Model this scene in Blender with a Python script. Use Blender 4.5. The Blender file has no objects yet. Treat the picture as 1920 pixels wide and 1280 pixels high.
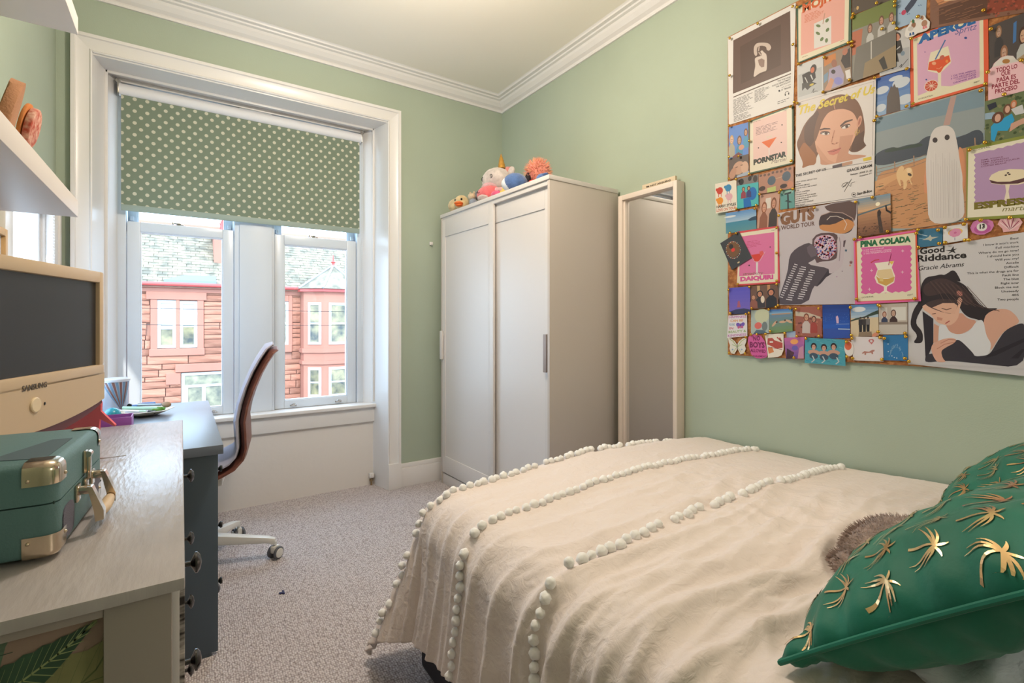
import bpy, bmesh, math, random
from mathutils import Vector, Matrix, noise
random.seed(7)
C = bpy.context.scene.collection
PI = math.pi

# ---------------------------------------------------------------- camera, world, light
F = 922.6; CAMZ = 1.18; YAW = math.atan(620/F)
cd = bpy.data.cameras.new('camera'); cam = bpy.data.objects.new('camera', cd); C.objects.link(cam)
cd.sensor_width = 36; cd.lens = 36*F/1920; cd.shift_y = -38/1920; cd.clip_start = .02
cam.location = (0, 0, CAMZ); cam.rotation_euler = (PI/2, 0, -YAW)
bpy.context.scene.camera = cam
vs = bpy.context.scene.view_settings
vs.view_transform = 'Standard'; vs.look = 'None'; vs.gamma = 1; vs.use_curve_mapping = False
vs.exposure = 0.1
w = bpy.data.worlds.new('world'); bpy.context.scene.world = w; w.use_nodes = True
bg = w.node_tree.nodes['Background']; bg.inputs[0].default_value = (.57, .78, 1, 1); bg.inputs[1].default_value = 6.6
def light(kind, name, loc, rot, col, power, **kw):
    l = bpy.data.lights.new(name, kind); l.color = col; l.energy = power
    for k, v in kw.items(): setattr(l, k, v)
    o = bpy.data.objects.new(name, l); o.location = loc; o.rotation_euler = rot; C.objects.link(o); return o
light('SUN', 'sun', (0, -10, 20), (math.radians(52), 0, math.radians(-22)), (1, .93, .82), 3.0, angle=.02)
light('POINT', 'ceiling_lamp_light', (.72, 1.70, 2.56), (0, 0, 0), (1, .88, .74), 58, shadow_soft_size=.08)
light('POINT', 'added_fill_light', (1.5, -.6, 1.5), (0, 0, 0), (1, .88, .76), 17, shadow_soft_size=.20)  # fill added out of view to brighten the room, no real lamp

# ---------------------------------------------------------------- helpers
def ray(px, py):
    u = (px-960)/F; v = -(py-602)/F; s, c = math.sin(YAW), math.cos(YAW)
    return (s+u*c, c-u*s, v)
def onX(px, py, X): r = ray(px, py); t = X/r[0]; return Vector((X, r[1]*t, CAMZ+r[2]*t))
def onY(px, py, Y): r = ray(px, py); t = Y/r[1]; return Vector((r[0]*t, Y, CAMZ+r[2]*t))
def onZ(px, py, Z): r = ray(px, py); t = (Z-CAMZ)/r[2]; return Vector((r[0]*t, r[1]*t, Z))

def lin(c):
    return tuple(((x/255)/12.92 if x/255 <= .04045 else ((x/255+.055)/1.055)**2.4) for x in c[:3])
MC = {}
def mat(name, rgb, rough=.6, metal=0, bump=0, bscale=60, var=0, vscale=4, rgb2=None, stretch=None, spec=.5, sheen=0, trans=0, emit=0, coat=0, detail=4):
    if name in MC: return MC[name]
    m = bpy.data.materials.new(name); m.use_nodes = True; nt = m.node_tree; N = nt.nodes; L = nt.links
    b = N['Principled BSDF']; c = lin(rgb)
    b.inputs['Base Color'].default_value = (*c, 1); b.inputs['Roughness'].default_value = rough
    b.inputs['Metallic'].default_value = metal; b.inputs['Specular IOR Level'].default_value = spec
    b.inputs['Sheen Weight'].default_value = sheen; b.inputs['Transmission Weight'].default_value = trans
    b.inputs['Coat Weight'].default_value = coat
    if bump or var:
        tc = N.new('ShaderNodeTexCoord'); mp = N.new('ShaderNodeMapping'); L.new(tc.outputs['Object'], mp.inputs[0])
        if stretch: mp.inputs['Scale'].default_value = stretch
    if bump:
        n = N.new('ShaderNodeTexNoise'); n.inputs['Scale'].default_value = bscale; n.inputs['Detail'].default_value = detail
        bp = N.new('ShaderNodeBump'); bp.inputs['Strength'].default_value = bump; bp.inputs['Distance'].default_value = .01
        L.new(mp.outputs[0], n.inputs[0]); L.new(n.outputs[0], bp.inputs['Height']); L.new(bp.outputs[0], b.inputs['Normal'])
    if var:
        n = N.new('ShaderNodeTexNoise'); n.inputs['Scale'].default_value = vscale; n.inputs['Detail'].default_value = 6
        cr = N.new('ShaderNodeValToRGB'); c2 = lin(rgb2) if rgb2 else tuple(x*(1-var) for x in c)
        cr.color_ramp.elements[0].position = .35; cr.color_ramp.elements[1].position = .65
        cr.color_ramp.elements[0].color = (*c2, 1); cr.color_ramp.elements[1].color = (*c, 1)
        L.new(mp.outputs[0], n.inputs[0]); L.new(n.outputs[0], cr.inputs[0]); L.new(cr.outputs[0], b.inputs['Base Color'])
    if emit:
        b.inputs['Emission Color'].default_value = (*c, 1); b.inputs['Emission Strength'].default_value = emit
    MC[name] = m; return m

class MB:
    def __init__(s): s.bm = bmesh.new()
    def box(s, x0, x1, y0, y1, z0, z1, b=0, seg=2, M=None):
        T = Matrix.Translation(((x0+x1)/2, (y0+y1)/2, (z0+z1)/2)) @ Matrix.Diagonal((abs(x1-x0), abs(y1-y0), abs(z1-z0), 1))
        if M is not None: T = M @ T
        r = bmesh.ops.create_cube(s.bm, size=1, matrix=T)
        if b:
            e = list({e for v in r['verts'] for e in v.link_edges})
            bmesh.ops.bevel(s.bm, geom=e, offset=b, segments=seg, affect='EDGES', profile=.6)
        return s
    def ell(s, c, r, seg=20, ring=12, rot=None, M=None):
        T = Matrix.Translation(c)
        if rot: T = T @ Matrix.Rotation(rot[0], 4, 'X') @ Matrix.Rotation(rot[1], 4, 'Y') @ Matrix.Rotation(rot[2], 4, 'Z')
        if isinstance(r, (int, float)): r = (r, r, r)
        T = T @ Matrix.Diagonal((*r, 1))
        if M is not None: T = M @ T
        bmesh.ops.create_uvsphere(s.bm, u_segments=seg, v_segments=ring, radius=1, matrix=T); return s
    def ring(s, pts, cyc=True):
        return [s.bm.verts.new(p) for p in pts]
    def bridge(s, a, b, cyc=True):
        n = len(a)
        for i in range(n if cyc else n-1):
            j = (i+1) % n
            try: s.bm.faces.new((a[i], a[j], b[j], b[i]))
            except ValueError: pass
    def lathe(s, prof, c=(0, 0, 0), seg=24, M=None, cap=True):
        T = Matrix.Translation(c)
        if M is not None: T = T @ M
        prev = None; first = None
        for (r, z) in prof:
            rg = [s.bm.verts.new(T @ Vector((r*math.cos(2*PI*i/seg), r*math.sin(2*PI*i/seg), z))) for i in range(seg)]
            if prev: s.bridge(prev, rg)
            else: first = rg
            prev = rg
        if cap:
            s.bm.faces.new(list(reversed(first))); s.bm.faces.new(prev)
        return s
    def cyl(s, p0, p1, r, r2=None, seg=16):
        p0 = Vector(p0); p1 = Vector(p1); d = p1-p0
        q = d.to_track_quat('Z', 'Y').to_matrix().to_4x4()
        return s.lathe([(r, 0), (r if r2 is None else r2, d.length)], p0, seg, q)
    def tube(s, pts, r, seg=8, cyc=False, cap=True):
        P = [Vector(p) for p in pts]; n = len(P); rings = []; up = None
        for i in range(n):
            a = P[(i-1) % n] if (i > 0 or cyc) else P[0]; b = P[(i+1) % n] if (i < n-1 or cyc) else P[-1]
            t = (b-a).normalized()
            if up is None: up = t.orthogonal().normalized()
            up = (up - t*up.dot(t)).normalized(); sd = t.cross(up)
            rr = r[i] if isinstance(r, (list, tuple)) else r
            rings.append([s.bm.verts.new(P[i] + (up*math.cos(2*PI*k/seg)+sd*math.sin(2*PI*k/seg))*rr) for k in range(seg)])
        for i in range(n-1): s.bridge(rings[i], rings[i+1])
        if cyc: s.bridge(rings[-1], rings[0])
        elif cap:
            s.bm.faces.new(list(reversed(rings[0]))); s.bm.faces.new(rings[-1])
        return s
    def prism(s, poly, off, M=None):
        a = [Vector(p) for p in poly]; off = Vector(off)
        if M is not None: a = [M @ p for p in a]; off = M.to_3x3() @ off
        v0 = [s.bm.verts.new(p) for p in a]; v1 = [s.bm.verts.new(p+off) for p in a]
        s.bm.faces.new(list(reversed(v0))); s.bm.faces.new(v1); s.bridge(v0, v1); return s
    def quad(s, *p): s.bm.faces.new([s.bm.verts.new(q) for q in p]); return s
    def grid(s, fn, nu, nv, thick=None):
        V = [[s.bm.verts.new(fn(i/nu, j/nv)) for j in range(nv+1)] for i in range(nu+1)]
        for i in range(nu):
            for j in range(nv): s.bm.faces.new((V[i][j], V[i+1][j], V[i+1][j+1], V[i][j+1]))
        return s
    def jitter(s, amp, sc):
        for v in s.bm.verts: v.co += noise.noise_vector(v.co*sc)*amp
        return s

ROOT = {}
def finish(name, mb, m, smooth=30, inv=None):
    bm = mb.bm if isinstance(mb, MB) else mb
    if inv is not None: bmesh.ops.transform(bm, matrix=inv, verts=bm.verts)
    bmesh.ops.recalc_face_normals(bm, faces=bm.faces)
    me = bpy.data.meshes.new(name); bm.to_mesh(me); bm.free()
    if smooth:
        me.shade_smooth(); me.set_sharp_from_angle(angle=math.radians(smooth))
    for q in (m if isinstance(m, (list, tuple)) else [m]): me.materials.append(q)
    o = bpy.data.objects.new(name, me); C.objects.link(o); return o
def thing(name, label, cat, loc=(0, 0, 0), rz=0, group=None):
    o = bpy.data.objects.new(name, None); C.objects.link(o); o.location = loc; o.rotation_euler = (0, 0, rz)
    o.empty_display_size = .05
    ROOT[o.name] = Matrix.Translation(loc) @ Matrix.Rotation(rz, 4, 'Z')
    o['label'] = label; o['category'] = cat
    if group: o['group'] = group
    return o
def part(name, mb, m, par, world=False, smooth=30, label=None):
    """mesh child of par; coordinates local to the root thing, or world"""
    M = ROOT[par.name]
    o = finish(name, mb, m, smooth, M.inverted() if world else None)
    o.parent = par; ROOT[o.name] = M
    if label: o['label'] = label
    return o
def single(name, mb, m, label, cat, group=None, smooth=30, kind=None):
    bm = mb.bm; xs = [v.co for v in bm.verts]
    c = Vector(((min(p.x for p in xs)+max(p.x for p in xs))/2, (min(p.y for p in xs)+max(p.y for p in xs))/2, min(p.z for p in xs)))
    o = finish(name, mb, m, smooth, Matrix.Translation(-c)); o.location = c; ROOT[o.name] = Matrix.Translation(c)
    if label: o['label'] = label
    if cat: o['category'] = cat
    if group: o['group'] = group
    if kind: o['kind'] = kind
    return o
def struct(name, mb, m, par=None, smooth=30):
    if par:
        return part(name, mb, m, par, True, smooth)
    o = finish(name, mb, m, smooth); o['kind'] = 'structure'; ROOT[o.name] = Matrix.Identity(4); return o

# ---------------------------------------------------------------- materials
def wall_mat():
    return mat('sage_wall_paint', (168, 180, 162), .62, bump=.06, bscale=220, var=.05, vscale=2.2)
M_wall = wall_mat()
M_white = mat('white_gloss_paint', (224, 221, 219), .3, bump=.015, bscale=30)
M_ceil = mat('ceiling_paint', (240, 234, 222), .8, bump=.03, bscale=150)
M_upvc = mat('white_plastic_frame', (212, 219, 228), .28)
M_plaster = mat('white_plaster', (222, 216, 210), .6, bump=.18, bscale=14)
M_ward = mat('white_laminate', (214, 208, 204), .38, bump=.01, bscale=80)
M_wardshade = mat('shaded_laminate', (196, 186, 178), .45, bump=.01, bscale=80)  # the white laminate darkened, with the side's shade put into the colour
M_chrome = mat('chrome', (200, 195, 190), .18, metal=1)
M_black = mat('black_plastic', (16, 15, 16), .35)
M_glass = mat('window_glass', (255, 255, 255), .0, trans=1)
def glass_thin():
    m = bpy.data.materials.new('pane_glass'); m.use_nodes = True; nt = m.node_tree; N = nt.nodes; L = nt.links
    N.remove(N['Principled BSDF']); t = N.new('ShaderNodeBsdfTransparent'); g = N.new('ShaderNodeBsdfGlossy'); g.inputs['Roughness'].default_value = .02
    x = N.new('ShaderNodeMixShader'); x.inputs[0].default_value = .003
    L.new(t.outputs[0], x.inputs[1]); L.new(g.outputs[0], x.inputs[2]); L.new(x.outputs[0], N['Material Output'].inputs[0]); return m
M_pane = glass_thin()

def carpet_mat():
    m = bpy.data.materials.new('loop_pile_carpet'); m.use_nodes = True; nt = m.node_tree; N = nt.nodes; L = nt.links; b = N['Principled BSDF']
    b.inputs['Roughness'].default_value = .95; b.inputs['Specular IOR Level'].default_value = .15; b.inputs['Sheen Weight'].default_value = .2
    tc = N.new('ShaderNodeTexCoord'); mp = N.new('ShaderNodeMapping'); mp.inputs['Scale'].default_value = (85, 62, 60); mp.inputs['Rotation'].default_value = (0, 0, .02)
    L.new(tc.outputs['Object'], mp.inputs[0])
    v = N.new('ShaderNodeTexVoronoi'); v.inputs['Randomness'].default_value = .55; v.inputs['Scale'].default_value = 1.6; L.new(mp.outputs[0], v.inputs[0])
    n = N.new('ShaderNodeTexNoise'); n.inputs['Scale'].default_value = 5; n.inputs['Detail'].default_value = 5; L.new(mp.outputs[0], n.inputs[0])
    cr = N.new('ShaderNodeValToRGB'); cr.color_ramp.elements[0].color = (*lin((218, 209, 209)), 1); cr.color_ramp.elements[1].color = (*lin((134, 120, 118)), 1)
    cr.color_ramp.elements[0].position = .25; cr.color_ramp.elements[1].position = .85
    L.new(v.outputs['Distance'], cr.inputs[0])
    mx = N.new('ShaderNodeMix'); mx.data_type = 'RGBA'; mx.blend_type = 'OVERLAY'; mx.inputs[0].default_value = .35
    L.new(cr.outputs[0], mx.inputs[6]); L.new(n.outputs[0], mx.inputs[7]); L.new(mx.outputs[2], b.inputs['Base Color'])
    bp = N.new('ShaderNodeBump'); bp.invert = True; bp.inputs['Strength'].default_value = .9; bp.inputs['Distance'].default_value = .006
    L.new(v.outputs['Distance'], bp.inputs['Height']); L.new(bp.outputs[0], b.inputs['Normal']); return m
M_carpet = carpet_mat()

# ---------------------------------------------------------------- room shell
XL, XR, YW, YB, ZC = -.527, 2.16, 3.358, -1.15, 2.955
struct('floor', MB().box(XL-.1, XR+.1, YB-.1, 3.66, -.06, 0), M_carpet, smooth=0)
struct('ceiling', MB().box(XL-.12, XR+.12, YB-.12, 3.75, ZC, ZC+.12), M_ceil, smooth=0)
struct('wall_right', MB().box(XR, XR+.12, YB-.12, 3.75, 0, ZC), M_wall, smooth=0)
struct('wall_behind', MB().box(XL-.12, XR, YB-.12, YB, 0, ZC), M_wall, smooth=0)
# window wall with its opening
AX0, AX1 = onY(174, 300, YW).x, onY(725.7, 300, YW).x      # opening between architraves
AZ1 = 2.577
struct('wall_window', MB().box(XL, AX0, YW, 3.75, 0, ZC).box(AX1, XR, YW, 3.75, 0, ZC).box(AX0, AX1, YW, 3.75, AZ1, ZC), M_wall, smooth=0)
# left wall with the opening of the side window
LW = (2.50, 3.15, .80, 1.74)
struct('wall_left', MB().box(XL-.12, XL, YB-.12, LW[0], 0, ZC).box(XL-.12, XL, LW[1], 3.75, 0, ZC)
       .box(XL-.12, XL, LW[0], LW[1], 0, LW[2]).box(XL-.12, XL, LW[0], LW[1], LW[3], ZC), M_wall, smooth=0)
# cornice
def cornice():
    prof = [(0, 0), (.012, 0), (.014, .012), (.006, .016), (.010, .022), (.030, .034), (.050, .055), (.058, .068), (.074, .072), (.078, .080),
            (.100, .082), (.104, .090), (.112, .095)]
    mb = MB(); rings = []
    for (o, z) in prof:
        zz = 2.86+z
        rings.append([mb.bm.verts.new(p) for p in ((XL+o, YB+o, zz), (XR-o, YB+o, zz), (XR-o, YW-o, zz), (XL+o, YW-o, zz))])
    for a, b in zip(rings, rings[1:]): mb.bridge(a, b)
    return mb
struct('trim_1', cornice(), M_white, smooth=0)
# baseboards
def board(x0, x1, y0, y1, h=.165):
    return MB().box(x0, x1, y0, y1, 0, h-.03, .003).box(x0+(.006 if x1-x0 < .05 else 0), x1-(.000 if x1-x0 < .05 else 0), y0+(.006 if y1-y0 < .05 else 0), y1, h-.03, h, .004)
struct('baseboard_window', board(onY(749, 900, YW).x, XR-.002, YW-.022, YW), M_white)
struct('baseboard_right', board(XR-.022, XR, YB, YW-.024), M_white)
struct('baseboard_left', MB().box(XL, XL+.02, YB, YW-.001, 0, .165, .004), M_white)
# architrave: two jambs and the head, each moulded
OX0, OX1, OZ1 = onY(134, 300, YW).x, onY(749, 300, YW).x, 2.665
def moulding_v(x_out, x_in, z0, z1, mitre):
    mb = MB(); d = 1 if x_in > x_out else -1; W = abs(x_in-x_out)
    prof = [(0, 0), (0, .034), (.016, .034), (.020, .026), (.030, .022), (W-.012, .020), (W-.006, .026), (W, .022), (W, 0)]
    lo = [mb.bm.verts.new((x_out+d*a, YW-h, z0)) for a, h in prof]; hi = [mb.bm.verts.new((x_out+d*a, YW-h, z1-(a if mitre else 0))) for a, h in prof]
    mb.bridge(lo, hi); mb.bm.faces.new(lo); mb.bm.faces.new(hi); return mb
def moulding_h():
    mb = MB(); W = OZ1-AZ1
    prof = [(0, 0), (0, .034), (.016, .034), (.020, .026), (.030, .022), (W-.012, .020), (W-.006, .026), (W, .022), (W, 0)]
    a = [mb.bm.verts.new((OX0+q, YW-h, OZ1-q)) for q, h in prof]; b = [mb.bm.verts.new((OX1-q, YW-h, OZ1-q)) for q, h in prof]
    mb.bridge(a, b); mb.bm.faces.new(a); mb.bm.faces.new(b); return mb

# window_1: an Empty of the setting that parents the joinery
win = bpy.data.objects.new('window_1', None); C.objects.link(win); win['kind'] = 'structure'; win.location = ((AX0+AX1)/2, 3.6, .59)
ROOT[win.name] = Matrix.Translation(win.location)
struct('architrave', moulding_v(OX0, AX0, .18, OZ1, True), M_white, win)
struct('architrave', moulding_v(OX1, AX1, .18, OZ1, True), M_white, win)
struct('architrave', moulding_h(), M_white, win)
struct('plinth_block', MB().box(OX0-.002, AX0, YW-.036, YW, 0, .18, .003), M_white, win)
struct('plinth_block', MB().box(AX1, OX1+.002, YW-.036, YW, 0, .18, .003), M_white, win)
JX0, JX1 = onY(197.6, 300, 3.52).x, onY(700.5, 300, 3.52).x
KX0, KX1 = onY(221, 300, 3.62).x, onY(679, 300, 3.62).x
def poly_v(pts, z0, z1): return MB().prism([(x, y, z0) for x, y in pts], (0, 0, z1-z0))
struct('reveal', poly_v([(AX0, YW-.02), (JX0, 3.515), (JX0, 3.52), (KX0, 3.60), (KX0, 3.75), (AX0-.01, 3.75), (AX0-.01, YW-.0)], .0, AZ1+.01), M_white, win, )
struct('reveal', poly_v([(AX1, YW-.02), (JX1, 3.515), (JX1, 3.52), (KX1, 3.60), (KX1, 3.75), (AX1+.01, 3.75), (AX1+.01, YW-.0)], .0, AZ1+.01), M_white, win)
struct('reveal_bead', MB().box(JX0-.004, JX0+.012, 3.505, 3.522, .60, AZ1, .003), M_white, win)
struct('reveal_bead', MB().box(JX1-.012, JX1+.004, 3.505, 3.522, .60, AZ1, .003), M_white, win)
struct('soffit', MB().box(AX0, AX1, YW-.01, 3.75, AZ1-.008, AZ1+.03, .002).box(JX0, JX1, 3.505, 3.522, AZ1-.022, AZ1, .003).box(KX0, KX1, 3.58, 3.75, AZ1-.03, AZ1, .002), M_white, win)
struct('recess_panel', MB().box(AX0-.01, AX1+.01, 3.525, 3.75, 0, .56).jitter(.003, 3), M_plaster, win)
struct('window_sill', MB().box(JX0-.01, JX1+.012, 3.485, 3.76, .562, .588, .008, 3), M_white, win)
struct('apron_board', MB().box(JX0, JX1+.004, 3.508, 3.54, .458, .562, .004), M_white, win)
# sashes
YS = 3.615
def sx(px): return onY(px, 600, YS).x
SZ0, SZ1 = .59, onY(238, 414, YS).z
def frame_mb(x0, x1, z0, z1, gx0, gx1, gz0, gz1, y0, y1):
    mb = MB()
    for (a, b, c, d) in ((x0, gx0, z0, z1), (gx1, x1, z0, z1), (gx0, gx1, z0, gz0), (gx0, gx1, gz1, z1)):
        mb.box(a, b, y0, y1, c, d, .004)
    for (a, b, c, d) in ((gx0-.008, gx0+.006, gz0, gz1), (gx1-.006, gx1+.008, gz0, gz1), (gx0, gx1, gz0-.008, gz0+.006), (gx0, gx1, gz1-.006, gz1+.008)):
        mb.box(a, b, y0+.006, y1-.006, c, d, .002)
    return mb
def catch_mb(x, z, y):
    return MB().lathe([(.014, 0), (.014, .006), (.009, .010)], (x, y, z), 16).box(x-.03, x+.012, y-.012, y+.006, z+.008, z+.016, .003).box(x-.036, x-.026, y-.016, y+.01, z+.004, z+.018, .003).box(x+.006, x+.028, y-.004, y+.012, z, z+.010, .003)
def lift_mb(x, z, y):
    return MB().box(x-.022, x+.022, y-.006, y, z, z+.010, .002).tube([(x-.016, y-.004, z+.004), (x-.014, y-.02, z+.012), (x-.006, y-.024, z+.018), (x+.006, y-.024, z+.018), (x+.014, y-.02, z+.012), (x+.016, y-.004, z+.004)], .0045)
for (a, b, g0, g1, gt, gb, lf) in ((238, 438, 263, 418, (263, 434), (418, 762), (400,)), (515, 667.5, 533, 651, (533, 458), (533, 751), (550, 634))):
    x0, x1, gx0, gx1 = sx(a), sx(b), sx(g0), sx(g1)
    gz1, gz0 = onY(*gt, YS).z, onY(*gb, YS).z
    s = struct('sash_frame', frame_mb(x0, x1, SZ0, SZ1, gx0, gx1, gz0, gz1, YS, YS+.045), M_upvc, win)
    part('pane', MB().box(gx0, gx1, YS+.02, YS+.024, gz0, gz1), M_pane, s, True, 0)
    part('sash_catch', catch_mb((x0+x1)/2-.02, SZ1, YS+.02), M_chrome, s, True)
    for q in lf: part('sash_lift', lift_mb(sx(q), SZ0+.012, YS), M_chrome, s, True)
    u = struct('upper_sash_frame', frame_mb(x0, x1, SZ1-.045, 2.56, x0+.045, x1-.045, SZ1-.01, 2.51, YS+.052, YS+.09), M_upvc, win)
    part('pane', MB().box(x0+.045, x1-.045, YS+.07, YS+.074, SZ1-.01, 2.51), M_pane, u, True, 0)
    for q in (x0+.012, x1-.030): part('sash_stop', MB().box(q, q+.018, YS+.03, YS+.052, SZ1+.01, SZ1+.035, .003), M_upvc, u, True)
m0, m1 = sx(438), sx(515)
struct('mullion', MB().box(m0+.03, m1-.02, 3.588, 3.72, .588, 2.56, .004).box(m0+.003, m0+.03, 3.60, 3.72, .588, 2.56, .003).box(m1-.02, m1-.003, 3.60, 3.72, .588, 2.56, .003), M_upvc, win)
struct('box_frame', MB().box(KX0-.002, sx(238)-.003, 3.60, 3.72, .588, 2.56, .004), M_upvc, win)
struct('box_frame', MB().box(sx(667.5)+.003, KX1+.002, 3.60, 3.72, .588, 2.56, .004), M_upvc, win)

# roller blind
def blind_mat():
    m = bpy.data.materials.new('spotted_blind_fabric'); m.use_nodes = True; nt = m.node_tree; N = nt.nodes; L = nt.links; b = N['Principled BSDF']
    tc = N.new('ShaderNodeTexCoord'); sp = N.new('ShaderNodeSeparateXYZ'); L.new(tc.outputs['Object'], sp.inputs[0])
    def mth(op, a, bb=None):
        n = N.new('ShaderNodeMath'); n.operation = op
        for i, q in enumerate((a, bb)):
            if q is None: continue
            if isinstance(q, (int, float)): n.inputs[i].default_value = q
            else: L.new(q, n.inputs[i])
        return n.outputs[0]
    A, B, R = .0585, .068, .0098
    def dots(ox, oz):
        fx = mth('MULTIPLY', mth('SUBTRACT', mth('FRACT', mth('ADD', mth('DIVIDE', sp.outputs[0], A), 50+ox)), .5), A)
        fz = mth('MULTIPLY', mth('SUBTRACT', mth('FRACT', mth('ADD', mth('DIVIDE', sp.outputs[2], B), 50+oz)), .5), B)
        return mth('LESS_THAN', mth('SQRT', mth('ADD', mth('MULTIPLY', fx, fx), mth('MULTIPLY', fz, fz))), R)
    d = mth('MAXIMUM', dots(0, 0), dots(.5, .5))
    mx = N.new('ShaderNodeMix'); mx.data_type = 'RGBA'; mx.inputs[6].default_value = (*lin((124, 138, 120)), 1); mx.inputs[7].default_value = (*lin((206, 204, 184)), 1)
    L.new(d, mx.inputs[0]); L.new(mx.outputs[2], b.inputs['Base Color']); b.inputs['Roughness'].default_value = .8
    w = N.new('ShaderNodeTexNoise'); w.inputs['Scale'].default_value = 400; bp = N.new('ShaderNodeBump'); bp.inputs['Strength'].default_value = .15; bp.inputs['Distance'].default_value = .002
    L.new(tc.outputs['Object'], w.inputs[0]); L.new(w.outputs[0], bp.inputs['Height']); L.new(bp.outputs[0], b.inputs['Normal'])
    t = N.new('ShaderNodeBsdfTranslucent'); L.new(mx.outputs[2], t.inputs[0]); ms = N.new('ShaderNodeMixShader'); ms.inputs[0].default_value = .10
    L.new(b.outputs[0], ms.inputs[1]); L.new(t.outputs[0], ms.inputs[2]); L.new(ms.outputs[0], N['Material Output'].inputs[0]); return m
YBl = 3.562
bx0, bx1 = onY(227, 300, YBl).x, onY(674, 300, YBl).x
bz0, bz1 = onY(673, 438, YBl).z, onY(674, 262, YBl).z
bl = thing('roller_blind', 'sage green roller blind with cream polka dots half lowered in window', 'blind', ((bx0+bx1)/2, YBl, bz0))
part('blind_fabric', MB().box(bx0, bx1, YBl, YBl+.002, bz0+.03, bz1-.02), blind_mat(), bl, True, 0)
part('bottom_bar', MB().box(bx0, bx1, YBl-.004, YBl+.006, bz0, bz0+.036, .003), mat('blind_bar', (146, 162, 154), .5), bl, True)
part('roller_tube', MB().cyl((bx0-.01, YBl+.012, bz1+.012), (bx1+.01, YBl+.012, bz1+.012), .034, seg=24), mat('blind_back', (226, 226, 230), .6), bl, True)
for q in (bx0-.016, bx1+.010): part('bracket', MB().box(q, q+.008, YBl-.022, YBl+.03, bz1-.02, bz1+.055, .003).cyl((q+.004, YBl-.018, bz1+.05), (q+.004, YBl-.006, bz1+.05), .012), M_chrome, bl, True)
def bead_chain(x, y, z0, z1, par, mt):
    mb = MB(); n = int((z1-z0)/.014)
    for i in range(n): mb.ell((x, y, z0+i*.014), .0028, 6, 4)
    mb.cyl((x, y, z0), (x, y, z1), .0008, seg=5); o = part('bead_chain', mb, mt, par, True); o['kind'] = 'stuff'; return o
M_bead = mat('chain_bead', (225, 226, 228), .35)
bead_chain(bx1+.018, YBl-.012, bz1-1.35, bz1+.02, bl, M_bead); bead_chain(bx1+.018, YBl+.012, bz1-1.35, bz1+.02, bl, M_bead)

# small side window in the left wall (beyond the shelf end)
sw = bpy.data.objects.new('window_2', None); C.objects.link(sw); sw['kind'] = 'structure'; sw.location = (XL, LW[0], LW[2]); ROOT[sw.name] = Matrix.Translation(sw.location)
y0, y1, z0, z1 = LW
def ring_box(x0, x1, ya, yb, za, zb, t, b=.004):
    return MB().box(x0, x1, ya, ya+t, za, zb, b).box(x0, x1, yb-t, yb, za, zb, b).box(x0, x1, ya+t, yb-t, za, za+t, b).box(x0, x1, ya+t, yb-t, zb-t, zb, b)
struct('architrave', MB().box(XL-.01, XL+.02, y1, YW-.04, z0-.1, z1, .005).box(XL, XL+.028, YW-.075, YW-.04, z0-.1, z1, .005), M_white, sw)
struct('architrave', MB().box(XL-.01, XL+.02, y0-.10, YW-.04, z1, z1+.10, .005), M_white, sw)
struct('architrave', MB().box(XL-.01, XL+.02, y0-.10, y0, z0-.1, z1, .005), M_white, sw)
f2 = struct('window_frame', ring_box(XL-.06, XL-.02, y0, y1, z0, z1, .045), M_upvc, sw)
part('pane', MB().box(XL-.042, XL-.038, y0+.045, y1-.045, z0+.045, z1-.045), M_pane, f2, True, 0)
struct('reveal', ring_box(XL-.12, XL-.005, y0-.002, y1+.002, z0-.002, z1+.002, .008), M_white, sw)
c2 = thing('blind_pull', 'bead chain hanging by the small side window on left wall', 'chain', (XL+.034, 3.085, 1.0))
part('pulley', MB().cyl((XL+.020, 3.085, 1.72), (XL+.044, 3.085, 1.72), .018), M_bead, c2, True)
bead_chain(XL+.034, 3.07, 1.0, 1.72, c2, M_bead); bead_chain(XL+.034, 3.10, 1.0, 1.72, c2, M_bead)
# ---------------------------------------------------------------- the street outside
M_asph = mat('street_asphalt', (96, 94, 92), .9, bump=.2, bscale=8)
struct('trim_2', MB().box(-22, 26, 3.9, 45, -3.45, -3.35), M_asph, smooth=0).name = 'street_ground'
M_stone = mat('red_sandstone', (168, 118, 97), .9, bump=.5, bscale=9, var=.3, vscale=1.3, rgb2=(142, 92, 73), stretch=(.5, 1, 2.2))
nt = M_stone.node_tree
oi = nt.nodes.new('ShaderNodeObjectInfo'); hs = nt.nodes.new('ShaderNodeHueSaturation'); mr = nt.nodes.new('ShaderNodeMapRange')
mr.inputs[3].default_value = .72; mr.inputs[4].default_value = 1.22; nt.links.new(oi.outputs['Random'], mr.inputs[0]); nt.links.new(mr.outputs[0], hs.inputs['Value'])
bsdf = nt.nodes['Principled BSDF']; src = bsdf.inputs['Base Color'].links[0].from_socket; nt.links.new(src, hs.inputs['Color']); nt.links.new(hs.outputs[0], bsdf.inputs['Base Color'])
M_dress = mat('dressed_sandstone', (164, 110, 93), .85, bump=.15, bscale=20, var=.12, vscale=.8)
M_mortar = mat('sandstone_mortar', (156, 114, 98), .95, bump=.2, bscale=12)
M_slate = mat('roof_slate', (142, 132, 112), .75, bump=.25, bscale=8, var=.35, vscale=3.5, rgb2=(96, 92, 80))
M_gut = mat('red_painted_gutter', (170, 70, 66), .5)
M_hwin = mat('white_sash_paint', (188, 188, 188), .5)
M_hglass = mat('house_window_glass', (60, 64, 62), .12, spec=.5, var=.6, vscale=2.2, rgb2=(150, 140, 104))
M_curt = mat('net_curtain', (170, 172, 174), .8)
M_lead = mat('lead_flashing', (150, 154, 160), .5)
YF = 21.0
house = thing('sandstone_house', 'red sandstone terraced house with slate roof across the street', 'house', (2, YF, -3.35))
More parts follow.
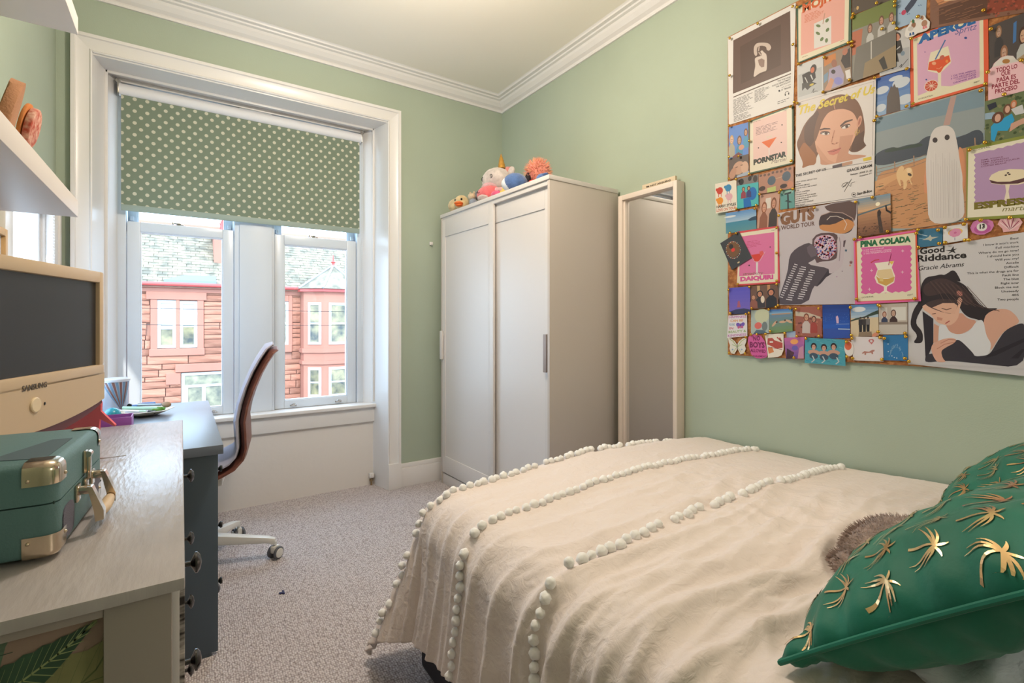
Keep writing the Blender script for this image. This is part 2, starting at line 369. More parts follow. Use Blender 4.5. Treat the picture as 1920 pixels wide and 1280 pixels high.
openings = [(-.884, .673, -.017, 2.226), (0.0, 2.6, -3.35, -.60), (3.10, 3.62, -.02, 2.20), (3.94, 6.6, -3.4, 2.4)]
def wallpart(x0, x1, z0, z1): return (x0, x1, z0, z1)
wb = MB().box(-9, 15, YF+.06, YF+.4, -3.35, 2.36)
part('wall', wb, M_mortar, house, True, 0)
# stone courses
rnd = random.Random(3); z = -3.35; bi = 0; stuff = MB(); protos = []
for k in range(6):
    mb = MB().box(-.5, .5, -.07, .07, -.5, .5, .0)
    bmesh.ops.subdivide_edges(mb.bm, edges=mb.bm.edges[:], cuts=1, use_grid_fill=True)
    for v in mb.bm.verts:
        if abs(v.co.x) < .4 and abs(v.co.z) < .4 and v.co.y < 0: v.co.y -= .03
        v.co += Vector((0, rnd.uniform(-.012, .012), 0))
    me_o = finish('sandstone_block', mb, M_stone, 0); me = me_o.data; bpy.data.objects.remove(me_o); protos.append(me)
def clear(a, b, z0, z1):
    for (x0, x1, c, d) in openings:
        if b > x0 and a < x1 and z1 > c+.01 and z0 < d-.01: return (x0, x1)
    return None
count = 0
while z < 2.28:
    h = rnd.choice((.16, .20, .24, .30)); h = min(h, 2.30-z)
    if h < .08: break
    x = -4.0 + rnd.uniform(-.4, 0)
    while x < 4.0:
        L = rnd.uniform(.45, 1.25); a, b = x, x+L
        hit = clear(a, b, z, z+h)
        if hit:
            if a < hit[0]-.12: b = hit[0]
            else: x = max(hit[1], x+.05); continue
        vis = -1.6 < b and z+h > -2.15
        if vis and count < 295 and b-a > .08:
            o = bpy.data.objects.new('sandstone_block', rnd.choice(protos)); C.objects.link(o); o.parent = house
            o.location = Vector(((a+b)/2, YF+.05, z+h/2)) - Vector((2, YF, -3.35)); o.scale = (b-a-.025, 1, h-.022); count += 1
        elif b-a > .08: stuff.box(a+.012, b-.012, YF-.03, YF+.1, z+.01, z+h-.01)
        x = b
    z += h
x = 6.6
zz = -3.35
while zz < 2.2:
    x = 6.5
    while x < 14:
        L = rnd.uniform(.5, 1.2); stuff.box(x+.012, x+L-.012, YF-.03, YF+.1, zz+.01, zz+.24); x += L
    zz += .25
o = part('far_blocks', stuff, M_stone, house, True, 0); o['kind'] = 'stuff'
def hwindow(x0, x1, z0, z1, y, blind=.45, zmid=.5):
    f = part('window_frame', MB().box(x0, x0+.10, y-.02, y+.05, z0, z1).box(x1-.10, x1, y-.02, y+.05, z0, z1).box(x0+.1, x1-.1, y-.02, y+.05, z0, z0+.11).box(x0+.1, x1-.1, y-.02, y+.05, z1-.11, z1)
             .box(x0+.1, x1-.1, y-.03, y+.05, z0+(z1-z0)*zmid-.03, z0+(z1-z0)*zmid+.03), M_hwin, house, True, 0)
    part('pane', MB().box(x0+.09, x1-.09, y+.02, y+.03, z0+.09, z1-.09), M_hglass, f, True, 0)
    if blind: part('blind', MB().box(x0+.10, x1-.10, y+.008, y+.018, z1-.1-(z1-z0)*blind, z1-.1), M_curt, f, True, 0)
for (a, b, c, d, bl_) in ((-.69, -.156, .24, 1.919, .55), (-.047, .478, .24, 1.897, .5), (3.22, 3.505, .256, 1.954, 0)): hwindow(a, b, c, d, YF+.01, bl_)
def dressed(*bx):
    mb = MB()
    for (a, b, c, d, y0, y1) in bx: mb.box(a, b, y0, y1, c, d, .012, 1)
    return part('window_surround', mb, M_dress, house, True, 0)
dressed((-.884, -.69, .2, 1.95, YF-.06, YF+.1), (-.156, -.047, .2, 1.95, YF-.06, YF+.1), (.478, .673, .2, 1.95, YF-.06, YF+.1), (-1.0, .76, 1.93, 2.226, YF-.09, YF+.1), (-.92, .70, -.03, .22, YF-.10, YF+.1))
dressed((3.10, 3.22, .2, 1.97, YF-.06, YF+.1), (3.505, 3.64, .0, 2.2, YF-.06, YF+.1), (3.05, 3.5, 1.95, 2.2, YF-.07, YF+.1), (3.05, 3.62, -.03, .25, YF-.08, YF+.1))
# door with fan light
dr = part('entrance', MB().box(0, .1, YF, YF+.1, -3.3, -.66).box(2.5, 2.6, YF, YF+.1, -3.3, -.66).box(.1, 2.5, YF, YF+.1, -1.19, -1.10).box(.1, 2.5, YF, YF+.1, -.76, -.66)
          .box(.62, .74, YF, YF+.1, -3.3, -1.19).box(.1, .2, YF, YF+.1, -3.3, -1.19).box(1.22, 1.36, YF, YF+.1, -3.3, -1.19), M_hwin, house, True, 0)
part('pane', MB().box(.08, 2.52, YF+.03, YF+.04, -3.3, -.7), mat('curtained_glass', (150, 146, 120), .3, var=.5, vscale=3, rgb2=(90, 92, 84)), dr, True, 0)
part('lintel', MB().box(-.18, 2.8, YF-.10, YF+.1, -.62, -.34, .015, 1), M_dress, house, True, 0)
part('quoin', MB().box(-.45, -.02, YF-.06, YF+.05, -1.05, -.64, .015, 1), M_dress, house, True, 0)
# cornice + gutter
part('eaves_course', MB().box(-9, 15, YF-.10, YF+.1, 2.20, 2.34, .01, 1).box(-9, 15, YF-.20, YF+.1, 2.34, 2.42, .02, 2), M_dress, house, True, 0)
part('gutter', MB().cyl((-9, YF-.28, 2.46), (15, YF-.28, 2.46), .07, seg=10), M_gut, house, True)
# roof with slates
a45 = math.radians(43); RL = 3.6
M_r = Matrix.Translation((0, YF-.30, 2.46)) @ Matrix.Rotation(a45, 4, 'X')
part('roof_slope', MB().box(-9, 15, 0, RL, -.12, 0, M=M_r), M_slate, house, True, 0)
sl = MB(); r = 0; y = 0
while y < RL-.1:
    x = -6+(r % 2)*.14
    while x < 11:
        wd = .28; T = M_r @ Matrix.Translation((x, y, .012)) @ Matrix.Rotation(math.radians(-4.5+rnd.uniform(-1, 1)), 4, 'X')
        jx = rnd.uniform(-.012, .012); p = [(jx+.006, rnd.uniform(-.012, .012), 0), (wd-.006+jx, rnd.uniform(-.012, .012), 0), (wd-.006, .24, 0), (.006, .24, 0)]
        sl.prism(p, (0, 0, .022), T); x += wd
    y += .165; r += 1
o = part('slate_tiles', sl, M_slate, house, True, 0); o['kind'] = 'stuff'
yr = YF-.30+RL*math.cos(a45); zr = 2.46+RL*math.sin(a45)
part('ridge', MB().tube([(-9, yr, zr), (15, yr, zr)], .11), M_dress, house, True)
part('rear_slope', MB().prism([(-9, yr, zr), (-9, yr+3, zr-2.8), (-9, yr, zr-2.8)], (24, 0, 0)), M_slate, house, True, 0)
# chimneys
ch = part('chimney', MB().box(1.02, 1.75, YF+.65, YF+2.2, 2.5, 4.5, .01, 1).box(.94, 1.83, YF+.57, YF+2.3, 4.45, 4.62, .02, 1).box(.98, 1.79, YF+.61, YF+2.24, 3.1, 3.2, .01, 1), M_dress, house, True, 0)
for i in range(3): part('chimney_pot', MB().lathe([(.14, 0), (.12, .1), (.11, .42), (.14, .5)], (1.4, YF+.95+i*.5, 4.6), 12), M_gut, ch, True)
# thin patch coloured blue-grey to paint the chimney's shadow on the slates
part('chimney_shade_patch', MB().prism([(-.5, YF-.28, 2.52), (1.05, YF-.28, 2.52), (1.05, YF+.5, 3.05)], (0, .02, .10)), mat('slate_blue_shade', (104, 112, 128), .7, bump=.2, bscale=8), house, True, 0)
# bay window with its turret roof
BY = YF-1.0
bay = [(3.94, YF+.05), (3.96, YF-.55), (4.62, BY), (5.95, BY), (6.6, YF-.55), (6.6, YF+.05)]
def bayprism(off, z0, z1):
    cx, cy = 5.28, YF; pts = [((x-cx)*(1+off/1.3)+cx, (y-cy)*(1+off)+cy, z0) for x, y in bay]
    return MB().prism(pts, (0, 0, z1-z0))
part('bay_wall', bayprism(0, -3.35, 2.33), M_dress, house, True, 0)
part('bay_sill', bayprism(.06, -.05, .12), M_dress, house, True, 0)
part('bay_sill', bayprism(.06, -.50, -.36), M_dress, house, True, 0)
part('bay_gutter', bayprism(.14, 2.33, 2.44), M_gut, house, True, 0)
rf = MB(); pts = [rf.bm.verts.new(((x-5.28)*1.14+5.28, (y-YF)*1.2+YF, 2.45)) for x, y in bay]; ap = rf.bm.verts.new((5.15, YF-.25, 3.45))
for i in range(len(pts)-1): rf.bm.faces.new((pts[i], pts[i+1], ap))
ts = part('turret_slope', rf, M_slate, house, True, 0)
hp = MB()
for (x, y) in bay[1:5]: hp.cyl(((x-5.28)*1.14+5.28, (y-YF)*1.2+YF, 2.47), (5.15, YF-.25, 3.47), .045, seg=6)
part('hip_ridge', hp, M_lead, ts, True)
part('finial', MB().lathe([(.08, 0), (.05, .08), (.09, .14), (.03, .2), (.015, .42)], (5.15, YF-.25, 3.45), 10), M_gut, ts, True)
def bwin(p, q, z0, z1, blind=0):
    d = Vector((q[0]-p[0], q[1]-p[1], 0)); L = d.length; d.normalize(); n = Vector((d.y, -d.x, 0))
    T = Matrix(((d.x, -n.x, 0, p[0]+n.x*.02), (d.y, -n.y, 0, p[1]+n.y*.02), (0, 0, 1, 0), (0, 0, 0, 1)))
    mb = MB()
    for (a, b, c, e) in ((0, .09, z0, z1), (L-.09, L, z0, z1), (.09, L-.09, z0, z0+.1), (.09, L-.09, z1-.1, z1), (.09, L-.09, (z0+z1)/2-.03, (z0+z1)/2+.03)): mb.box(a, b, -.01, .04, c, e, M=T)
    f = part('window_frame', mb, M_hwin, house, True, 0); part('pane', MB().box(.08, L-.08, .01, .02, z0+.08, z1-.08, M=T), M_hglass, f, True, 0)
def lerp2(p, q, a): return (p[0]+(q[0]-p[0])*a, p[1]+(q[1]-p[1])*a)
for z0, z1 in ((.27, 1.91), (-1.78, -.62)):
    bwin(lerp2(bay[1], bay[2], .22), lerp2(bay[1], bay[2], .86), z0, z1)
    bwin(lerp2(bay[2], bay[3], .13), lerp2(bay[2], bay[3], .87), z0, z1)
    bwin(lerp2(bay[3], bay[4], .14), lerp2(bay[3], bay[4], .78), z0, z1)
for i, (za, zb, lb) in enumerate(((1.66, 1.50, 'upper thin black cable crossing the street outside the window'), (1.28, 1.12, 'lower thin black cable crossing the street outside the window'))):
    mb = MB().tube([(-8+k*1.0, 14, za+(zb-za)*k/18-.12*math.sin(PI*k/18)) for k in range(19)], .006, 5)
    single('street_cable', mb, M_black, lb, 'cable')

# ---------------------------------------------------------------- wardrobe
WL, WD, WH = 1.235, .525, 1.956
wr = thing('wardrobe', 'tall white two door sliding wardrobe standing in the far corner', 'wardrobe', (1.615, 2.047, 0), math.radians(1.68))
t = .018
part('side_panel', MB().box(.0, WD, 0, t, 0, WH-.024, .0015), M_wardshade, wr)
part('side_panel', MB().box(.0, WD, WL-t, WL, 0, WH-.024, .0015), M_wardshade, wr)
part('top_board', MB().box(-.006, WD, -.003, WL+.003, WH-.024, WH, .0015), M_ward, wr)
part('back_board', MB().box(WD-.008, WD, t, WL-t, .03, WH-.03), M_ward, wr, smooth=0)
part('bottom_shelf', MB().box(.05, WD-.01, t, WL-t, .075, .093), M_ward, wr, smooth=0)
part('plinth', MB().box(.008, .026, t, WL-t, 0, .075, .001), M_ward, wr)
part('door_rail', MB().box(.004, .05, t, WL-t, WH-.05, WH-.024, .001), M_ward, wr)
def door(y0, y1, x):
    z0, z1 = .085, WH-.045; s = .055
    mb = MB().box(x, x+.016, y0, y0+s, z0, z1, .0015).box(x, x+.016, y1-s, y1, z0, z1, .0015).box(x, x+.016, y0+s+.0006, y1-s-.0006, z0, z0+.12, .0012).box(x, x+.016, y0+s+.0006, y1-s-.0006, z1-.12, z1, .0012)
    d = part('sliding_door', mb, M_ward, wr)
    part('door_panel', MB().box(x+.006, x+.010, y0+s-.004, y1-s+.004, z0+.11, z1-.11), M_ward, d, smooth=0)
    return d
far = door(.545, WL-.004, .002); near = door(.014, .62, .024)
M_hand = mat('grey_handle', (150, 138, 134), .4)
def hnd(y, x):
    return MB().box(x-.022, x-.004, y-.014, y+.014, .905, 1.11, .003).box(x-.006, x, y-.010, y+.010, .92, .94).box(x-.006, x, y-.010, y+.010, 1.075, 1.095)
part('door_handle', hnd(.045, .024), M_hand, near); part('door_handle', hnd(WL-.03, .002), M_ward, far)

# mirror between wardrobe and wall
mr_ = thing('tall_mirror', 'tall white framed mirror against the right wall beside the wardrobe', 'mirror', (2.127, 1.815, 0))
mx0, mx1, my0, my1, mz = 2.094, XR-.003, 1.612, 2.018, 1.90
part('mirror_frame', MB().box(mx0, mx1, my0, my0+.024, 0, mz, .002).box(mx0, mx1, my1-.030, my1, 0, mz, .002).box(mx0, mx1, my0+.024, my1-.030, mz-.028, mz, .002).box(mx0, mx1, my0+.024, my1-.030, 0, .03, .002)
     .box(mx0+.014, mx0+.030, my1-.042, my1-.028, .03, mz-.028, .001), mat('mirror_frame_white', (222, 208, 196), .4), mr_, True)
part('mirror_glass', MB().box(mx0+.030, mx0+.034, my0+.02, my1-.03, .02, mz-.02), mat('mirror_silver', (232, 232, 232), .02, metal=1), mr_, True, 0)
part('backing', MB().box(mx0+.036, mx1, my0+.02, my1-.03, .02, mz-.02), M_wardshade, mr_, True, 0)

# ---------------------------------------------------------------- shelves on left wall
def shelf(z0, z1, lb):
    return single('floating_shelf', MB().box(XL+.001, -.27, .55, 2.05, z0, z1, .0015), mat('shelf_white', (226, 217, 212), .45), lb, 'shelf')
shelf(1.507, 1.559, 'lower white floating shelf on left wall holding soft toys')
shelf(2.082, 2.136, 'upper white floating shelf on left wall near the cornice')

# ---------------------------------------------------------------- desk
M_desk = mat('dark_blue_grey_laminate', (78, 92, 104), .42, bump=.02, bscale=120)
M_dtop = mat('desk_top_surface', (104, 112, 124), .32, bump=.02, bscale=200)
dk = thing('desk', 'dark blue grey desk with drawer pedestal standing under the window', 'desk', (-.2, 2.56, 0))
DX0, DX1, DY0, DY1 = XL+.022, .108, 2.03, 3.12
part('desk_top', MB().box(DX0, DX1+.014, 1.985, 3.142, .718, .75, .0015), M_dtop, dk, True)
part('side_panel', MB().box(DX0, DX1, DY0, DY0+.018, .012, .718, .001), M_desk, dk, True)
part('side_panel', MB().box(DX0, DX1, 2.40, 2.418, .012, .718, .001), M_desk, dk, True)
part('side_panel', MB().box(DX0, DX1, DY1-.018, DY1, .012, .718, .001), M_desk, dk, True)
part('back_panel', MB().box(DX0+.02, DX0+.038, 2.418, DY1-.018, .30, .718, .001), M_desk, dk, True)
part('plinth', MB().box(DX0+.02, DX1-.02, DY0+.002, 2.416, 0, .06), M_desk, dk, True)
for i in range(3):
    z0 = .065+i*.217; d = part('drawer', MB().box(DX1-.018, DX1, DY0+.02, 2.398, z0, z0+.212, .002), M_desk, dk, True)
    part('drawer_knob', MB().lathe([(.006, 0), (.006, .012), (.013, .018), (.011, .024)], (DX1, 2.215, z0+.11), 14, Matrix.Rotation(PI/2, 4, 'Y')), M_black, d, True)

# ---------------------------------------------------------------- chest of drawers
def paint_top():
    m = mat('brushed_grey_white_paint', (170, 163, 162), .27, bump=.12, bscale=22, var=.12, vscale=7, stretch=(6, 1.2, 1), spec=.6)
    return m
M_dr = mat('dresser_paint', (150, 140, 134), .5, bump=.02, bscale=60)
M_drf = mat('drawer_front_white', (214, 208, 208), .4)
RX1 = .004; RY0, RY1 = .757, 1.972; RZ = .852
dr_ = thing('chest_of_drawers', 'grey white painted chest of drawers with black knobs in left foreground', 'dresser', (-.24, 1.36, 0))
part('dresser_top', MB().box(XL+.022, RX1, RY0, RY1, RZ-.016, RZ, .003), paint_top(), dr_, True)
part('front_stile', MB().box(-.078, -.010, RY0+.010, RY0+.040, 0, RZ-.016, .002), M_dr, dr_, True)
part('rear_stile', MB().box(XL+.024, XL+.085, RY0+.010, RY0+.040, 0, RZ-.016, .002), M_dr, dr_, True)
part('side_rail', MB().box(XL+.085, -.078, RY0+.012, RY0+.036, RZ-.030, RZ-.016, .001), M_dr, dr_, True)
part('side_rail', MB().box(XL+.085, -.078, RY0+.012, RY0+.036, 0, .08, .001), M_dr, dr_, True)
part('far_side_panel', MB().box(XL+.024, -.012, RY1-.025, RY1-.006, 0, RZ-.016), M_dr, dr_, True)
part('back_panel', MB().box(XL+.024, XL+.032, RY0+.04, RY1-.025, .03, RZ-.016), M_dr, dr_, True, 0)
part('base_board', MB().box(-.03, -.014, RY0+.04, RY1-.025, 0, .09, .002), M_dr, dr_, True)
# leaf print side panel
pn = part('leaf_print_panel', MB().box(XL+.085, -.078, RY0+.030, RY0+.034, .08, RZ-.030), mat('print_ground', (146, 122, 110), .6), dr_, True, 0, 'panel printed with large green tropical leaves')
def leaf(cx, cz, ang, L, W, k, nmid):
    """flat printed leaf on the panel plane, with lighter veins"""
    y = RY0+.030-.0004*k; out = []
    def P(u, v):
        c, s = math.cos(ang), math.sin(ang); bend = .25*L*(u**2)
        return (min(max(cx+(u*L)*c-(v+bend)*s, XL+.087), -.080), y, min(max(cz+(u*L)*s+(v+bend)*c, .082), RZ-.032))
    mb = MB(); n = 20
    top = [P(i/n, W*math.sin(PI*(i/n)**.8)*(1-.12*(i % 2))) for i in range(n+1)]; bot = [P(i/n, -W*.8*math.sin(PI*(i/n)**.8)) for i in range(n+1)]
    for i in range(n): mb.quad(top[i], top[i+1], bot[i+1], bot[i])
    part('printed_leaf', mb, nmid[0], pn, True, 0)
    mb = MB()
    def off(p, d): return (p[0]+d[0], p[1]-.0002, p[2]+d[1])
    for i in range(n):
        a, b = P(i/n, 0), P((i+1)/n, 0); mb.quad(off(a, (0, .0013)), off(b, (0, .0013)), off(b, (0, -.0013)), off(a, (0, -.0013)))
    for i in range(2, n-1, 1):
        for sg in (1, -1):
            a, b = P(i/n, 0), P(min(1, i/n+.10), sg*W*.8*math.sin(PI*min(1, i/n+.05)**.8)); mb.quad(off(a, (0, .0008)), off(b, (0, .0004)), off(b, (0, -.0004)), off(a, (0, -.0008)))
    part('leaf_vein', mb, nmid[1], pn, True, 0)
G1 = (mat('leaf_green', (98, 120, 98), .6, var=.35, vscale=18, stretch=(1, 1, 6)), mat('vein_green', (44, 70, 58), .6)); G2 = (mat('leaf_dark', (52, 84, 62), .6, var=.4, vscale=20), mat('vein_light', (140, 152, 104), .6)); G3 = (mat('leaf_olive', (140, 138, 92), .6, var=.3, vscale=16), mat('vein_olive', (96, 104, 66), .6))
leaf(-.42, .58, .62, .40, .11, 1, G1); leaf(-.36, .60, .30, .36, .085, 2, G3); leaf(-.40, .50, .30, .40, .10, 3, G1); leaf(-.24, .73, .25, .17, .03, 4, G2); leaf(-.33, .40, .35, .36, .085, 5, G2); leaf(-.42, .30, .45, .36, .08, 6, G3); leaf(-.38, .18, .5, .36, .09, 7, G1)
M_zeb = mat('marbled_edge_print', (40, 34, 34), .4, var=.9, vscale=26, rgb2=(206, 196, 190), stretch=(1, 1, 4))
M_gold = mat('gold_edge', (196, 150, 92), .3, metal=.8)
rows = (.072, .262, .450, .645); hs_ = (.180, .178, .185, .180)
for c, (ya, yb, yk) in enumerate(((RY0+.045, 1.36, 1.062), (1.366, RY1-.028, 1.665))):
    for i in range(4):
        zz = (.10, .30, .482, .66)[i]; hh = (.19, .172, .168, .165)[i]
        d = part('drawer', MB().box(-.020, -.002, ya, yb, zz, zz+hh, .002), M_drf, dr_, True)
        part('drawer_trim', MB().box(-.003, .004, ya+.004, yb-.004, zz+.004, zz+hh-.004, .001), M_zeb, d, True, 0)
        T = Matrix.Rotation(PI/2, 4, 'Y')
        part('drawer_knob', MB().lathe([(.011, 0), (.011, .002), (.0045, .004), (.0045, .012), (.012, .016), (.0185, .019), (.0185, .022), (.012, .027), (0.001, .029)], (.002, yk, zz+hh/2), 20, T), mat('black_knob', (24, 20, 20), .16, spec=.8), d, True)
# ---------------------------------------------------------------- office chair
M_lil = mat('lilac_grey_upholstery', (178, 176, 196), .9, bump=.25, bscale=260, sheen=.3)
M_ply = mat('walnut_veneer', (134, 84, 72), .45, var=.3, vscale=30, stretch=(1, 14, 1), bump=.03, bscale=90)
M_wpc = mat('white_powder_coat', (218, 216, 210), .35)
M_tyre = mat('grey_tyre', (88, 90, 96), .6)
chair = thing('office_chair', 'lilac upholstered desk chair with curved wooden shell and white wheeled base', 'chair', (.085, 2.775, 0), math.radians(-8))
prof = [(-.34, .462), (-.30, .452), (-.20, .446), (-.10, .447), (.0, .452), (.08, .463), (.14, .482), (.19, .508), (.225, .548), (.238, .60), (.236, .66), (.232, .72), (.244, .79), (.265, .86), (.292, .93), (.320, .985), (.348, 1.03), (.366, 1.044)]
def shell(off, thick, hw, tin=0):
    """sheet that follows the side profile; off = distance in front of the profile"""
    mb = MB(); n = len(prof); P = [Vector((a, 0, b)) for a, b in prof]; m = 10; A = []; B = []
    for i in range(n):
        t = (P[min(i+1, n-1)]-P[max(i-1, 0)]).normalized(); nn = Vector((-t.z, 0, t.x))
        w_ = hw*(1 - .10*(i/(n-1))**3 - (.12 if i in (0, n-1) else 0))
        ra, rb = [], []
        for j in range(m+1):
            v = -1+2*j/m; edge = abs(v)**6
            q = Vector((0, v*w_, 0)) + P[i] + nn*(off+.010*(v*v))
            ra.append(mb.bm.verts.new(q)); rb.append(mb.bm.verts.new(q+nn*(thick*(1-.75*edge))*(1 if 0 < i < n-1 else .4)))
        A.append(ra); B.append(rb)
    for i in range(n-1):
        for j in range(m):
            mb.bm.faces.new((A[i][j], A[i+1][j], A[i+1][j+1], A[i][j+1])); mb.bm.faces.new((B[i][j], B[i][j+1], B[i+1][j+1], B[i+1][j]))
        mb.bm.faces.new((A[i][0], B[i][0], B[i+1][0], A[i+1][0])); mb.bm.faces.new((A[i][m], A[i+1][m], B[i+1][m], B[i][m]))
    mb.bm.faces.new(A[0]+B[0][::-1]); mb.bm.faces.new(A[-1][::-1]+B[-1]); return mb
def shift(mb, dx): 
    for v in mb.bm.verts: v.co.x += dx
    return mb
part('wooden_shell', shift(shell(-.012, .034, .225), -.045), M_ply, chair, smooth=50)
part('upholstery', shift(shell(.0225, .026, .222), -.045), M_lil, chair, smooth=50)
part('seat_plate', MB().box(-.15, .09, -.09, .09, .405, .45, .012), M_wpc, chair)
part('gas_column', MB().cyl((0, 0, .08), (0, 0, .30), .028).cyl((0, 0, .30), (0, 0, .41), .016), M_wpc, chair)
for k in range(5):
    a = math.radians(-7+72*k); c, s = math.cos(a), math.sin(a)
    R_ = Matrix.Rotation(a, 4, 'Z')
    mb = MB().prism([(.0, -.030, .175), (.0, .030, .175), (.0, .030, .125), (.0, -.030, .125)], (.02, 0, 0), R_)
    mb = MB(); q0 = [mb.bm.verts.new(R_ @ Vector(p)) for p in ((.0, -.028, .165), (.0, .028, .165), (.0, .028, .115), (.0, -.028, .115))]
    q1 = [mb.bm.verts.new(R_ @ Vector(p)) for p in ((.28, -.017, .112), (.28, .017, .112), (.28, .017, .084), (.28, -.017, .084))]
    q2 = [mb.bm.verts.new(R_ @ Vector(p)) for p in ((.315, -.013, .100), (.315, .013, .100), (.315, .013, .068), (.315, -.013, .068))]
    mb.bridge(q0, q1); mb.bridge(q1, q2); mb.bm.faces.new(q0[::-1]); mb.bm.faces.new(q2)
    bmesh.ops.bevel(mb.bm, geom=mb.bm.edges[:], offset=.004, segments=2, affect='EDGES', profile=.5)
    part('base_arm', mb, M_wpc, chair)
    T = Matrix.Translation((.315*c, .315*s, 0)) @ Matrix.Rotation(a+.9, 4, 'Z')
    cs = part('caster', MB().lathe([(.006, .05), (.006, .085)], (0, 0, 0), 10, T).box(-.022, .018, -.012, .012, .030, .064, .006, M=T), M_wpc, chair)
    for sgn in (1, -1):
        Y_ = T @ Matrix.Translation((0, sgn*.013, .030)) @ Matrix.Rotation(-PI/2*sgn, 4, 'X')
        wh = part('wheel', MB().lathe([(.024, 0), (.030, .003), (.030, .011), (.026, .014)], (0, 0, 0), 22, Y_), M_tyre, cs)
        part('wheel_cap', MB().lathe([(.0225, .012), (.021, .0165), (.001, .018)], (0, 0, 0), 18, Y_), M_wpc, cs) if False else None
        part('hub_cap', MB().lathe([(.0235, .013), (.021, .0165), (.001, .018)], (0, 0, 0), 18, Y_), M_wpc, cs)

# ---------------------------------------------------------------- television
M_bez = mat('beige_plastic', (198, 174, 144), .4, bump=.01, bscale=200)
q = .90; TW, TH = .3175*q*2, .342
TVR = Vector((-.192*q, 1.912*q)); tdir = Vector((.31, .951)).normalized()
ang = math.atan2(tdir.y, tdir.x)     # local +x runs along the screen towards its right edge, screen faces local -y
tv = thing('television', 'beige framed flat television with a blank dark screen on the chest of drawers', 'television', (TVR.x-tdir.x*TW/2, TVR.y-tdir.y*TW/2, RZ), ang)
tz0, tz1 = .972-RZ, 1.312-RZ
def tvbez():
    mb = MB(); hw = TW/2; b = .022
    mb.box(-hw, -hw+b, 0, .045, tz0+.09, tz1, .006); mb.box(hw-b, hw, 0, .045, tz0+.09, tz1, .006); mb.box(-hw+b-.005, hw-b+.005, 0, .045, tz1-.030, tz1, .006)
    n = 16; pts = [(-hw, 0, tz0+.092)]+[(-hw+2*hw*i/n, 0, tz0-.030*math.sin(PI*i/n)**.8) for i in range(n+1)]+[(hw, 0, tz0+.092)]
    pts = [(-hw, 0, tz0+.070)]+pts[1:-1]+[(hw, 0, tz0+.070)]
    mb.prism(pts, (0, .045, 0)); mb.box(-hw, hw, 0.0, .045, tz0+.062, tz0+.092, .004); return mb
part('bezel', tvbez(), M_bez, tv)
part('screen', MB().box(-TW/2+.015, TW/2-.015, .010, .030, tz0+.085, tz1-.025), mat('dark_screen', (44, 42, 44), .28, spec=.45), tv, smooth=0)
part('rear_shell', MB().box(-TW/2+.01, TW/2-.01, .044, .075, tz0+.02, tz1-.01, .01).box(-.16, .16, .07, .13, tz0+.04, tz1-.06, .03), mat('maroon_plastic', (96, 38, 44), .4), tv)
def under():
    n = 16; hw = TW/2-.004; a = [(-hw+2*hw*i/n, .004, tz0-.028*math.sin(PI*i/n)**.8-.001) for i in range(n+1)]
    b = [(-hw+2*hw*i/n, .004, tz0-.012-.046*math.sin(PI*i/n)**.8*.9) for i in range(n, -1, -1)]
    return MB().prism(a+b, (0, .06, 0))
part('lower_trim', under(), MC['maroon_plastic'], tv)
part('stand_neck', MB().box(-.05, .05, .03, .06, .02, tz0, .01), MC['maroon_plastic'], tv)
part('stand_foot', MB().lathe([(.125, 0), (.125, .008), (.10, .016), (.03, .024)], (0, .05, 0), 30), MC['maroon_plastic'], tv)
bt = part('power_button', MB().lathe([(.0165, 0), (.0165, .0025), (.0145, .004), (.001, .0035)], (0, 0, tz0+.028), 24, Matrix.Rotation(PI/2, 4, 'X')), mat('button_ring', (224, 204, 172), .25), tv)
part('indicator', MB().ell((.033, -.0005, tz0+.026), (.0035, .001, .0035), 10, 6), M_black, tv)
def text_mesh(txt, size, font_align='LEFT', ext=0.0, bold=0.0, res=2):
    c = bpy.data.curves.new('t', 'FONT'); c.body = txt; c.size = size; c.align_x = font_align; c.extrude = ext; c.resolution_u = res; c.offset = bold
    o = bpy.data.objects.new('t', c); C.objects.link(o); bpy.context.view_layer.update()
    me = bpy.data.meshes.new_from_object(o.evaluated_get(bpy.context.evaluated_depsgraph_get())); bpy.data.objects.remove(o); bpy.data.curves.remove(c); return me
mb = MB(); mb.bm.from_mesh(text_mesh('SAMSUNG', .017, 'CENTER', .0003, .0002))
for v in mb.bm.verts: v.co = Vector((v.co.x*1.05, -.0008-v.co.z, tz0+.062+v.co.y))
part('logo', mb, mat('logo_grey', (96, 84, 74), .4), tv, smooth=0)

# ---------------------------------------------------------------- portable record player case
M_case = mat('teal_leatherette', (86, 120, 122), .5, bump=.12, bscale=300)
M_nick = mat('nickel_corner', (206, 190, 170), .16, metal=1)
cw, cdp, chh, seam = .355, .272, .128, .072
case = thing('record_player_case', 'teal portable record player case with metal corners and cream handle', 'record player', (-.141, .908, RZ+.007), math.radians(-4))
def rslab(z0, z1, rtop, rbot):
    mb = MB(); mb.box(-cw, 0, 0, cdp, z0, z1); 
    es = [e for e in mb.bm.edges if abs(e.verts[0].co.z-e.verts[1].co.z) > .01]
    bmesh.ops.bevel(mb.bm, geom=es, offset=.016, segments=4, affect='EDGES', profile=.5)
    if rtop:
        es = [e for e in mb.bm.edges if min(v.co.z for v in e.verts) > z1-1e-5]; bmesh.ops.bevel(mb.bm, geom=es, offset=rtop, segments=3, affect='EDGES', profile=.5)
    if rbot:
        es = [e for e in mb.bm.edges if max(v.co.z for v in e.verts) < z0+1e-5]; bmesh.ops.bevel(mb.bm, geom=es, offset=rbot, segments=3, affect='EDGES', profile=.5)
    return mb
lid = part('lid', rslab(seam+.001, chh, .012, 0), M_case, case, smooth=40)
base = part('base', rslab(0, seam-.001, 0, .008), M_case, case, smooth=40)
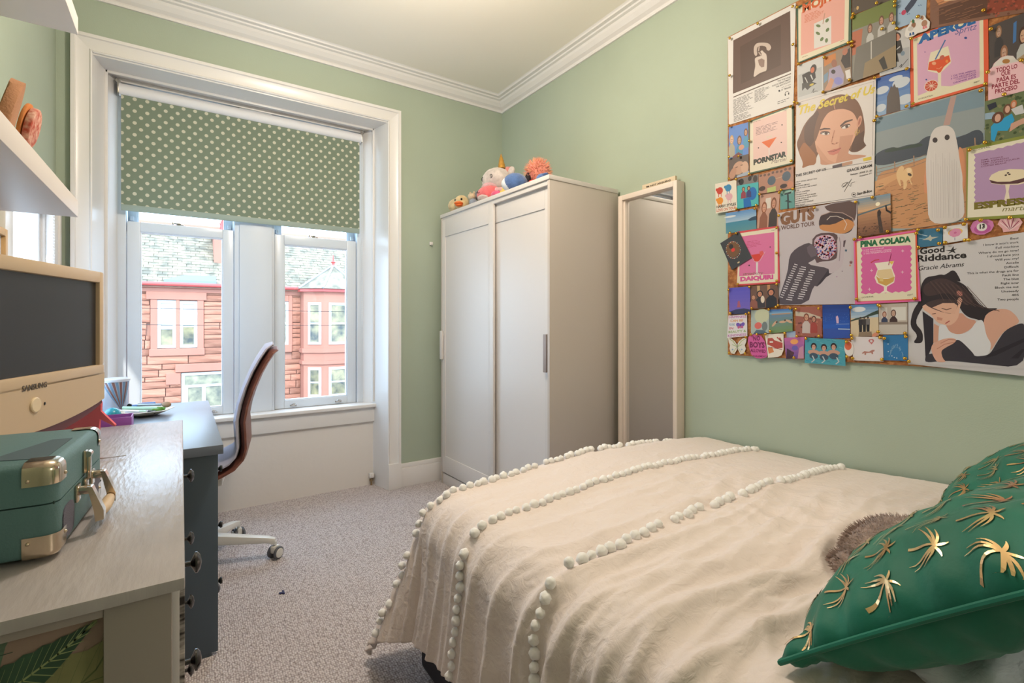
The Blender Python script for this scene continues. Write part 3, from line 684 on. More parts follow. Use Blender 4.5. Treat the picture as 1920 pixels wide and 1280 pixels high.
part('seam_strip', MB().box(-cw+.004, -.004, .004, cdp-.004, seam-.002, seam+.002), mat('seam_dark', (40, 66, 62), .6), case, smooth=0)
def corner(sx_, sy_, top):
    mb = MB(); g_ = .0016; mb.box(-cw-g_, g_, -g_, cdp+g_, (seam+.001) if top else -g_, (chh+g_) if top else seam-.001)
    es = [e for e in mb.bm.edges if abs(e.verts[0].co.z-e.verts[1].co.z) > .01]; bmesh.ops.bevel(mb.bm, geom=es, offset=.017, segments=5, affect='EDGES', profile=.5)
    zt = max(v.co.z for v in mb.bm.verts); zb = min(v.co.z for v in mb.bm.verts)
    if top: es = [e for e in mb.bm.edges if min(v.co.z for v in e.verts) > zt-1e-5]
    else: es = [e for e in mb.bm.edges if max(v.co.z for v in e.verts) < zb+1e-5]
    bmesh.ops.bevel(mb.bm, geom=es, offset=.013 if top else .009, segments=4, affect='EDGES', profile=.5)
    x_ = -.036 if sx_ > 0 else -cw+.036; y_ = cdp-.036 if sy_ > 0 else .036; z_ = chh-.030 if top else .030
    for co, no in (((x_, 0, 0), (-sx_, 0, 0)), ((0, y_, 0), (0, -sy_, 0)), ((0, 0, z_), (0, 0, -1 if top else 1))):
        bmesh.ops.bisect_plane(mb.bm, geom=mb.bm.verts[:]+mb.bm.edges[:]+mb.bm.faces[:], plane_co=co, plane_no=no, clear_outer=True)
    fx = .0016 if sx_ > 0 else -cw-.0016; fy = cdp+.0016 if sy_ > 0 else -.0016; zz = chh-.022 if top else .022
    mb.ell((x_+sx_*.006, fy, zz), .0026, 8, 5); mb.ell((fx, y_+sy_*.006, zz), .0026, 8, 5); return mb
for top in (True, False):
    for sx_ in (1, -1):
        for sy_ in (1, -1): part('metal_corner', corner(sx_, sy_, top), M_nick, lid if top else base, smooth=40)
def latch(y):
    return MB().box(0, .004, y-.009, y+.009, seam+.004, seam+.040, .0018).box(.003, .009, y-.006, y+.006, seam-.006, seam+.034, .002).box(0, .005, y-.010, y+.010, seam-.026, seam-.004, .002).cyl((.006, y-.007, seam+.034), (.006, y+.007, seam+.034), .005)
part('latch', latch(.142), M_nick, lid)
hd = part('handle_grip', MB().tube([(.027, .105+i*.012, .020-.003*math.sin(PI*i/6)) for i in range(7)], [.007, .0085, .009, .009, .009, .0085, .007], 12), mat('cream_grip', (206, 180, 148), .5), case)
for y in (.095, .187):
    part('handle_bracket', MB().box(0, .004, y-.010, y+.010, seam-.028, seam-.002, .0015).cyl((.004, y, seam-.012), (.018, y, seam-.012), .007).prism([(.014, y-.007, seam-.006), (.020, y-.007, seam-.007), (.0345, y-.007, .026), (.0345, y-.007, .012), (.024, y-.007, .010), (.022, y-.007, .028)], (0, .014, 0)), M_nick, case)
def grille(y0, y1):
    n = 20; pts = []
    for i in range(n):
        a = 2*PI*i/n; yy = (y0+y1)/2+(y1-y0)/2*math.copysign(abs(math.cos(a))**.6, math.cos(a)); z_ = .033+.024*math.copysign(abs(math.sin(a))**.6, math.sin(a)); pts.append((0, yy, z_))
    return MB().prism(pts, (.0015, 0, 0))
part('speaker_grille', grille(.022, .078), mat('grille_violet', (120, 116, 132), .7, bump=.8, bscale=900), base); part('speaker_grille', grille(.196, .250), MC['grille_violet'], base)
part('lid_badge', MB().prism([(-.20, .062, chh), (-.145, .058, chh), (-.135, .068, chh), (-.15, .076, chh), (-.20, .070, chh)], (0, 0, .0012)), mat('bronze_badge', (110, 92, 78), .35, metal=.5), lid)
part('lid_patch', MB().prism([(-.088, .048, chh), (-.02, .030, chh), (-.02, .17, chh), (-.045, .17, chh)], (0, 0, .0008)), mat('slate_vinyl_patch', (72, 92, 100), .6), lid, smooth=0)
for (x, y) in ((-.03, .03), (-.03, .24), (-.32, .03), (-.32, .24)): part('rubber_foot', MB().lathe([(.010, -.007), (.010, .001)], (x, y, 0), 14), M_black, base)

# ---------------------------------------------------------------- things on the desk
ZD = .7505
cup = thing('striped_tumbler', 'clear tumbler with radiating brown and blue stripes and lid on desk', 'cup', (-.262, 3.0, ZD))
CR, CHh = .054, .158
def cup_wall(ang0, ang1, m_i):
    pass
part('body', MB().lathe([(CR*.93, 0), (CR*.96, .006), (CR, CHh-.012)], (0, 0, 0), 32), mat('tumbler_silver', (196, 198, 210), .22, metal=.35), cup)
for k in range(9):
    a0 = -2.75+.30*k; mb = MB(); pr = []
    for i in range(9):
        z_ = .006+(CHh-.022)*i/8; r = (CR*.96+(CR*.04)*i/8)+.0006; c_ = -1.0+(a0+1.15)*(i/8)*.9; wv = .012+.085*i/8
        pr.append(((r*math.cos(c_-wv), r*math.sin(c_-wv), z_), (r*math.cos(c_), r*math.sin(c_), z_), (r*math.cos(c_+wv), r*math.sin(c_+wv), z_)))
    for i in range(8):
        for j in (0, 1): mb.quad(pr[i][j], pr[i][j+1], pr[i+1][j+1], pr[i+1][j])
    part('stripe', mb, mat('stripe_brown', (122, 84, 76), .4) if k % 2 else mat('stripe_blue', (104, 134, 160), .4), cup)
part('lid', MB().lathe([(CR+.003, 0), (CR+.004, .010), (CR, .014), (.001, .012)], (0, 0, CHh-.014), 32), mat('tumbler_lid', (206, 210, 220), .3), cup)
tray = thing('trinket_tray', 'small cream hexagonal tray of pens near the far end of the desk', 'tray', (-.135, 2.80, ZD))
mb = MB(); rr = []
for (r, z_) in ((.045, 0), (.105, .022), (.108, .025), (.104, .026), (.046, .005)):
    rr.append([mb.bm.verts.new((r*math.cos(a+.25)*1.05, r*math.sin(a+.25)*.95, z_)) for a in [2*PI*i/6 for i in range(6)]])
for a, b in zip(rr, rr[1:]): mb.bridge(a, b)
mb.bm.faces.new(rr[0][::-1]); mb.bm.faces.new(rr[-1])
part('dish', mb, mat('tray_cream', (206, 194, 176), .4), tray)
def pen(name, a, b, r, m, lb, cat, tip=None):
    a, b = Vector(a), Vector(b); t = thing(name, lb, cat, (a+b)/2, 0, None)
    part('barrel', MB().cyl(a, b, r, seg=12), m, t, True)
    if tip: d = (b-a).normalized(); part('cap', MB().cyl(b, b+d*.03, r*1.08, r*.9, seg=12), tip, t, True)
    return t
tx, ty, tz = -.135, 2.80, ZD
pen('marker_pen', (tx-.085, ty+.040, tz+.036), (tx+.045, ty-.022, tz+.030), .0075, mat('mint_plastic', (170, 206, 184), .4), 'mint green marker pen with dark green cap lying in desk tray', 'pen', mat('leaf_green_plastic', (86, 140, 52), .4))
pen('paint_tube', (tx-.07, ty-.008, tz+.022), (tx+.012, ty-.048, tz+.020), .0085, mat('pale_lilac_plastic', (186, 182, 196), .4), 'pale lilac capped tube at the front of desk tray', 'tube', M_black)
pen('pencil', (tx-.10, ty+.01, tz+.031), (tx-.02, ty-.05, tz+.029), .0035, mat('white_plastic', (226, 226, 226), .4), 'thin white pencil lying across the left of desk tray', 'pencil', MC['mint_plastic'])
b_ = pen('makeup_brush', (tx-.03, ty+.034, tz+.046), (tx+.058, ty-.008, tz+.044), .006, mat('silver_plastic', (150, 156, 164), .3, metal=.5), 'makeup brush with tan rounded head in desk tray', 'brush')
part('bristle_head', MB().ell((tx+.078, ty-.016, tz+.044), (.020, .013, .014), 14, 10, rot=(0, 0, -.45)), mat('tan_bristle', (168, 142, 120), .9), b_, True)
g = thing('hair_clip', 'blue plastic hair clip behind the pens in desk tray', 'hair clip', (tx-.01, ty+.05, tz+.03))
part('clip_arm', MB().box(-.045, .035, -.010, .002, .006, .016, .005).box(-.01, .045, -.004, .008, .012, .022, .005), mat('blue_plastic', (98, 134, 196), .4), g)
part('clip_spring', MB().cyl((-.052, -.008, .012), (-.052, .010, .012), .010, seg=12), M_black, g)
# fold of clips with green leaves
single('hair_bobble', MB().ell((tx+.035, ty-.036, tz+.024), (.02, .012, .010), 12, 8).ell((tx+.050, ty-.030, tz+.026), (.015, .012, .012), 12, 8).jitter(.004, 60), mat('leaf_green_plastic', (86, 140, 52), .4), 'small dark green hair bobble among the pens in tray', 'hair bobble')
ball = thing('teal_ball', 'glossy teal round lip balm in front of the striped tumbler', 'ball', (-.245, 2.70, ZD))
part('shell', MB().ell((0, 0, .030), .030, 20, 12), mat('teal_gloss', (48, 150, 172), .25), ball)
part('band', MB().lathe([(.0305, .028), (.0305, .032)], (0, 0, 0), 24, cap=False), mat('teal_band', (36, 110, 132), .3), ball)
lil = thing('purple_box', 'small open purple plastic box at the near end of desk', 'box', (-.188, 2.04, ZD))
mb = MB()
for bx in ((-.05, .055, -.04, .04, 0, .003), (-.05, .055, -.04, -.037, .003, .122), (-.05, .055, .037, .04, .003, .122), (-.05, -.047, -.037, .037, .003, .122), (.052, .055, -.037, .037, .003, .122)): mb.box(*bx, b=.001)
part('tub', mb, mat('purple_plastic', (158, 92, 186), .35), lil)
part('divider', MB().box(-.047, .052, -.001, .001, .003, .110), MC['purple_plastic'], lil)
# coral star shaped card holder
star = thing('coral_star_stand', 'flat coral pink star shaped stand beneath the corner of television', 'ornament', (-.232, 1.83, RZ))
R2 = Matrix.Rotation(math.radians(62), 4, 'Z')
pts = [(-.075, 0, .0), (.045, 0, .0), (.047, 0, .055), (.090, 0, .030), (.094, 0, .036), (.050, 0, .074), (.054, 0, .100), (.048, 0, .106), (.038, 0, .098), (-.04, 0, .060), (-.078, 0, .058)]
ROOT_dummy = None
mb = MB().prism(pts, (0, .006, 0)); bmesh.ops.bevel(mb.bm, geom=mb.bm.edges[:], offset=.0015, segments=1, affect='EDGES', profile=.5)
bmesh.ops.transform(mb.bm, matrix=Matrix.Rotation(math.radians(-34), 4, 'Z'), verts=mb.bm.verts)
part('star_front', mb, mat('coral_plastic', (232, 110, 122), .4), star)
mb = MB().prism([(-.06, .008, 0), (-.06, .075, 0), (-.06, .075, .03), (-.06, .008, .05)], (.006, 0, 0)); bmesh.ops.transform(mb.bm, matrix=Matrix.Rotation(math.radians(-34), 4, 'Z'), verts=mb.bm.verts)
part('rear_fin', mb, MC['coral_plastic'], star)
pb = thing('pink_dish', 'pink and white round compact lying under the television', 'compact', (-.27, 1.62, RZ))
part('base', MB().lathe([(.045, 0), (.050, .006), (.046, .012), (.001, .010)], (0, 0, 0), 28), mat('pink_plastic', (226, 120, 158), .35), pb)
part('lid', MB().lathe([(.044, 0), (.046, .008), (.03, .014), (.001, .016)], (0, 0, .012), 28), mat('pearl_white', (226, 214, 218), .3), pb)
sc_ = thing('pink_scissors', 'pink handled scissors lying between television stand and coral star', 'scissors', (-.22, 1.50, RZ+.002))
for s in (1, -1): part('loop', MB().tube([(.02*math.cos(a)+.0, s*.02+.016*math.sin(a), .004) for a in [2*PI*i/14 for i in range(14)]], .0035, 6, cyc=True), MC['pink_plastic'], sc_)
part('blade', MB().prism([(.02, -.004, .002), (.11, .0, .002), (.02, .006, .002)], (0, 0, .002)), M_chrome, sc_)
# fragment of wooden frame on the left wall
fr = thing('framed_board', 'light wooden framed board on left wall beside small window', 'frame', (XL+.01, 2.2, 1.22))
part('frame_bar', MB().box(XL+.001, XL+.022, 2.395, 2.42, 1.20, 1.50, .002), mat('light_wood', (216, 176, 122), .5, var=.15, vscale=30, stretch=(8, 8, 1)), fr, True)
part('frame_bar', MB().box(XL+.001, XL+.022, 1.85, 1.875, 1.20, 1.50, .002), MC['light_wood'], fr, True)
part('frame_bar', MB().box(XL+.001, XL+.022, 1.875, 2.395, 1.475, 1.50, .002), MC['light_wood'], fr, True)
part('frame_bar', MB().box(XL+.001, XL+.022, 1.875, 2.395, 1.20, 1.225, .002), MC['light_wood'], fr, True)
part('board', MB().box(XL+.003, XL+.010, 1.87, 2.40, 1.22, 1.48), mat('grey_board', (200, 200, 204), .6), fr, True)

# pipe valve at the foot of the recess, dark scrap on carpet
vl = thing('pipe_valve', 'small white pipe fitting on the recess panel beside the carpet', 'valve', (1.137, 3.505, 0))
part('valve_body', MB().box(-.016, .016, -.012, .018, .055, .088, .004).cyl((0, -.012, .07), (0, -.022, .07), .009), M_white, vl)
part('pipe', MB().cyl((0, .004, 0), (0, .004, .056), .007).lathe([(.014, .030), (.014, .044)], (0, .004, 0), 8), mat('brass_pipe', (160, 140, 110), .3, metal=.9), vl)
single('fabric_scrap', MB().box(.352, .372, 2.322, 2.332, .001, .006, .001).box(.364, .370, 2.312, 2.34, .002, .007, .001).jitter(.003, 90), mat('navy_scrap', (30, 30, 84), .6), 'tiny dark blue scrap lying on the carpet', 'scrap')

# ---------------------------------------------------------------- lower shelf: soft food toy and lights
SZ = 1.5595
M_tor = mat('brown_felt', (176, 126, 92), .95, bump=.2, bscale=300); M_let = mat('lettuce_green', (120, 160, 70), .9); M_red = mat('tomato_red', (214, 72, 40), .8); M_yel = mat('cheese_yellow', (226, 186, 96), .9)
taco = thing('plush_taco', 'brown felt taco soft toy with green lettuce and red filling on lower shelf', 'soft toy', (-.365, 1.48, SZ), math.radians(13))
taco.scale = (1.35, 1.35, 1.35)
def half_disc(x, lean, r, th, m_n, nm, y0=0):
    mb = MB(); n = 18; pts = [(0, y0-r, .012)]+[(0, y0+r*math.cos(a), .012+r*.95*math.sin(a)) for a in [PI-PI*i/n for i in range(n+1)]]
    M_ = Matrix.Translation((x, 0, 0)) @ Matrix.Rotation(lean, 4, 'Y')
    mb.prism(pts, (th, 0, 0), M_); bmesh.ops.bevel(mb.bm, geom=[e for e in mb.bm.edges if e.calc_length() > .0], offset=th*.3, segments=2, affect='EDGES', profile=.5); return part(nm, mb, m_n, taco)
half_disc(.022, .22, .10, .016, M_tor, 'tortilla_front'); half_disc(-.040, -.22, .10, .016, M_tor, 'tortilla_back')
mb = MB()
for i in range(30):
    a = PI*(i+.5)/30; mb.ell((rnd.uniform(-.016, .016), .088*math.cos(a), .02+.108*math.sin(a)), (.015, .014, .014), 8, 6)
part('lettuce', mb.jitter(.007, 70), M_let, taco); taco.children
mb = MB()
for i in range(8): mb.ell((rnd.uniform(-.012, .012), .07*math.cos(PI*(i+.5)/8), .02+.088*math.sin(PI*(i+.5)/8)), .013, 8, 6)
o = part('cheese', mb.jitter(.005, 90), M_yel, taco); o['kind'] = 'stuff'
for o in taco.children:
    if o.name.startswith('lettuce'): o['kind'] = 'stuff'
piz = thing('plush_food_slice', 'red and orange speckled round soft toy slice leaning behind taco on shelf', 'soft toy', (-.35, 1.73, SZ))
part('base_wedge', MB().box(-.02, .02, -.03, .03, 0, .072, .008), M_red, piz)
M2 = Matrix.Rotation(math.radians(12), 4, 'Y')
def disc(r, th, zc, x0, m_, nm, ry=1):
    mb = MB(); n = 24; pts = [(x0, r*ry*math.cos(2*PI*i/n), zc+r*math.sin(2*PI*i/n)) for i in range(n)]
    mb.prism(pts, (th, 0, 0), M2); bmesh.ops.bevel(mb.bm, geom=mb.bm.edges[:], offset=th*.3, segments=2, affect='EDGES', profile=.5); return part(nm, mb, m_, piz)
disc(.052, .016, .118, 0, mat('salami_red', (176, 74, 56), .8, var=.6, vscale=70, rgb2=(214, 170, 150)), 'filling', .8); disc(.056, .008, .121, -.010, mat('rind_orange', (196, 120, 60), .8), 'rind', .8)
tom = thing('plush_chilli', 'bright red plump soft toy leaning on the end of speckled toy', 'soft toy', (-.335, 1.84, SZ))
part('body', MB().ell((0, 0, .038), (.024, .044, .038), 18, 12, rot=(.25, 0, 0)), M_red, tom)
part('stalk', MB().cyl((0, -.02, .070), (0, -.026, .084), .006, .003, 8), M_let, tom)
li = thing('fairy_lights', 'string of tiny clear fairy lights lying along the lower shelf', 'string lights', (-.32, 1.9, SZ))
path = [(-.02+.018*math.sin(i*1.3), -.12+.017*i, .004+.004*abs(math.sin(i*.9))) for i in range(15)]
part('wire', MB().tube(path, .0018, 6), mat('clear_wire', (232, 232, 230), .3), li)
for i in range(0, 15, 1): part('bulb', MB().ell((path[i][0]+.004, path[i][1], path[i][2]+.007), (.004, .006, .005), 8, 6), mat('clear_bulb', (240, 240, 240), .08), li)
for i, (yy, lb) in enumerate(((1.945, 'clear glass bead ornament nearer camera on shelf end'), (2.015, 'clear glass bead ornament at the very end of shelf'))):
    gl = thing('glass_ornament', lb, 'ornament', (-.292, yy, SZ))
    part('bead', MB().ell((0, 0, .008), (.008, .012, .008), 12, 8), mat('grey_glass', (190, 200, 196), .08, spec=.8), gl); part('hook', MB().tube([(0, .010, .012), (0, .014, .02), (0, .006, .024), (0, .0, .018)], .0014, 6), M_chrome, gl)

# ---------------------------------------------------------------- soft toys on the wardrobe
WT = WH+.0005
def fur(name, rgb, rgb2=None): return mat(name, rgb, .95, bump=.5, bscale=160, sheen=.4, var=.25 if not rgb2 else .1, vscale=30, rgb2=rgb2)
def toy(name, lb, loc, rz): return thing(name, lb, 'soft toy', (*loc, WT), rz)
M_eye = mat('toy_eye', (20, 18, 20), .2)
# all toys face local -x
d = toy('plush_duck', 'cream duck soft toy with orange beak at left end of wardrobe top', (1.655, 3.12), .45)
part('body', MB().ell((.03, .03, .055), (.085, .085, .055), 20, 14).jitter(.004, 30), fur('duck_cream', (226, 200, 150)), d)
part('head', MB().ell((-.03, -.03, .058), (.05, .055, .052), 20, 14).jitter(.003, 30), MC['duck_cream'], d)
part('beak', MB().ell((-.078, -.04, .044), (.028, .034, .011), 16, 8, rot=(0, .1, 0)).ell((-.074, -.04, .032), (.022, .028, .009), 16, 8), mat('beak_orange', (236, 116, 50), .8), d)
for s in (-.03, .022): part('eye', MB().ell((-.072, s-.03, .072), .008, 10, 8), M_eye, d)
e = toy('plush_elephant', 'small grey elephant soft toy sitting behind the pink toy', (1.79, 3.06), .2)
part('body', MB().ell((0, 0, .05), (.045, .045, .05), 16, 12), fur('elephant_grey', (128, 124, 128)), e)
part('head', MB().ell((-.01, 0, .125), (.042, .042, .04), 16, 12), MC['elephant_grey'], e)
for s in (1, -1): part('ear', MB().ell((0, s*.052, .130), (.010, .028, .026), 14, 10), MC['elephant_grey'], e)
part('trunk', MB().tube([(-.045, 0, .12), (-.06, 0, .10), (-.065, 0, .08), (-.072, 0, .072)], [.014, .012, .010, .008], 10), MC['elephant_grey'], e)
for s in (.016, -.016): part('eye', MB().ell((-.048, s, .132), .004, 8, 6), M_eye, e)
b2 = toy('plush_bunny', 'tiny beige and pale blue soft toy tucked beside the duck', (1.635, 2.905), .3)
part('body', MB().ell((0, .0, .026), (.024, .030, .026), 14, 10), fur('pale_blue_plush', (150, 160, 176)), b2)
part('head', MB().ell((.0, .012, .066), (.026, .028, .024), 14, 10), fur('beige_plush', (206, 184, 152)), b2)
for s in (1, -1): part('ear', MB().ell((.004, .012+s*.017, .090), (.006, .008, .012), 10, 8), MC['beige_plush'], b2)
a_ = toy('plush_axolotl', 'coral pink axolotl soft toy with grey tummy lying at wardrobe front', (1.675, 2.765), .0)
part('body', MB().ell((0, 0, .055), (.07, .105, .055), 22, 14).jitter(.004, 25), fur('coral_plush', (240, 108, 112)), a_)
part('tummy', MB().ell((-.03, .0, .028), (.046, .062, .026), 16, 10), fur('tummy_grey', (206, 186, 180)), a_)
part('side_fin', MB().ell((-.005, -.105, .032), (.035, .045, .024), 14, 10), fur('hot_pink_plush', (238, 96, 140)), a_)
for k in range(3): part('gill', MB().cyl((-.01, .085+.004*k, .055+.016*k), (-.02, .120, .066+.014*k), .006, .003, 8), MC['hot_pink_plush'], a_)
for s in (.048, -.022): part('eye', MB().ell((-.060, s, .070), (.004, .007, .007), 10, 8), M_eye, a_)
part('mouth', MB().tube([(-.070, .022, .060), (-.072, .013, .056), (-.070, .004, .061)], .0015, 5), M_eye, a_)
u = toy('plush_unicorn', 'white unicorn soft toy with gold horn on top of wardrobe', (1.81, 2.85), .12)
part('body', MB().ell((.02, 0, .055), (.07, .07, .06), 18, 12), fur('pale_pink_plush', (226, 178, 182)), u)
part('head', MB().ell((-.01, .01, .165), (.085, .105, .080), 24, 16, rot=(.12, 0, 0)).jitter(.003, 40), fur('unicorn_white', (222, 210, 204)), u)
part('muzzle', MB().ell((-.045, .02, .120), (.058, .072, .036), 18, 12), MC['pale_pink_plush'], u)
part('horn', MB().lathe([(.024, 0), (.020, .02), (.021, .022), (.015, .045), (.016, .047), (.009, .07), (.001, .092)], (-.005, -.03, .232), 14, Matrix.Rotation(-.08, 4, 'X')), mat('gold_fabric', (206, 154, 72), .35, metal=.6), u)
part('ear', MB().ell((.02, -.09, .205), (.016, .026, .032), 14, 10, rot=(.5, 0, 0)), MC['unicorn_white'], u)
part('mane', MB().ell((.03, -.055, .205), (.03, .032, .045), 12, 10).ell((.05, -.08, .150), (.03, .03, .05), 12, 10).jitter(.012, 40), fur('mane_pink', (214, 140, 132)), u)
for s in (.055, -.030):
    part('eye', MB().tube([(-.092+abs(s)*.12, s+.011*math.cos(t), .172+.011*math.sin(t)) for t in [2*PI*i/12 for i in range(12)]], .002, 5, cyc=True).ell((-.092+abs(s)*.12, s, .172), (.002, .004, .004), 8, 6), M_eye, u)
u.scale = (1.12, 1.12, 1.12)
dk_ = toy('plush_dragon', 'dark mauve soft toy with yellow crest between unicorn and penguin', (1.70, 2.59), .0)
part('body', MB().ell((.02, 0, .042), (.05, .085, .042), 18, 12, rot=(-.15, 0, 0)), fur('mauve_plush', (108, 78, 98)), dk_)
part('head', MB().ell((.03, -.05, .070), (.03, .035, .03), 16, 10), MC['pale_pink_plush'], dk_)
for k in range(3): part('crest', MB().cyl((-.028, .014-.018*k, .030), (-.038, .008-.02*k, .064+.006*k), .012, .001, 8), mat('crest_yellow', (222, 190, 96), .8), dk_)
for k in range(5): part('claw', MB().ell((-.03, .095-.022*k, .068-.004*k), (.012, .009, .014), 10, 8), MC['pale_pink_plush'], dk_)
pg = toy('plush_penguin', 'blue and white soft toy lying at right end of wardrobe top', (1.665, 2.44), .0)
part('body', MB().ell((0, 0, .055), (.075, .07, .055), 20, 14), fur('denim_blue_plush', (84, 116, 172)), pg)
part('belly_band', MB().ell((-.018, .022, .048), (.06, .055, .046), 18, 12), mat('band_white', (222, 226, 230), .9), pg)
fl = toy('plush_flamingo', 'fluffy pink ball soft toy with black and red beak on wardrobe', (1.82, 2.42), .0)
mb = MB(); rnd2 = random.Random(5)
part('head', MB().ell((0, 0, .135), (.070, .072, .072), 20, 14), fur('flamingo_pink', (224, 140, 122)), fl)
for i in range(520):
    v = Vector((rnd2.gauss(0, 1), rnd2.gauss(0, 1), rnd2.gauss(.3, 1))).normalized()
    if v.z < -.55: continue
    p = Vector((0, 0, .135))+v*.066; mb.cyl(p, p+(v+Vector((rnd2.uniform(-.3, .3), rnd2.uniform(-.3, .3), rnd2.uniform(-.2, .3)))).normalized()*rnd2.uniform(.018, .034), .0030, .0004, 4)
o = part('tufts', mb, mat('tuft_pink', (236, 140, 130), .9, var=.3, vscale=40, rgb2=(230, 180, 140)), fl); o['kind'] = 'stuff'
part('black_beak', MB().ell((-.070, .012, .085), (.018, .020, .042), 16, 12, rot=(.12, 0, 0)), mat('black_felt', (26, 22, 30), .8), fl)
part('red_bill', MB().ell((-.066, -.030, .052), (.026, .030, .022), 14, 10), mat('red_felt', (232, 62, 60), .8), fl)
bb = toy('plush_whale', 'small denim blue soft toy at the wardrobe corner behind the beak', (1.715, 2.225), .0)
part('body', MB().ell((0, 0, .032), (.05, .034, .032), 16, 12), MC['denim_blue_plush'], bb)
part('tail', MB().ell((-.01, -.022, .048), (.02, .022, .008), 12, 8, rot=(-.4, 0, 0)), MC['denim_blue_plush'], bb)
wo = single('slogan_sign', MB().box(2.118, 2.134, 1.64, 1.86, 1.9005, 1.933, .002), mat('pale_wood_sign', (214, 196, 168), .6, var=.12, vscale=20, stretch=(1, 1, 10)), 'pale wooden slogan sign lying on top of the tall mirror', 'sign')
mb = MB(); mb.bm.from_mesh(text_mesh("I'M NOT ARGUING", .013, 'CENTER', .0002, .0004)); 
for v in mb.bm.verts: v.co = Vector((2.1172-wo.location.x-v.co.z, 1.75-wo.location.y-v.co.x*1.5, 1.911-wo.location.z+v.co.y))
o = finish('sign_lettering', mb, mat('ink_brown', (74, 60, 52), .7), 0); o.parent = wo
# little hook on the wardrobe's far side
single('wall_hook', MB().box(1.52, 1.545, YW-.012, YW-.001, 1.74, 1.765, .003).tube([(1.53, YW-.012, 1.75), (1.53, YW-.028, 1.742), (1.53, YW-.03, 1.755)], .003, 6), M_white, 'tiny white hook on window wall beside the wardrobe', 'hook')

# ---------------------------------------------------------------- bed
BX0, BX1, BY0, BY1 = .655, 2.135, -.50, 1.545
M_basef = mat('charcoal_fabric', (58, 60, 72), .9, bump=.2, bscale=300)
bed = thing('bed', 'double bed with dark charcoal fabric base along the right wall', 'bed', ((BX0+BX1)/2, (BY0+BY1)/2, 0))
part('bed_base', MB().box(BX0+.01, BX1, BY0, BY1, .02, .33, .025, 4), M_basef, bed, True)
part('mattress', MB().box(BX0+.055, BX1, BY0, BY1-.06, .332, .555, .05, 4), mat('mattress_white', (222, 222, 220), .8), bed, True)
for (x, y) in ((BX0+.08, BY1-.08), (BX1-.08, BY1-.08), (BX0+.08, BY0+.08), (BX1-.08, BY0+.08)): part('castor', MB().cyl((x, y, 0), (x, y, .03), .03), M_black, bed, True)

def sheet_mat(name, rgb):
    m = bpy.data.materials.new(name); m.use_nodes = True; nt = m.node_tree; N = nt.nodes; L = nt.links; b = N['Principled BSDF']
    b.inputs['Base Color'].default_value = (*lin(rgb), 1); b.inputs['Roughness'].default_value = .85; b.inputs['Sheen Weight'].default_value = .25; b.inputs['Specular IOR Level'].default_value = .2
    tc = N.new('ShaderNodeTexCoord')
    n0 = N.new('ShaderNodeTexNoise'); n0.inputs['Scale'].default_value = 7; n0.inputs['Detail'].default_value = 3; L.new(tc.outputs['Object'], n0.inputs[0])
    va = N.new('ShaderNodeVectorMath'); va.operation = 'MULTIPLY_ADD'; L.new(n0.outputs['Color'], va.inputs[0]); va.inputs[1].default_value = (.10, .10, .10); L.new(tc.outputs['Object'], va.inputs[2])
    v1 = N.new('ShaderNodeTexVoronoi'); v1.feature = 'DISTANCE_TO_EDGE'; v1.inputs['Scale'].default_value = 16; L.new(va.outputs[0], v1.inputs[0])
    r1 = N.new('ShaderNodeMapRange'); r1.inputs[1].default_value = 0; r1.inputs[2].default_value = .12; L.new(v1.outputs[0], r1.inputs[0])
    n1 = N.new('ShaderNodeTexNoise'); n1.inputs['Scale'].default_value = 34; n1.inputs['Detail'].default_value = 5; n1.inputs['Distortion'].default_value = 1.2; L.new(tc.outputs['Object'], n1.inputs[0])
    ad = N.new('ShaderNodeMath'); ad.operation = 'MULTIPLY_ADD'; L.new(r1.outputs[0], ad.inputs[0]); ad.inputs[1].default_value = -.04; L.new(n1.outputs[0], ad.inputs[2])
    bp = N.new('ShaderNodeBump'); bp.inputs['Strength'].default_value = .65; bp.inputs['Distance'].default_value = .006; L.new(ad.outputs[0], bp.inputs['Height']); L.new(bp.outputs[0], b.inputs['Normal']); return m
M_duv = sheet_mat('cream_cotton', (226, 213, 207)); M_pil = sheet_mat('white_cotton', (208, 212, 224))
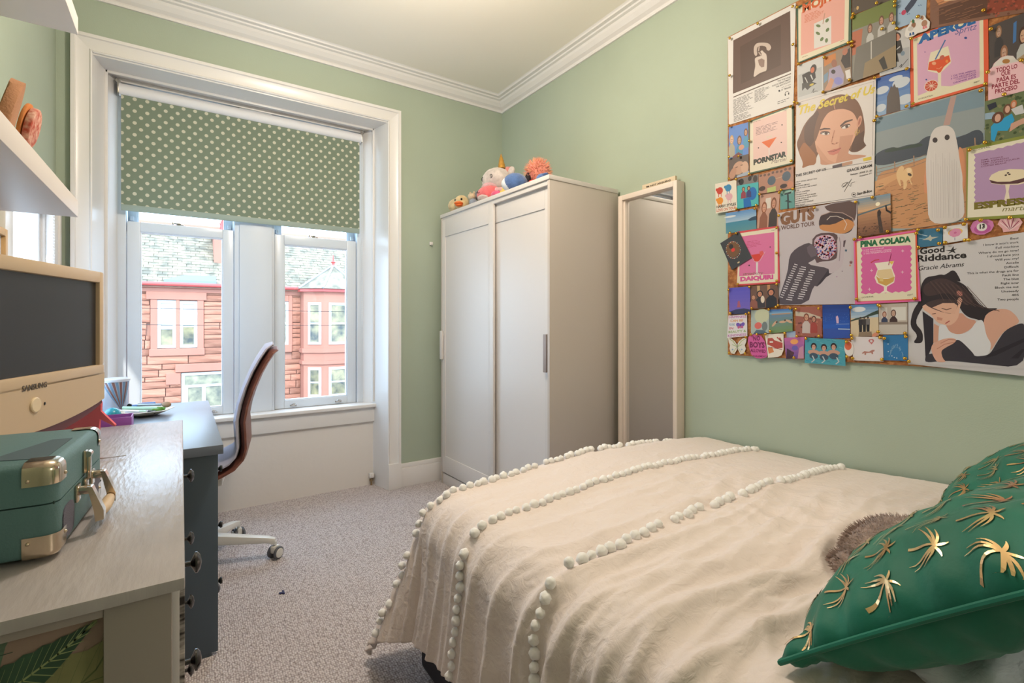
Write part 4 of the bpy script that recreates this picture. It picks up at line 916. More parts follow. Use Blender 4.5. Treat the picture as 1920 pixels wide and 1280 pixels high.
# duvet: a cloth laid over the bed; cloth coordinates s (from wall leftwards) and t (from head to foot)
ZT = .615; SX, SY = .775, 1.45; RR = .135
def ridged(p): return 1-abs(noise.noise(p))*2
def duvet_pt(s, t, wr_=1.0):
    x = 2.135-s; y = .13+t
    ex = max(0, SX-x); ey = max(0, y-SY); L_ = math.hypot(ex, ey)
    cxy = (max(x, SX), min(y, SY))
    lift = .035*math.sin(PI*min(1, max(0, (x-SX)/(2.135-SX))))*(1 if L_ == 0 else 1) + .012*noise.noise(Vector((x*2.1, y*2.1, 3)))
    lift += .010*math.cos((y-.2)*3)
    if L_ > 0:
        dx, dy = -ex/L_, ey/L_; q = RR*PI/2
        if L_ < q: th = L_/RR; hz = RR*math.sin(th); dr = RR*(1-math.cos(th)); nz = math.cos(th); nh = math.sin(th)
        else:
            cf = 2*abs(dx*dy); hz = RR+(L_-q)*(.12+.30*cf); dr = RR+(L_-q)*(.985-.04*cf); nz = .1; nh = .99
        P = Vector((cxy[0]+dx*hz, cxy[1]+dy*hz, ZT+lift-dr)); n = Vector((dx*nh, dy*nh, nz))
    else:
        P = Vector((x, y, ZT+lift)); n = Vector((0, 0, 1)); dx = dy = 0
    if wr_:
        hang = min(1, L_/.28) if L_ > 0 else 0
        gx = 1/(1+math.exp((x-1.62)/.13)); gy = 1/(1+math.exp((y-1.02)/.10)); mid = gx*gy
        wallside = max(0, min(1, (2.135-x)/.3))
        lw = noise.noise(Vector((s*1.3, t*1.6, 11))); lw2 = noise.noise(Vector((s*2.6, t*2.4, 23)))
        c1 = t+.10*math.sin(min(s, 1.6)*1.9+.4)*mid
        def crease(v, k): q = abs(math.sin(v)); return (1-q)**k
        m1 = .35+.65*max(0, min(1, .5+1.3*noise.noise(Vector((s*1.9, t*4.5, 31)))))
        m2 = .25+.75*max(0, min(1, .5+1.5*noise.noise(Vector((s*3.2, t*6.5, 41)))))
        a1 = (crease(c1*PI/.105+lw*2.6+lw2*.9, 1.5)-.28)*m1
        a2 = (crease((c1+.16*s*mid)*PI/.058+lw2*3.0, 1.7)-.25)*m2
        a3 = ridged(Vector((s*6.5+t*2.5+lw*1.5, t*11-s*1.5+lw2, 6)))-.45
        a4 = ridged(Vector((s*17+lw*3, t*21+lw2*3, 1)))-.45
        hf = hang*(1-.5*max(0, -math.cos(0)))
        A1 = .002+.019*mid*wallside+.020*hang; A2 = .001+.008*mid+.008*hang; A3 = (.0026+.0095*mid*(1-hang*.7))*wallside; A4 = .0010+.0016*mid+.0004*hang
        if ey > ex:   # the foot drop folds run down as well
            a1 = (crease(x*PI/.10+lw*2.2, 1.5)-.28)*m1; a2 = (crease(x*PI/.055+lw2*2.5, 1.7)-.25)*m2
        P += n*(A1*a1+A2*a2+A3*a3+A4*a4)
    P.x = min(P.x, 2.150)
    if P.x > 2.04: P.y = min(P.y, 1.598)
    P.z = max(P.z, .02)
    return P
S_MAX, T_MAX = 2.135-SX+.515, 1.45-.13+.50
NU, NV = 380, 320
def smax(t):
    y = .13+t
    return 2.135-SX + .50 - .10*max(0, (1.25-y)) + .012*math.sin(y*9)
def dgrid(off):
    mb = MB()
    V = []
    for j in range(NV+1):
        t = T_MAX*j/NV; sm = smax(t); row = []
        for i in range(NU+1):
            s = sm*i/NU; row.append(duvet_pt(s, t))
        V.append(row)
    return V
V = dgrid(0); mb = MB()
BV = [[mb.bm.verts.new(p) for p in row] for row in V]
for j in range(NV):
    for i in range(NU): mb.bm.faces.new((BV[j][i], BV[j][i+1], BV[j+1][i+1], BV[j+1][i]))
duv = thing('duvet', 'crumpled cream duvet with rows of white pompoms covering the bed', 'duvet', (1.4, .8, .58))
cv = part('cover', mb, M_duv, duv, True, smooth=180)
so = cv.modifiers.new('thick', 'SOLIDIFY'); so.thickness = .012; so.offset = 0
def nrm(s, t):
    x = 2.135-s; y = .13+t; ex = max(0, SX-x); ey = max(0, y-SY); L_ = math.hypot(ex, ey)
    if L_ < 1e-6: return Vector((0, 0, 1))
    th = min(L_/RR, PI/2-.1); return Vector((-ex/L_*math.sin(th), ey/L_*math.sin(th), math.cos(th)))
pm = MB(); bmesh.ops.create_icosphere(pm.bm, subdivisions=2, radius=.0125); pm.jitter(.0028, 150)
pms = []
for k in range(3):
    p_ = MB(); bmesh.ops.create_icosphere(p_.bm, subdivisions=3, radius=.0128)
    for v in p_.bm.verts: v.co += v.co.normalized()*(noise.noise(v.co*170+Vector((k*9, 0, 0)))*.0022)
    o_ = finish('pompom', p_, mat('white_wool', (240, 238, 236), .9, bump=.15, bscale=500, sheen=.2), 180); pms.append(o_.data); bpy.data.objects.remove(o_)
pm.bm.free()
rows_t = [(1.50, .0, 'hem'), (1.185, 0, 'a'), (.845, 0, 'b')]
rp = random.Random(11); npom = 0
for (yy, _, nm) in rows_t:
    t0 = yy-.13; sm = smax(t0); s = .03; run = MB(); pts = []
    while s < sm-.01:
        tt = t0+.004*math.sin(s*14)
        if nm == 'hem': tt = (1.57-.13*min(1, s/1.25)+max(0, s-1.45)*.75)-.13
        p = duvet_pt(s, tt); n = nrm(s, tt)
        # cord
        pts.append(duvet_pt(s, tt-.010)+n*.003)
        if nm == 'hem' and .0 < s < 2: tt2 = tt
        if rp.random() > .07:
            o_ = bpy.data.objects.new('pompom', rp.choice(pms)); C.objects.link(o_); o_.parent = duv
            side = Vector((0, .012, 0))
            jit = Vector((rp.uniform(-.003, .003), rp.uniform(-.004, .006), 0))
            o_.location = p+n*.0115+side+jit-Vector(duv.location); o_.rotation_euler = (rp.uniform(0, 6), rp.uniform(0, 6), 0); q_ = rp.uniform(.88, 1.16); o_.scale = (q_, q_, q_); npom += 1
        s += .0285+rp.uniform(-.003, .003)
    part('trim_cord', MB().tube(pts, .0022, 6), mat('cream_cord', (232, 214, 190), .9), duv, True)
print('POMPOMS', npom)

# ---------------------------------------------------------------- pillow and cushions
def cushion_mb(A, ex, ey, w, h, th, n=40, pinch=.10, wrk=.007, seed=0, sides=1):
    """A corner, ex / ey edge directions, puffed both ways"""
    ex = Vector(ex).normalized(); ey = Vector(ey); ey = (ey-ex*ey.dot(ex)).normalized(); nz = ex.cross(ey)
    if nz.z < 0: nz = -nz
    def P(u, v, sg):
        cu, cvv = 2*u-1, 2*v-1
        puff = max(0, (1-abs(cu)**2.6))**.62*max(0, (1-abs(cvv)**2.6))**.62
        uu = u+ (-.5*cu*pinch*(1-cvv*cvv)*abs(cu)**2)*1.0; vv = v+(-.5*cvv*pinch*(1-cu*cu)*abs(cvv)**2)
        p = Vector(A)+ex*w*uu+ey*h*vv+nz*sg*th/2*puff
        k = noise.noise(Vector((u*7+seed, v*7, sg)))*wrk + (ridged(Vector((u*4+seed, v*4, sg+3)))-.4)*wrk*1.2
        edge = min(u, 1-u, v, 1-v)
        fold = math.sin((u if edge in (v, 1-v) else v)*46+seed)*.010*math.exp(-edge*9)*(1 if edge > .001 else 0)
        return p+nz*sg*(k*puff+fold)
    return P, nz
def cushion(name, lb, cat, A, ex, ey, w, h, th, m, m_pipe=None, motif=None, seed=0, wrk=.008, pinch=.10):
    P, nz = cushion_mb(A, ex, ey, w, h, th, pinch=pinch, wrk=wrk, seed=seed); n = 48; mb = MB()
    G = {}
    for sg in (1, -1):
        for i in range(n+1):
            for j in range(n+1):
                if sg == -1 and (i in (0, n) or j in (0, n)): G[(sg, i, j)] = G[(1, i, j)]
                else: G[(sg, i, j)] = mb.bm.verts.new(P(i/n, j/n, sg))
        for i in range(n):
            for j in range(n):
                f = (G[(sg, i, j)], G[(sg, i+1, j)], G[(sg, i+1, j+1)], G[(sg, i, j+1)])
                mb.bm.faces.new(f if sg == 1 else f[::-1])
    c_ = P(.5, .5, -1); root = thing(name, lb, cat, (c_.x, c_.y, c_.z))
    part('case', mb, m, root, True, smooth=180)
    if m_pipe:
        pts = [P(i/n, 0, 1) for i in range(n)]+[P(1, i/n, 1) for i in range(n)]+[P(1-i/n, 1, 1) for i in range(n)]+[P(0, 1-i/n, 1) for i in range(n)]
        part('piping', MB().tube(pts, .0045, 8, cyc=True), m_pipe, root, True)
    if motif:
        motif(P, root, nz)
    return root
M_vel = mat('emerald_velvet', (14, 114, 92), .6, sheen=.15, bump=.12, bscale=40, var=.25, vscale=6, spec=.35)
M_foil = mat('champagne_foil', (222, 190, 140), .26, metal=1)
rnd3 = random.Random(9)
def palms(P, root, nz):
    k = 0
    for gi in range(6):
        for gj in range(6):
            u0, v0 = .055+gi*.155+(.077 if gj % 2 else 0), .10+gj*.16
            if u0 > .97 or v0 > .97: continue
            sc = .072; rot = rnd3.uniform(-.2, .2)+(.35 if (gi+gj) % 2 else -.25); mb = MB()
            def Q(a, b):
                c_, s_ = math.cos(rot), math.sin(rot); u = u0+(a*c_-b*s_)*sc; v = v0+(a*s_+b*c_)*sc
                u = min(max(u, .012), .988); v = min(max(v, .012), .988); return P(u, v, 1)+nz*.0018
            def stroke(pts, w0, w1):
                n_ = len(pts)-1
                L1, L2 = [], []
                for i, (a, b) in enumerate(pts):
                    a2, b2 = pts[min(i+1, n_)]; a1, b1 = pts[max(i-1, 0)]; d = math.hypot(a2-a1, b2-b1)+1e-9; nx, ny = -(b2-b1)/d, (a2-a1)/d; w_ = w0+(w1-w0)*i/n_; w_ *= (.35+.65*math.sin(PI*min(1, (i+.6)/(n_+.6)))) if w0 > .06 else 1
                    L1.append(Q(a+nx*w_, b+ny*w_)); L2.append(Q(a-nx*w_, b-ny*w_))
                for i in range(n_): mb.quad(L1[i], L1[i+1], L2[i+1], L2[i])
            stroke([(.10*math.sin(q*1.6), -1.15+q*1.35) for q in [i/8 for i in range(9)]], .06, .045)
            for fa in (-2.1, -1.6, -1.05, -.4, .4, 1.05, 1.6, 2.1):
                L_ = .95; stroke([(.05+L_*q*math.sin(fa), .20+L_*q*math.cos(fa)*.8-.75*q*q*abs(math.sin(fa))) for q in [i/7 for i in range(8)]], .075, .03)
            part('foil_palm_print', mb, M_foil, root, True, 180)
cushion('bed_pillow', 'white pillow under the green cushion at the bed edge', 'pillow', (.875, .310, .668), (1, .0, .02), (.0, -1, .10), .62, .46, .13, M_pil, seed=2, wrk=.006, pinch=.04)
cushion('palm_cushion', 'emerald green velvet cushion with gold palms nearest the camera', 'cushion', (.765, .398, .655), (1, .02, .02), (.02, -.765, .643), .46, .46, .17, M_vel, M_vel, palms, 0)
cushion('palm_cushion', 'emerald green velvet cushion with gold palms leaning by right wall', 'cushion', (1.53, .45, .645), (1, .06, .0), (.02, -.80, .60), .46, .46, .17, M_vel, M_vel, palms, 5)
bp_ = thing('fluffy_plush', 'brown fluffy soft toy lying between the two green cushions', 'soft toy', (1.345, .445, .622))
M_bf = fur('taupe_fur', (158, 134, 124))
part('body', MB().ell((0, .0, .045), (.17, .08, .050), 28, 18).jitter(.008, 30), M_bf, bp_)
part('head', MB().ell((-.14, .015, .030), (.06, .05, .035), 20, 14).jitter(.006, 40), M_bf, bp_)
mb = MB()
for i in range(2600):
    v = Vector((rnd3.gauss(0, 1), rnd3.gauss(0, 1), abs(rnd3.gauss(0, 1)))).normalized()
    if i % 4: p = Vector((v.x*.17, v.y*.08, .045+v.z*.050))
    else: p = Vector((-.14+v.x*.06, .015+v.y*.05, .030+v.z*.035))
    d_ = (v+Vector((rnd3.uniform(-.6, .6), rnd3.uniform(-.6, .6), rnd3.uniform(-.4, .2)))).normalized(); s_ = v.orthogonal().normalized()*.0018
    mb.bm.faces.new([mb.bm.verts.new(p-s_), mb.bm.verts.new(p+s_), mb.bm.verts.new(p+d_*.014)])
o = part('fur', mb, M_bf, bp_, smooth=0); o['kind'] = 'stuff'
# ---------------------------------------------------------------- cork board with everything pinned to it
WX = XR-.0005
cork = MB(); ca, cb = onX(1366, 69, XR-.012), onX(1367, 665, XR-.012)
cyl_ = ca.y+.004; cy0 = .30
cork.box(XR-.012, XR-.0005, cy0, cyl_, cb.z, ca.z, .0008)
single('cork_board', cork, mat('cork', (184, 124, 74), .85, bump=.5, bscale=140, var=.35, vscale=60, rgb2=(140, 84, 46)), 'large brown cork pin board fixed on the right wall', 'pin board')
def vcmat(name, rough):
    m = bpy.data.materials.new(name); m.use_nodes = True; nt = m.node_tree; b = nt.nodes['Principled BSDF']
    a = nt.nodes.new('ShaderNodeAttribute'); a.attribute_name = 'ink'; nt.links.new(a.outputs['Color'], b.inputs['Base Color'])
    b.inputs['Roughness'].default_value = rough; b.inputs['Specular IOR Level'].default_value = .35; return m
M_ink = vcmat('printed_ink', .42)
class Print:
    """flat coloured shapes printed on a sheet; every shape maps to the sheet's plane on the wall"""
    def __init__(s, mapf, X): s.V = []; s.Fc = []; s.Cl = []; s.m = mapf; s.X = X; s.k = 0
    def _w(s, x, y):
        p = s.m(x, y); return (s.X-.000012*(s.k+1), p[0], p[1])
    sm = 0
    def poly(s, col, *pts):
        if len(pts) == 1: pts = pts[0]
        if not isinstance(pts[0], (tuple, list)): pts = list(zip(pts[0::2], pts[1::2]))
        if s.sm and len(pts) > 6:
            for _ in range(s.sm): pts = [q for a, b in zip(pts, pts[1:]+pts[:1]) for q in ((a[0]*.78+b[0]*.22, a[1]*.78+b[1]*.22), (a[0]*.22+b[0]*.78, a[1]*.22+b[1]*.78))]
        i = len(s.V); s.V += [s._w(*p) for p in pts]; s.Fc.append(tuple(range(i, i+len(pts)))); s.Cl.append(col); s.k += 1; return s
    def rect(s, col, x0, y0, x1, y1): return s.poly(col, [(x0, y0), (x1, y0), (x1, y1), (x0, y1)])
    def ell(s, col, cx, cy, rx, ry, rot=0, n=22):
        c, q = math.cos(rot), math.sin(rot)
        return s.poly(col, [(cx+rx*math.cos(a)*c-ry*math.sin(a)*q, cy+rx*math.cos(a)*q+ry*math.sin(a)*c) for a in [2*PI*i/n for i in range(n)]])
    def grad(s, c0, c1, x0, y0, x1, y1, n=8):
        for i in range(n):
            f = (i+.5)/n; c = tuple(c0[k]+(c1[k]-c0[k])*f for k in range(3)); s.rect(c, x0, y0+(y1-y0)*i/n, x1, y0+(y1-y0)*(i+1)/n)
        return s
    def line(s, col, pts, w):
        if not isinstance(pts[0], (tuple, list)): pts = list(zip(pts[0::2], pts[1::2]))
        for a, b in zip(pts, pts[1:]):
            d = math.hypot(b[0]-a[0], b[1]-a[1])+1e-9; nx, ny = -(b[1]-a[1])/d*w/2, (b[0]-a[0])/d*w/2; ex, ey = ny*.5, -nx*.5
            k = len(s.V); s.V += [s._w(*q) for q in ((a[0]+nx-ex, a[1]+ny-ey), (b[0]+nx+ex, b[1]+ny+ey), (b[0]-nx+ex, b[1]-ny+ey), (a[0]-nx-ex, a[1]-ny-ey))]; s.Fc.append((k, k+1, k+2, k+3)); s.Cl.append(col)
        s.k += 1; return s
    def text(s, col, txt, xa, ya, xb, yb, h, bold=0, ital=0, fit=True):
        """baseline from (xa,ya) to (xb,yb); h = cap height in sheet units, measured upwards"""
        me = text_mesh(txt, 1.0, bold=bold); xs = [v.co.x for v in me.vertices]
        if not xs: return s
        w = max(xs); i0 = len(s.V); d = math.hypot(xb-xa, yb-ya)
        for v in me.vertices:
            t = (v.co.x+ital*v.co.y)/w; yy = v.co.y/.69
            s.V.append(s._w(xa+(xb-xa)*t, ya+(yb-ya)*t-h*yy))
        for p in me.polygons: s.Fc.append(tuple(i0+k for k in p.vertices)); s.Cl.append(col)
        bpy.data.meshes.remove(me); s.k += 1; return s
    def lines(s, col, x0, y0, x1, dy, n, th, slope=0, rag=None, rg=None):
        r_ = rg or random.Random(int(x0*7+y0*3))
        for i in range(n):
            L = (x1-x0)*(r_.uniform(.55, 1) if rag is None else rag); y = y0+dy*i
            x = x0
            while x < x0+L:
                wd = r_.uniform(.12, .3)*(x1-x0); xe = min(x+wd, x0+L); s.poly(col, [(x, y+(x-x0)*slope), (xe, y+(xe-x0)*slope), (xe, y+th+(xe-x0)*slope), (x, y+th+(x-x0)*slope)]); s.k -= 1; x = xe+.035*(x1-x0)
        s.k += 1; return s
    def done(s, par, origin):
        me = bpy.data.meshes.new('print'); me.from_pydata([Vector(v)-origin for v in s.V], [], s.Fc)
        a = me.color_attributes.new('ink', 'FLOAT_COLOR', 'CORNER'); 
        cols = []
        for f, c in zip(s.Fc, s.Cl): cols += [*[q*.76 for q in lin(c)], 1]*len(f)
        a.data.foreach_set('color', cols); me.materials.append(M_ink); me.validate()
        # make every face look into the room
        bm = bmesh.new(); bm.from_mesh(me)
        fl_ = [f for f in bm.faces if f.normal.x > 0]; bmesh.ops.reverse_faces(bm, faces=fl_); bm.to_mesh(me); bm.free()
        o = bpy.data.objects.new('print', me); C.objects.link(o); o.parent = par; return o
layer = [0]; OUT = []
def paper(name, label, cat, quad, base, mode='uv', outline=None, group=None, thick=.0006, gloss=.5):
    """quad / outline in photo pixels, laid on the wall plane. returns (thing, Print)"""
    layer[0] += 1; X = XR-.0128-.0014*(LAYER.get(label, layer[0] % 6))
    T = lambda x, y: (lambda p: (p.y, p.z))(onX(x, y, X))
    if isinstance(mode, tuple): ox, oy, sc = mode; conv = lambda x, y: (ox+x/sc, oy+y/sc)
    else: conv = lambda x, y: (x, y)
    q = [T(*conv(*p)) for p in quad] if quad else None
    if mode == 'uv':
        def mapf(u, v):
            a = (q[0][0]+(q[1][0]-q[0][0])*u, q[0][1]+(q[1][1]-q[0][1])*u); b = (q[3][0]+(q[2][0]-q[3][0])*u, q[3][1]+(q[2][1]-q[3][1])*u)
            return (a[0]+(b[0]-a[0])*v, a[1]+(b[1]-a[1])*v)
    else: mapf = lambda x, y: T(*conv(x, y))
    oq = [T(*conv(*p)) for p in outline] if outline else q
    OUT.append((label, oq)); mb = MB().prism([(X, a, b) for a, b in oq], (thick, 0, 0))
    r_ = sum(a for a, b in oq)/len(oq), min(b for a, b in oq)
    t = thing(name, label, cat, (X, r_[0], r_[1]), 0, group)
    part('sheet', mb, mat('paper_%d_%d_%d' % tuple(base), tuple(q*.905 for q in base), gloss), t, True, 0)
    return t, Print(mapf, X)
LAYER = {}
def end(tp):
    th = tp[0][0] if isinstance(tp[0], tuple) else tp[0]; tp[1].done(th, Vector(th.location))
A_ = (1350, 0, 6.4); B_ = (1620, 0, 6.4); C_ = (1350, 190, 6.4); D_ = (1620, 190, 6.4); E_ = (1330, 370, 6.4); F_ = (1580, 370, 5.647); G_ = (1340, 530, 6.4); H_ = (1580, 530, 5.647)
W = (228, 224, 222); K = (40, 34, 36); CR_ = (236, 226, 200); PK = (224, 130, 178); SK = (206, 150, 122)
def Z(mode, pts): return [(mode[0]+x/mode[2], mode[1]+y/mode[2]) for x, y in pts]
def person(p, x, y, h, hair, skin, top, w=.5):
    p.ell(hair, x, y-h*.02, h*.26, h*.34); p.poly(top, [(x-h*w*.3, y+h*.28), (x+h*w*.3, y+h*.28), (x+h*w*.75, y+h*.55), (x+h*w*.8, y+h*1.3), (x-h*w*.8, y+h*1.3), (x-h*w*.75, y+h*.55)])
    p.ell(skin, x, y, h*.17, h*.24); p.line((60, 40, 36), [(x-h*.1, y-h*.03), (x-h*.04, y-h*.03)], h*.03); p.line((60, 40, 36), [(x+h*.04, y-h*.03), (x+h*.1, y-h*.03)], h*.03); p.line((170, 80, 76), [(x-h*.05, y+h*.11), (x+h*.05, y+h*.11)], h*.03)

# -- upper left album poster
LAYER.update({'white poster with dark brown square showing a pale curled figure': 1})
t = paper('album_poster', 'white poster with dark brown square showing a pale curled figure', 'poster', [(95, 455), (910, 32), (882, 1250), (105, 1500)], W, A_); p = t[1]
p.poly((104, 80, 72), 160, 485, 842, 130, 852, 850, 155, 1125); p.poly((92, 70, 62), 240, 560, 730, 290, 730, 780, 250, 1010)
p.sm = 2; p.poly((206, 188, 178), 405, 560, 440, 515, 520, 510, 590, 520, 620, 570, 590, 612, 560, 600, 555, 560, 500, 545, 450, 560, 440, 610, 450, 650, 430, 680, 405, 640)
p.poly((220, 204, 194), 415, 700, 450, 680, 500, 670, 500, 640, 480, 620, 505, 600, 530, 630, 560, 650, 565, 760, 560, 850, 520, 860, 470, 880, 400, 935, 410, 860, 425, 790)
p.poly((150, 124, 114), 455, 720, 500, 700, 535, 720, 530, 800, 500, 810, 470, 780); p.line((190, 170, 160), [(470, 560), (460, 620), (490, 660)], 16)
p.poly((96, 74, 66), 160, 1160, 490, 1022, 490, 1036, 160, 1172); p.poly((96, 74, 66), 490, 1022, 852, 876, 852, 888, 490, 1036)
for i in range(3): p.text(K, ('THE TORTURED', 'POETS DEPARTMENT', 'THE ANTHOLOGY')[i], (690, 625, 670)[i], 985+i*30+(0, 28, 10)[i], 850, 930+i*27, 17, .02)
p.text(K, 'APR 19 2024', 735, 1060, 850, 1016, 11); p.text(K, '31 TRACKS', 735, 1090, 850, 1052, 18, .03); p.ell(K, 712, 1090, 12, 12)
p.line(K, [(778, 1140), (785, 1108), (808, 1095), (826, 1108), (828, 1128)], 6); p.ell(K, 784, 1138, 8, 12); p.ell(K, 824, 1124, 8, 12)
p.lines(K, 160, 1200, 400, 15, 13, 5, -.40); p.lines(K, 415, 1090, 600, 15, 10, 5, -.40); p.lines(K, 690, 1222, 850, 22, 2, 6, -.36); p.lines(K, 165, 1400, 390, 15, 5, 5, -.36); end(t)
# -- cocktail card, pink with mint
t = paper('cocktail_card_backing', 'green backed cream cocktail card with mint leaves at the board top', 'card', [(912, 85), (1572, -205), (1576, 512), (930, 762)], (38, 84, 58), A_); p = t[1]
p.poly(CR_, 938, 100, 1550, -170, 1540, 500, 942, 745); p.poly((238, 176, 164), 975, 150, 1500, -75, 1490, 470, 970, 668)
p.text((214, 96, 40), 'MOJITO', 985, 155, 1480, -60, 95, .05); p.lines((214, 120, 84), 1015, 185, 1280, 17, 6, 6, -.40)
p.poly(W, 1128, 285, 1335, 190, 1335, 525, 1128, 585); p.poly((190, 150, 130), 1252, 160, 1262, 156, 1240, 285, 1230, 289)
for (x, y, r) in ((1180, 310, .2), (1285, 245, 2.2), (1175, 400, .5), (1290, 358, 2.2), (1222, 470, 2.2), (1278, 485, 1.8)): p.ell((110, 130, 84), x, y, 28, 17, r)
p.lines((150, 120, 96), 1440, 500, 1500, 10, 1, 6, -.4); p.lines((150, 120, 96), 985, 685, 1110, 10, 1, 6, -.35); end(t)
# -- skater with signature
t = paper('signed_photo', 'small signed photo of person crouching in black jacket', 'photo', [(926, 790), (1238, 668), (1242, 1120), (930, 1215)], (206, 206, 208), A_); p = t[1]
p.poly((186, 188, 190), 940, 900, 1220, 800, 1225, 1080, 940, 1170); p.poly(K, 985, 900, 1060, 860, 1140, 855, 1150, 930, 1100, 990, 1000, 1000); p.ell((50, 40, 40), 1120, 830, 36, 62, .3); p.ell((206, 110, 74), 1110, 840, 22, 36, .3)
p.poly((60, 58, 56), 985, 1000, 1100, 980, 1160, 1000, 1090, 1040, 1050, 1080, 1020, 1050, 985, 1090); p.ell((214, 190, 80), 1100, 1015, 28, 12, -.4); p.line((200, 200, 200), [(1020, 930), (1050, 990)], 12); p.line((210, 210, 210), [(1090, 900), (1110, 950)], 14); p.line(K, [(1100, 1110), (1130, 1060), (1120, 1110), (1150, 1090), (1175, 1095)], 5); end(t)
t = paper('friends_photo', 'photo of two friends beside an orange wall with phone', 'photo', [(1242, 668), (1576, 535), (1580, 985), (1244, 1120)], (150, 128, 110), A_); p = t[1]
p.poly((206, 130, 64), 1250, 690, 1390, 635, 1390, 720, 1250, 800); p.poly((120, 150, 178), 1246, 900, 1300, 860, 1290, 960, 1246, 1000); p.ell((160, 106, 86), 1370, 760, 34, 48); p.poly((170, 160, 190), 1310, 830, 1440, 780, 1490, 900, 1480, 1010, 1290, 1080); p.poly((60, 52, 50), 1480, 640, 1560, 570, 1570, 800, 1500, 820, 1450, 730); p.ell((186, 120, 96), 1500, 620, 30, 44, .4)
p.ell((50, 42, 44), 1360, 860, 26, 26); p.ell((140, 140, 210), 1420, 970, 52, 46); p.poly((206, 150, 120), 1250, 1090, 1330, 930, 1370, 960, 1330, 1080); p.poly((226, 222, 220), 1500, 850, 1560, 830, 1570, 930, 1520, 950); end(t)
t = paper('picnic_photo', 'grey green group photo of people lying down seen from above', 'photo', [(1598, 30), (1680, -4), (1680, 125), (1598, 154)], (134, 130, 122)); p = t[1]
p.poly((116, 128, 66), 0, 0, 1, 0, 1, .25, 0, .22); p.poly((190, 110, 80), 0, .25, .25, .25, .2, .6, 0, .6)
for (x, y) in ((.42, .30), (.68, .25), (.9, .26)): person(p, x, y, .22, (110, 76, 56), (196, 148, 126), (196, 194, 192))
p.poly((120, 116, 110), .1, .5, 1, .45, 1, 1, 0, 1); p.poly((150, 130, 100), .3, .78, 1, .68, 1, 1, .25, 1); p.line((220, 216, 210), [(.45, .5), (.45, .75)], .02); p.poly((50, 48, 46), .62, .82, .74, .78, .82, .98, .72, .98); end(t)
t = paper('night_photo', 'dark brown night photo at the top edge of the board', 'photo', [(1597, -45), (1681, -78), (1681, -2), (1598, 28)], (78, 64, 52)); p = t[1]
for i in range(14): p.ell((206, 170, 110) if i % 3 else (110, 96, 80), rnd.uniform(.05, .95), rnd.uniform(.1, .95), .03, .05)
end(t)
t = paper('snow_climb_photo', 'pale blue photo of person in pink hat on snow', 'photo', [(1678, -30), (1740, -52), (1736, 34), (1680, 54)], (158, 184, 214)); p = t[1]
for i in range(16): p.ell((110, 140, 180), rnd.uniform(.05, .9), rnd.uniform(.3, .95), .03, .012, .5)
p.poly((60, 70, 96), .30, .62, .55, .45, .75, .30, .85, .40, .60, .62, .38, .75); p.ell((60, 70, 96), .75, .36, .10, .10); p.ell((196, 60, 100), .27, .70, .08, .055); end(t)
t = paper('canyon_photo', 'large red brown canyon photo at the top right corner', 'photo', [(1744, -45), (1930, -118), (1930, 22), (1744, 54)], (128, 84, 64)); p = t[1]
p.poly((206, 140, 96), .0, .3, .35, .35, .3, .55, .1, .6); p.poly((226, 190, 150), .2, .42, .45, .50, .35, .60, .15, .55); p.poly((96, 62, 48), .1, .65, .6, .6, .62, .95, .1, .95); p.poly((146, 66, 46), .62, .62, 1, .66, 1, .95, .6, .92)
for i in range(60): p.ell((176, 82, 60) if i % 2 else (110, 60, 44), rnd.uniform(.6, 1), rnd.uniform(.6, .98), .012, .016)
for i in range(25): p.line((150, 104, 80), [(x0_ := rnd.uniform(0, .5), y0_ := rnd.uniform(.55, 1)), (x0_+.1, y0_-.02)], .01)
end(t)
# -- standing person and speech bubble
t = paper('signed_portrait_card', 'signed white card of person standing in black tracksuit', 'card', [(180, 455), (550, 310), (556, 815), (188, 915)], (196, 194, 196), B_); p = t[1]
p.poly((176, 176, 182), 195, 640, 545, 560, 545, 790, 200, 890); p.poly((44, 40, 42), 360, 495, 440, 480, 465, 600, 440, 640, 400, 640, 420, 740, 380, 740, 360, 660, 355, 830, 330, 830, 320, 700, 290, 700, 280, 590, 300, 530)
p.line((206, 206, 208), [(320, 620), (330, 780)], 12); p.line((200, 200, 204), [(370, 610), (430, 560)], 12); p.ell((54, 40, 36), 400, 430, 44, 44); p.ell((206, 140, 116), 398, 448, 32, 44); p.ell((190, 130, 108), 300, 705, 18, 14); p.ell((120, 140, 160), 465, 640, 24, 30, .5); p.line(K, [(425, 800), (455, 770), (440, 810), (530, 705)], 6); end(t)
t = paper('speech_sticker', 'white oval speech sticker with small black handwriting', 'sticker', None, (226, 224, 222), B_, outline=[(290+108*math.cos(a), 395-math.cos(a)*38+84*math.sin(a)) for a in [2*PI*i/24 for i in range(24)]]); p = t[1]
for i, (s_, x) in enumerate((('WHAT', 250), ('MY SAFETY', 205), ('FINGERS', 225), ('GO IN', 240), ('SIDE', 250))): p.text(K, s_, x, 355+i*28, x+(85, 150, 120, 95, 70)[i], 330+i*28, 14, .02)
end(t)
t = paper('duck_sticker', 'white cut out sticker of two ducks in blue boots', 'sticker', None, (226, 222, 220), B_, outline=[(488, 430), (500, 350), (545, 290), (570, 235), (620, 222), (660, 200), (690, 182), (725, 185), (750, 225), (792, 260), (785, 335), (740, 370), (640, 400), (600, 430), (520, 455)]); p = t[1]
p.ell((150, 104, 80), 595, 300, 26, 36, .3); p.ell((44, 110, 70), 590, 255, 18, 24); p.ell((206, 200, 196), 560, 345, 36, 26, -.5); p.ell((206, 160, 60), 568, 262, 12, 6); p.ell((176, 130, 106), 725, 280, 34, 42, .5); p.ell((170, 120, 96), 700, 215, 16, 26); p.ell((226, 150, 60), 684, 222, 10, 5)
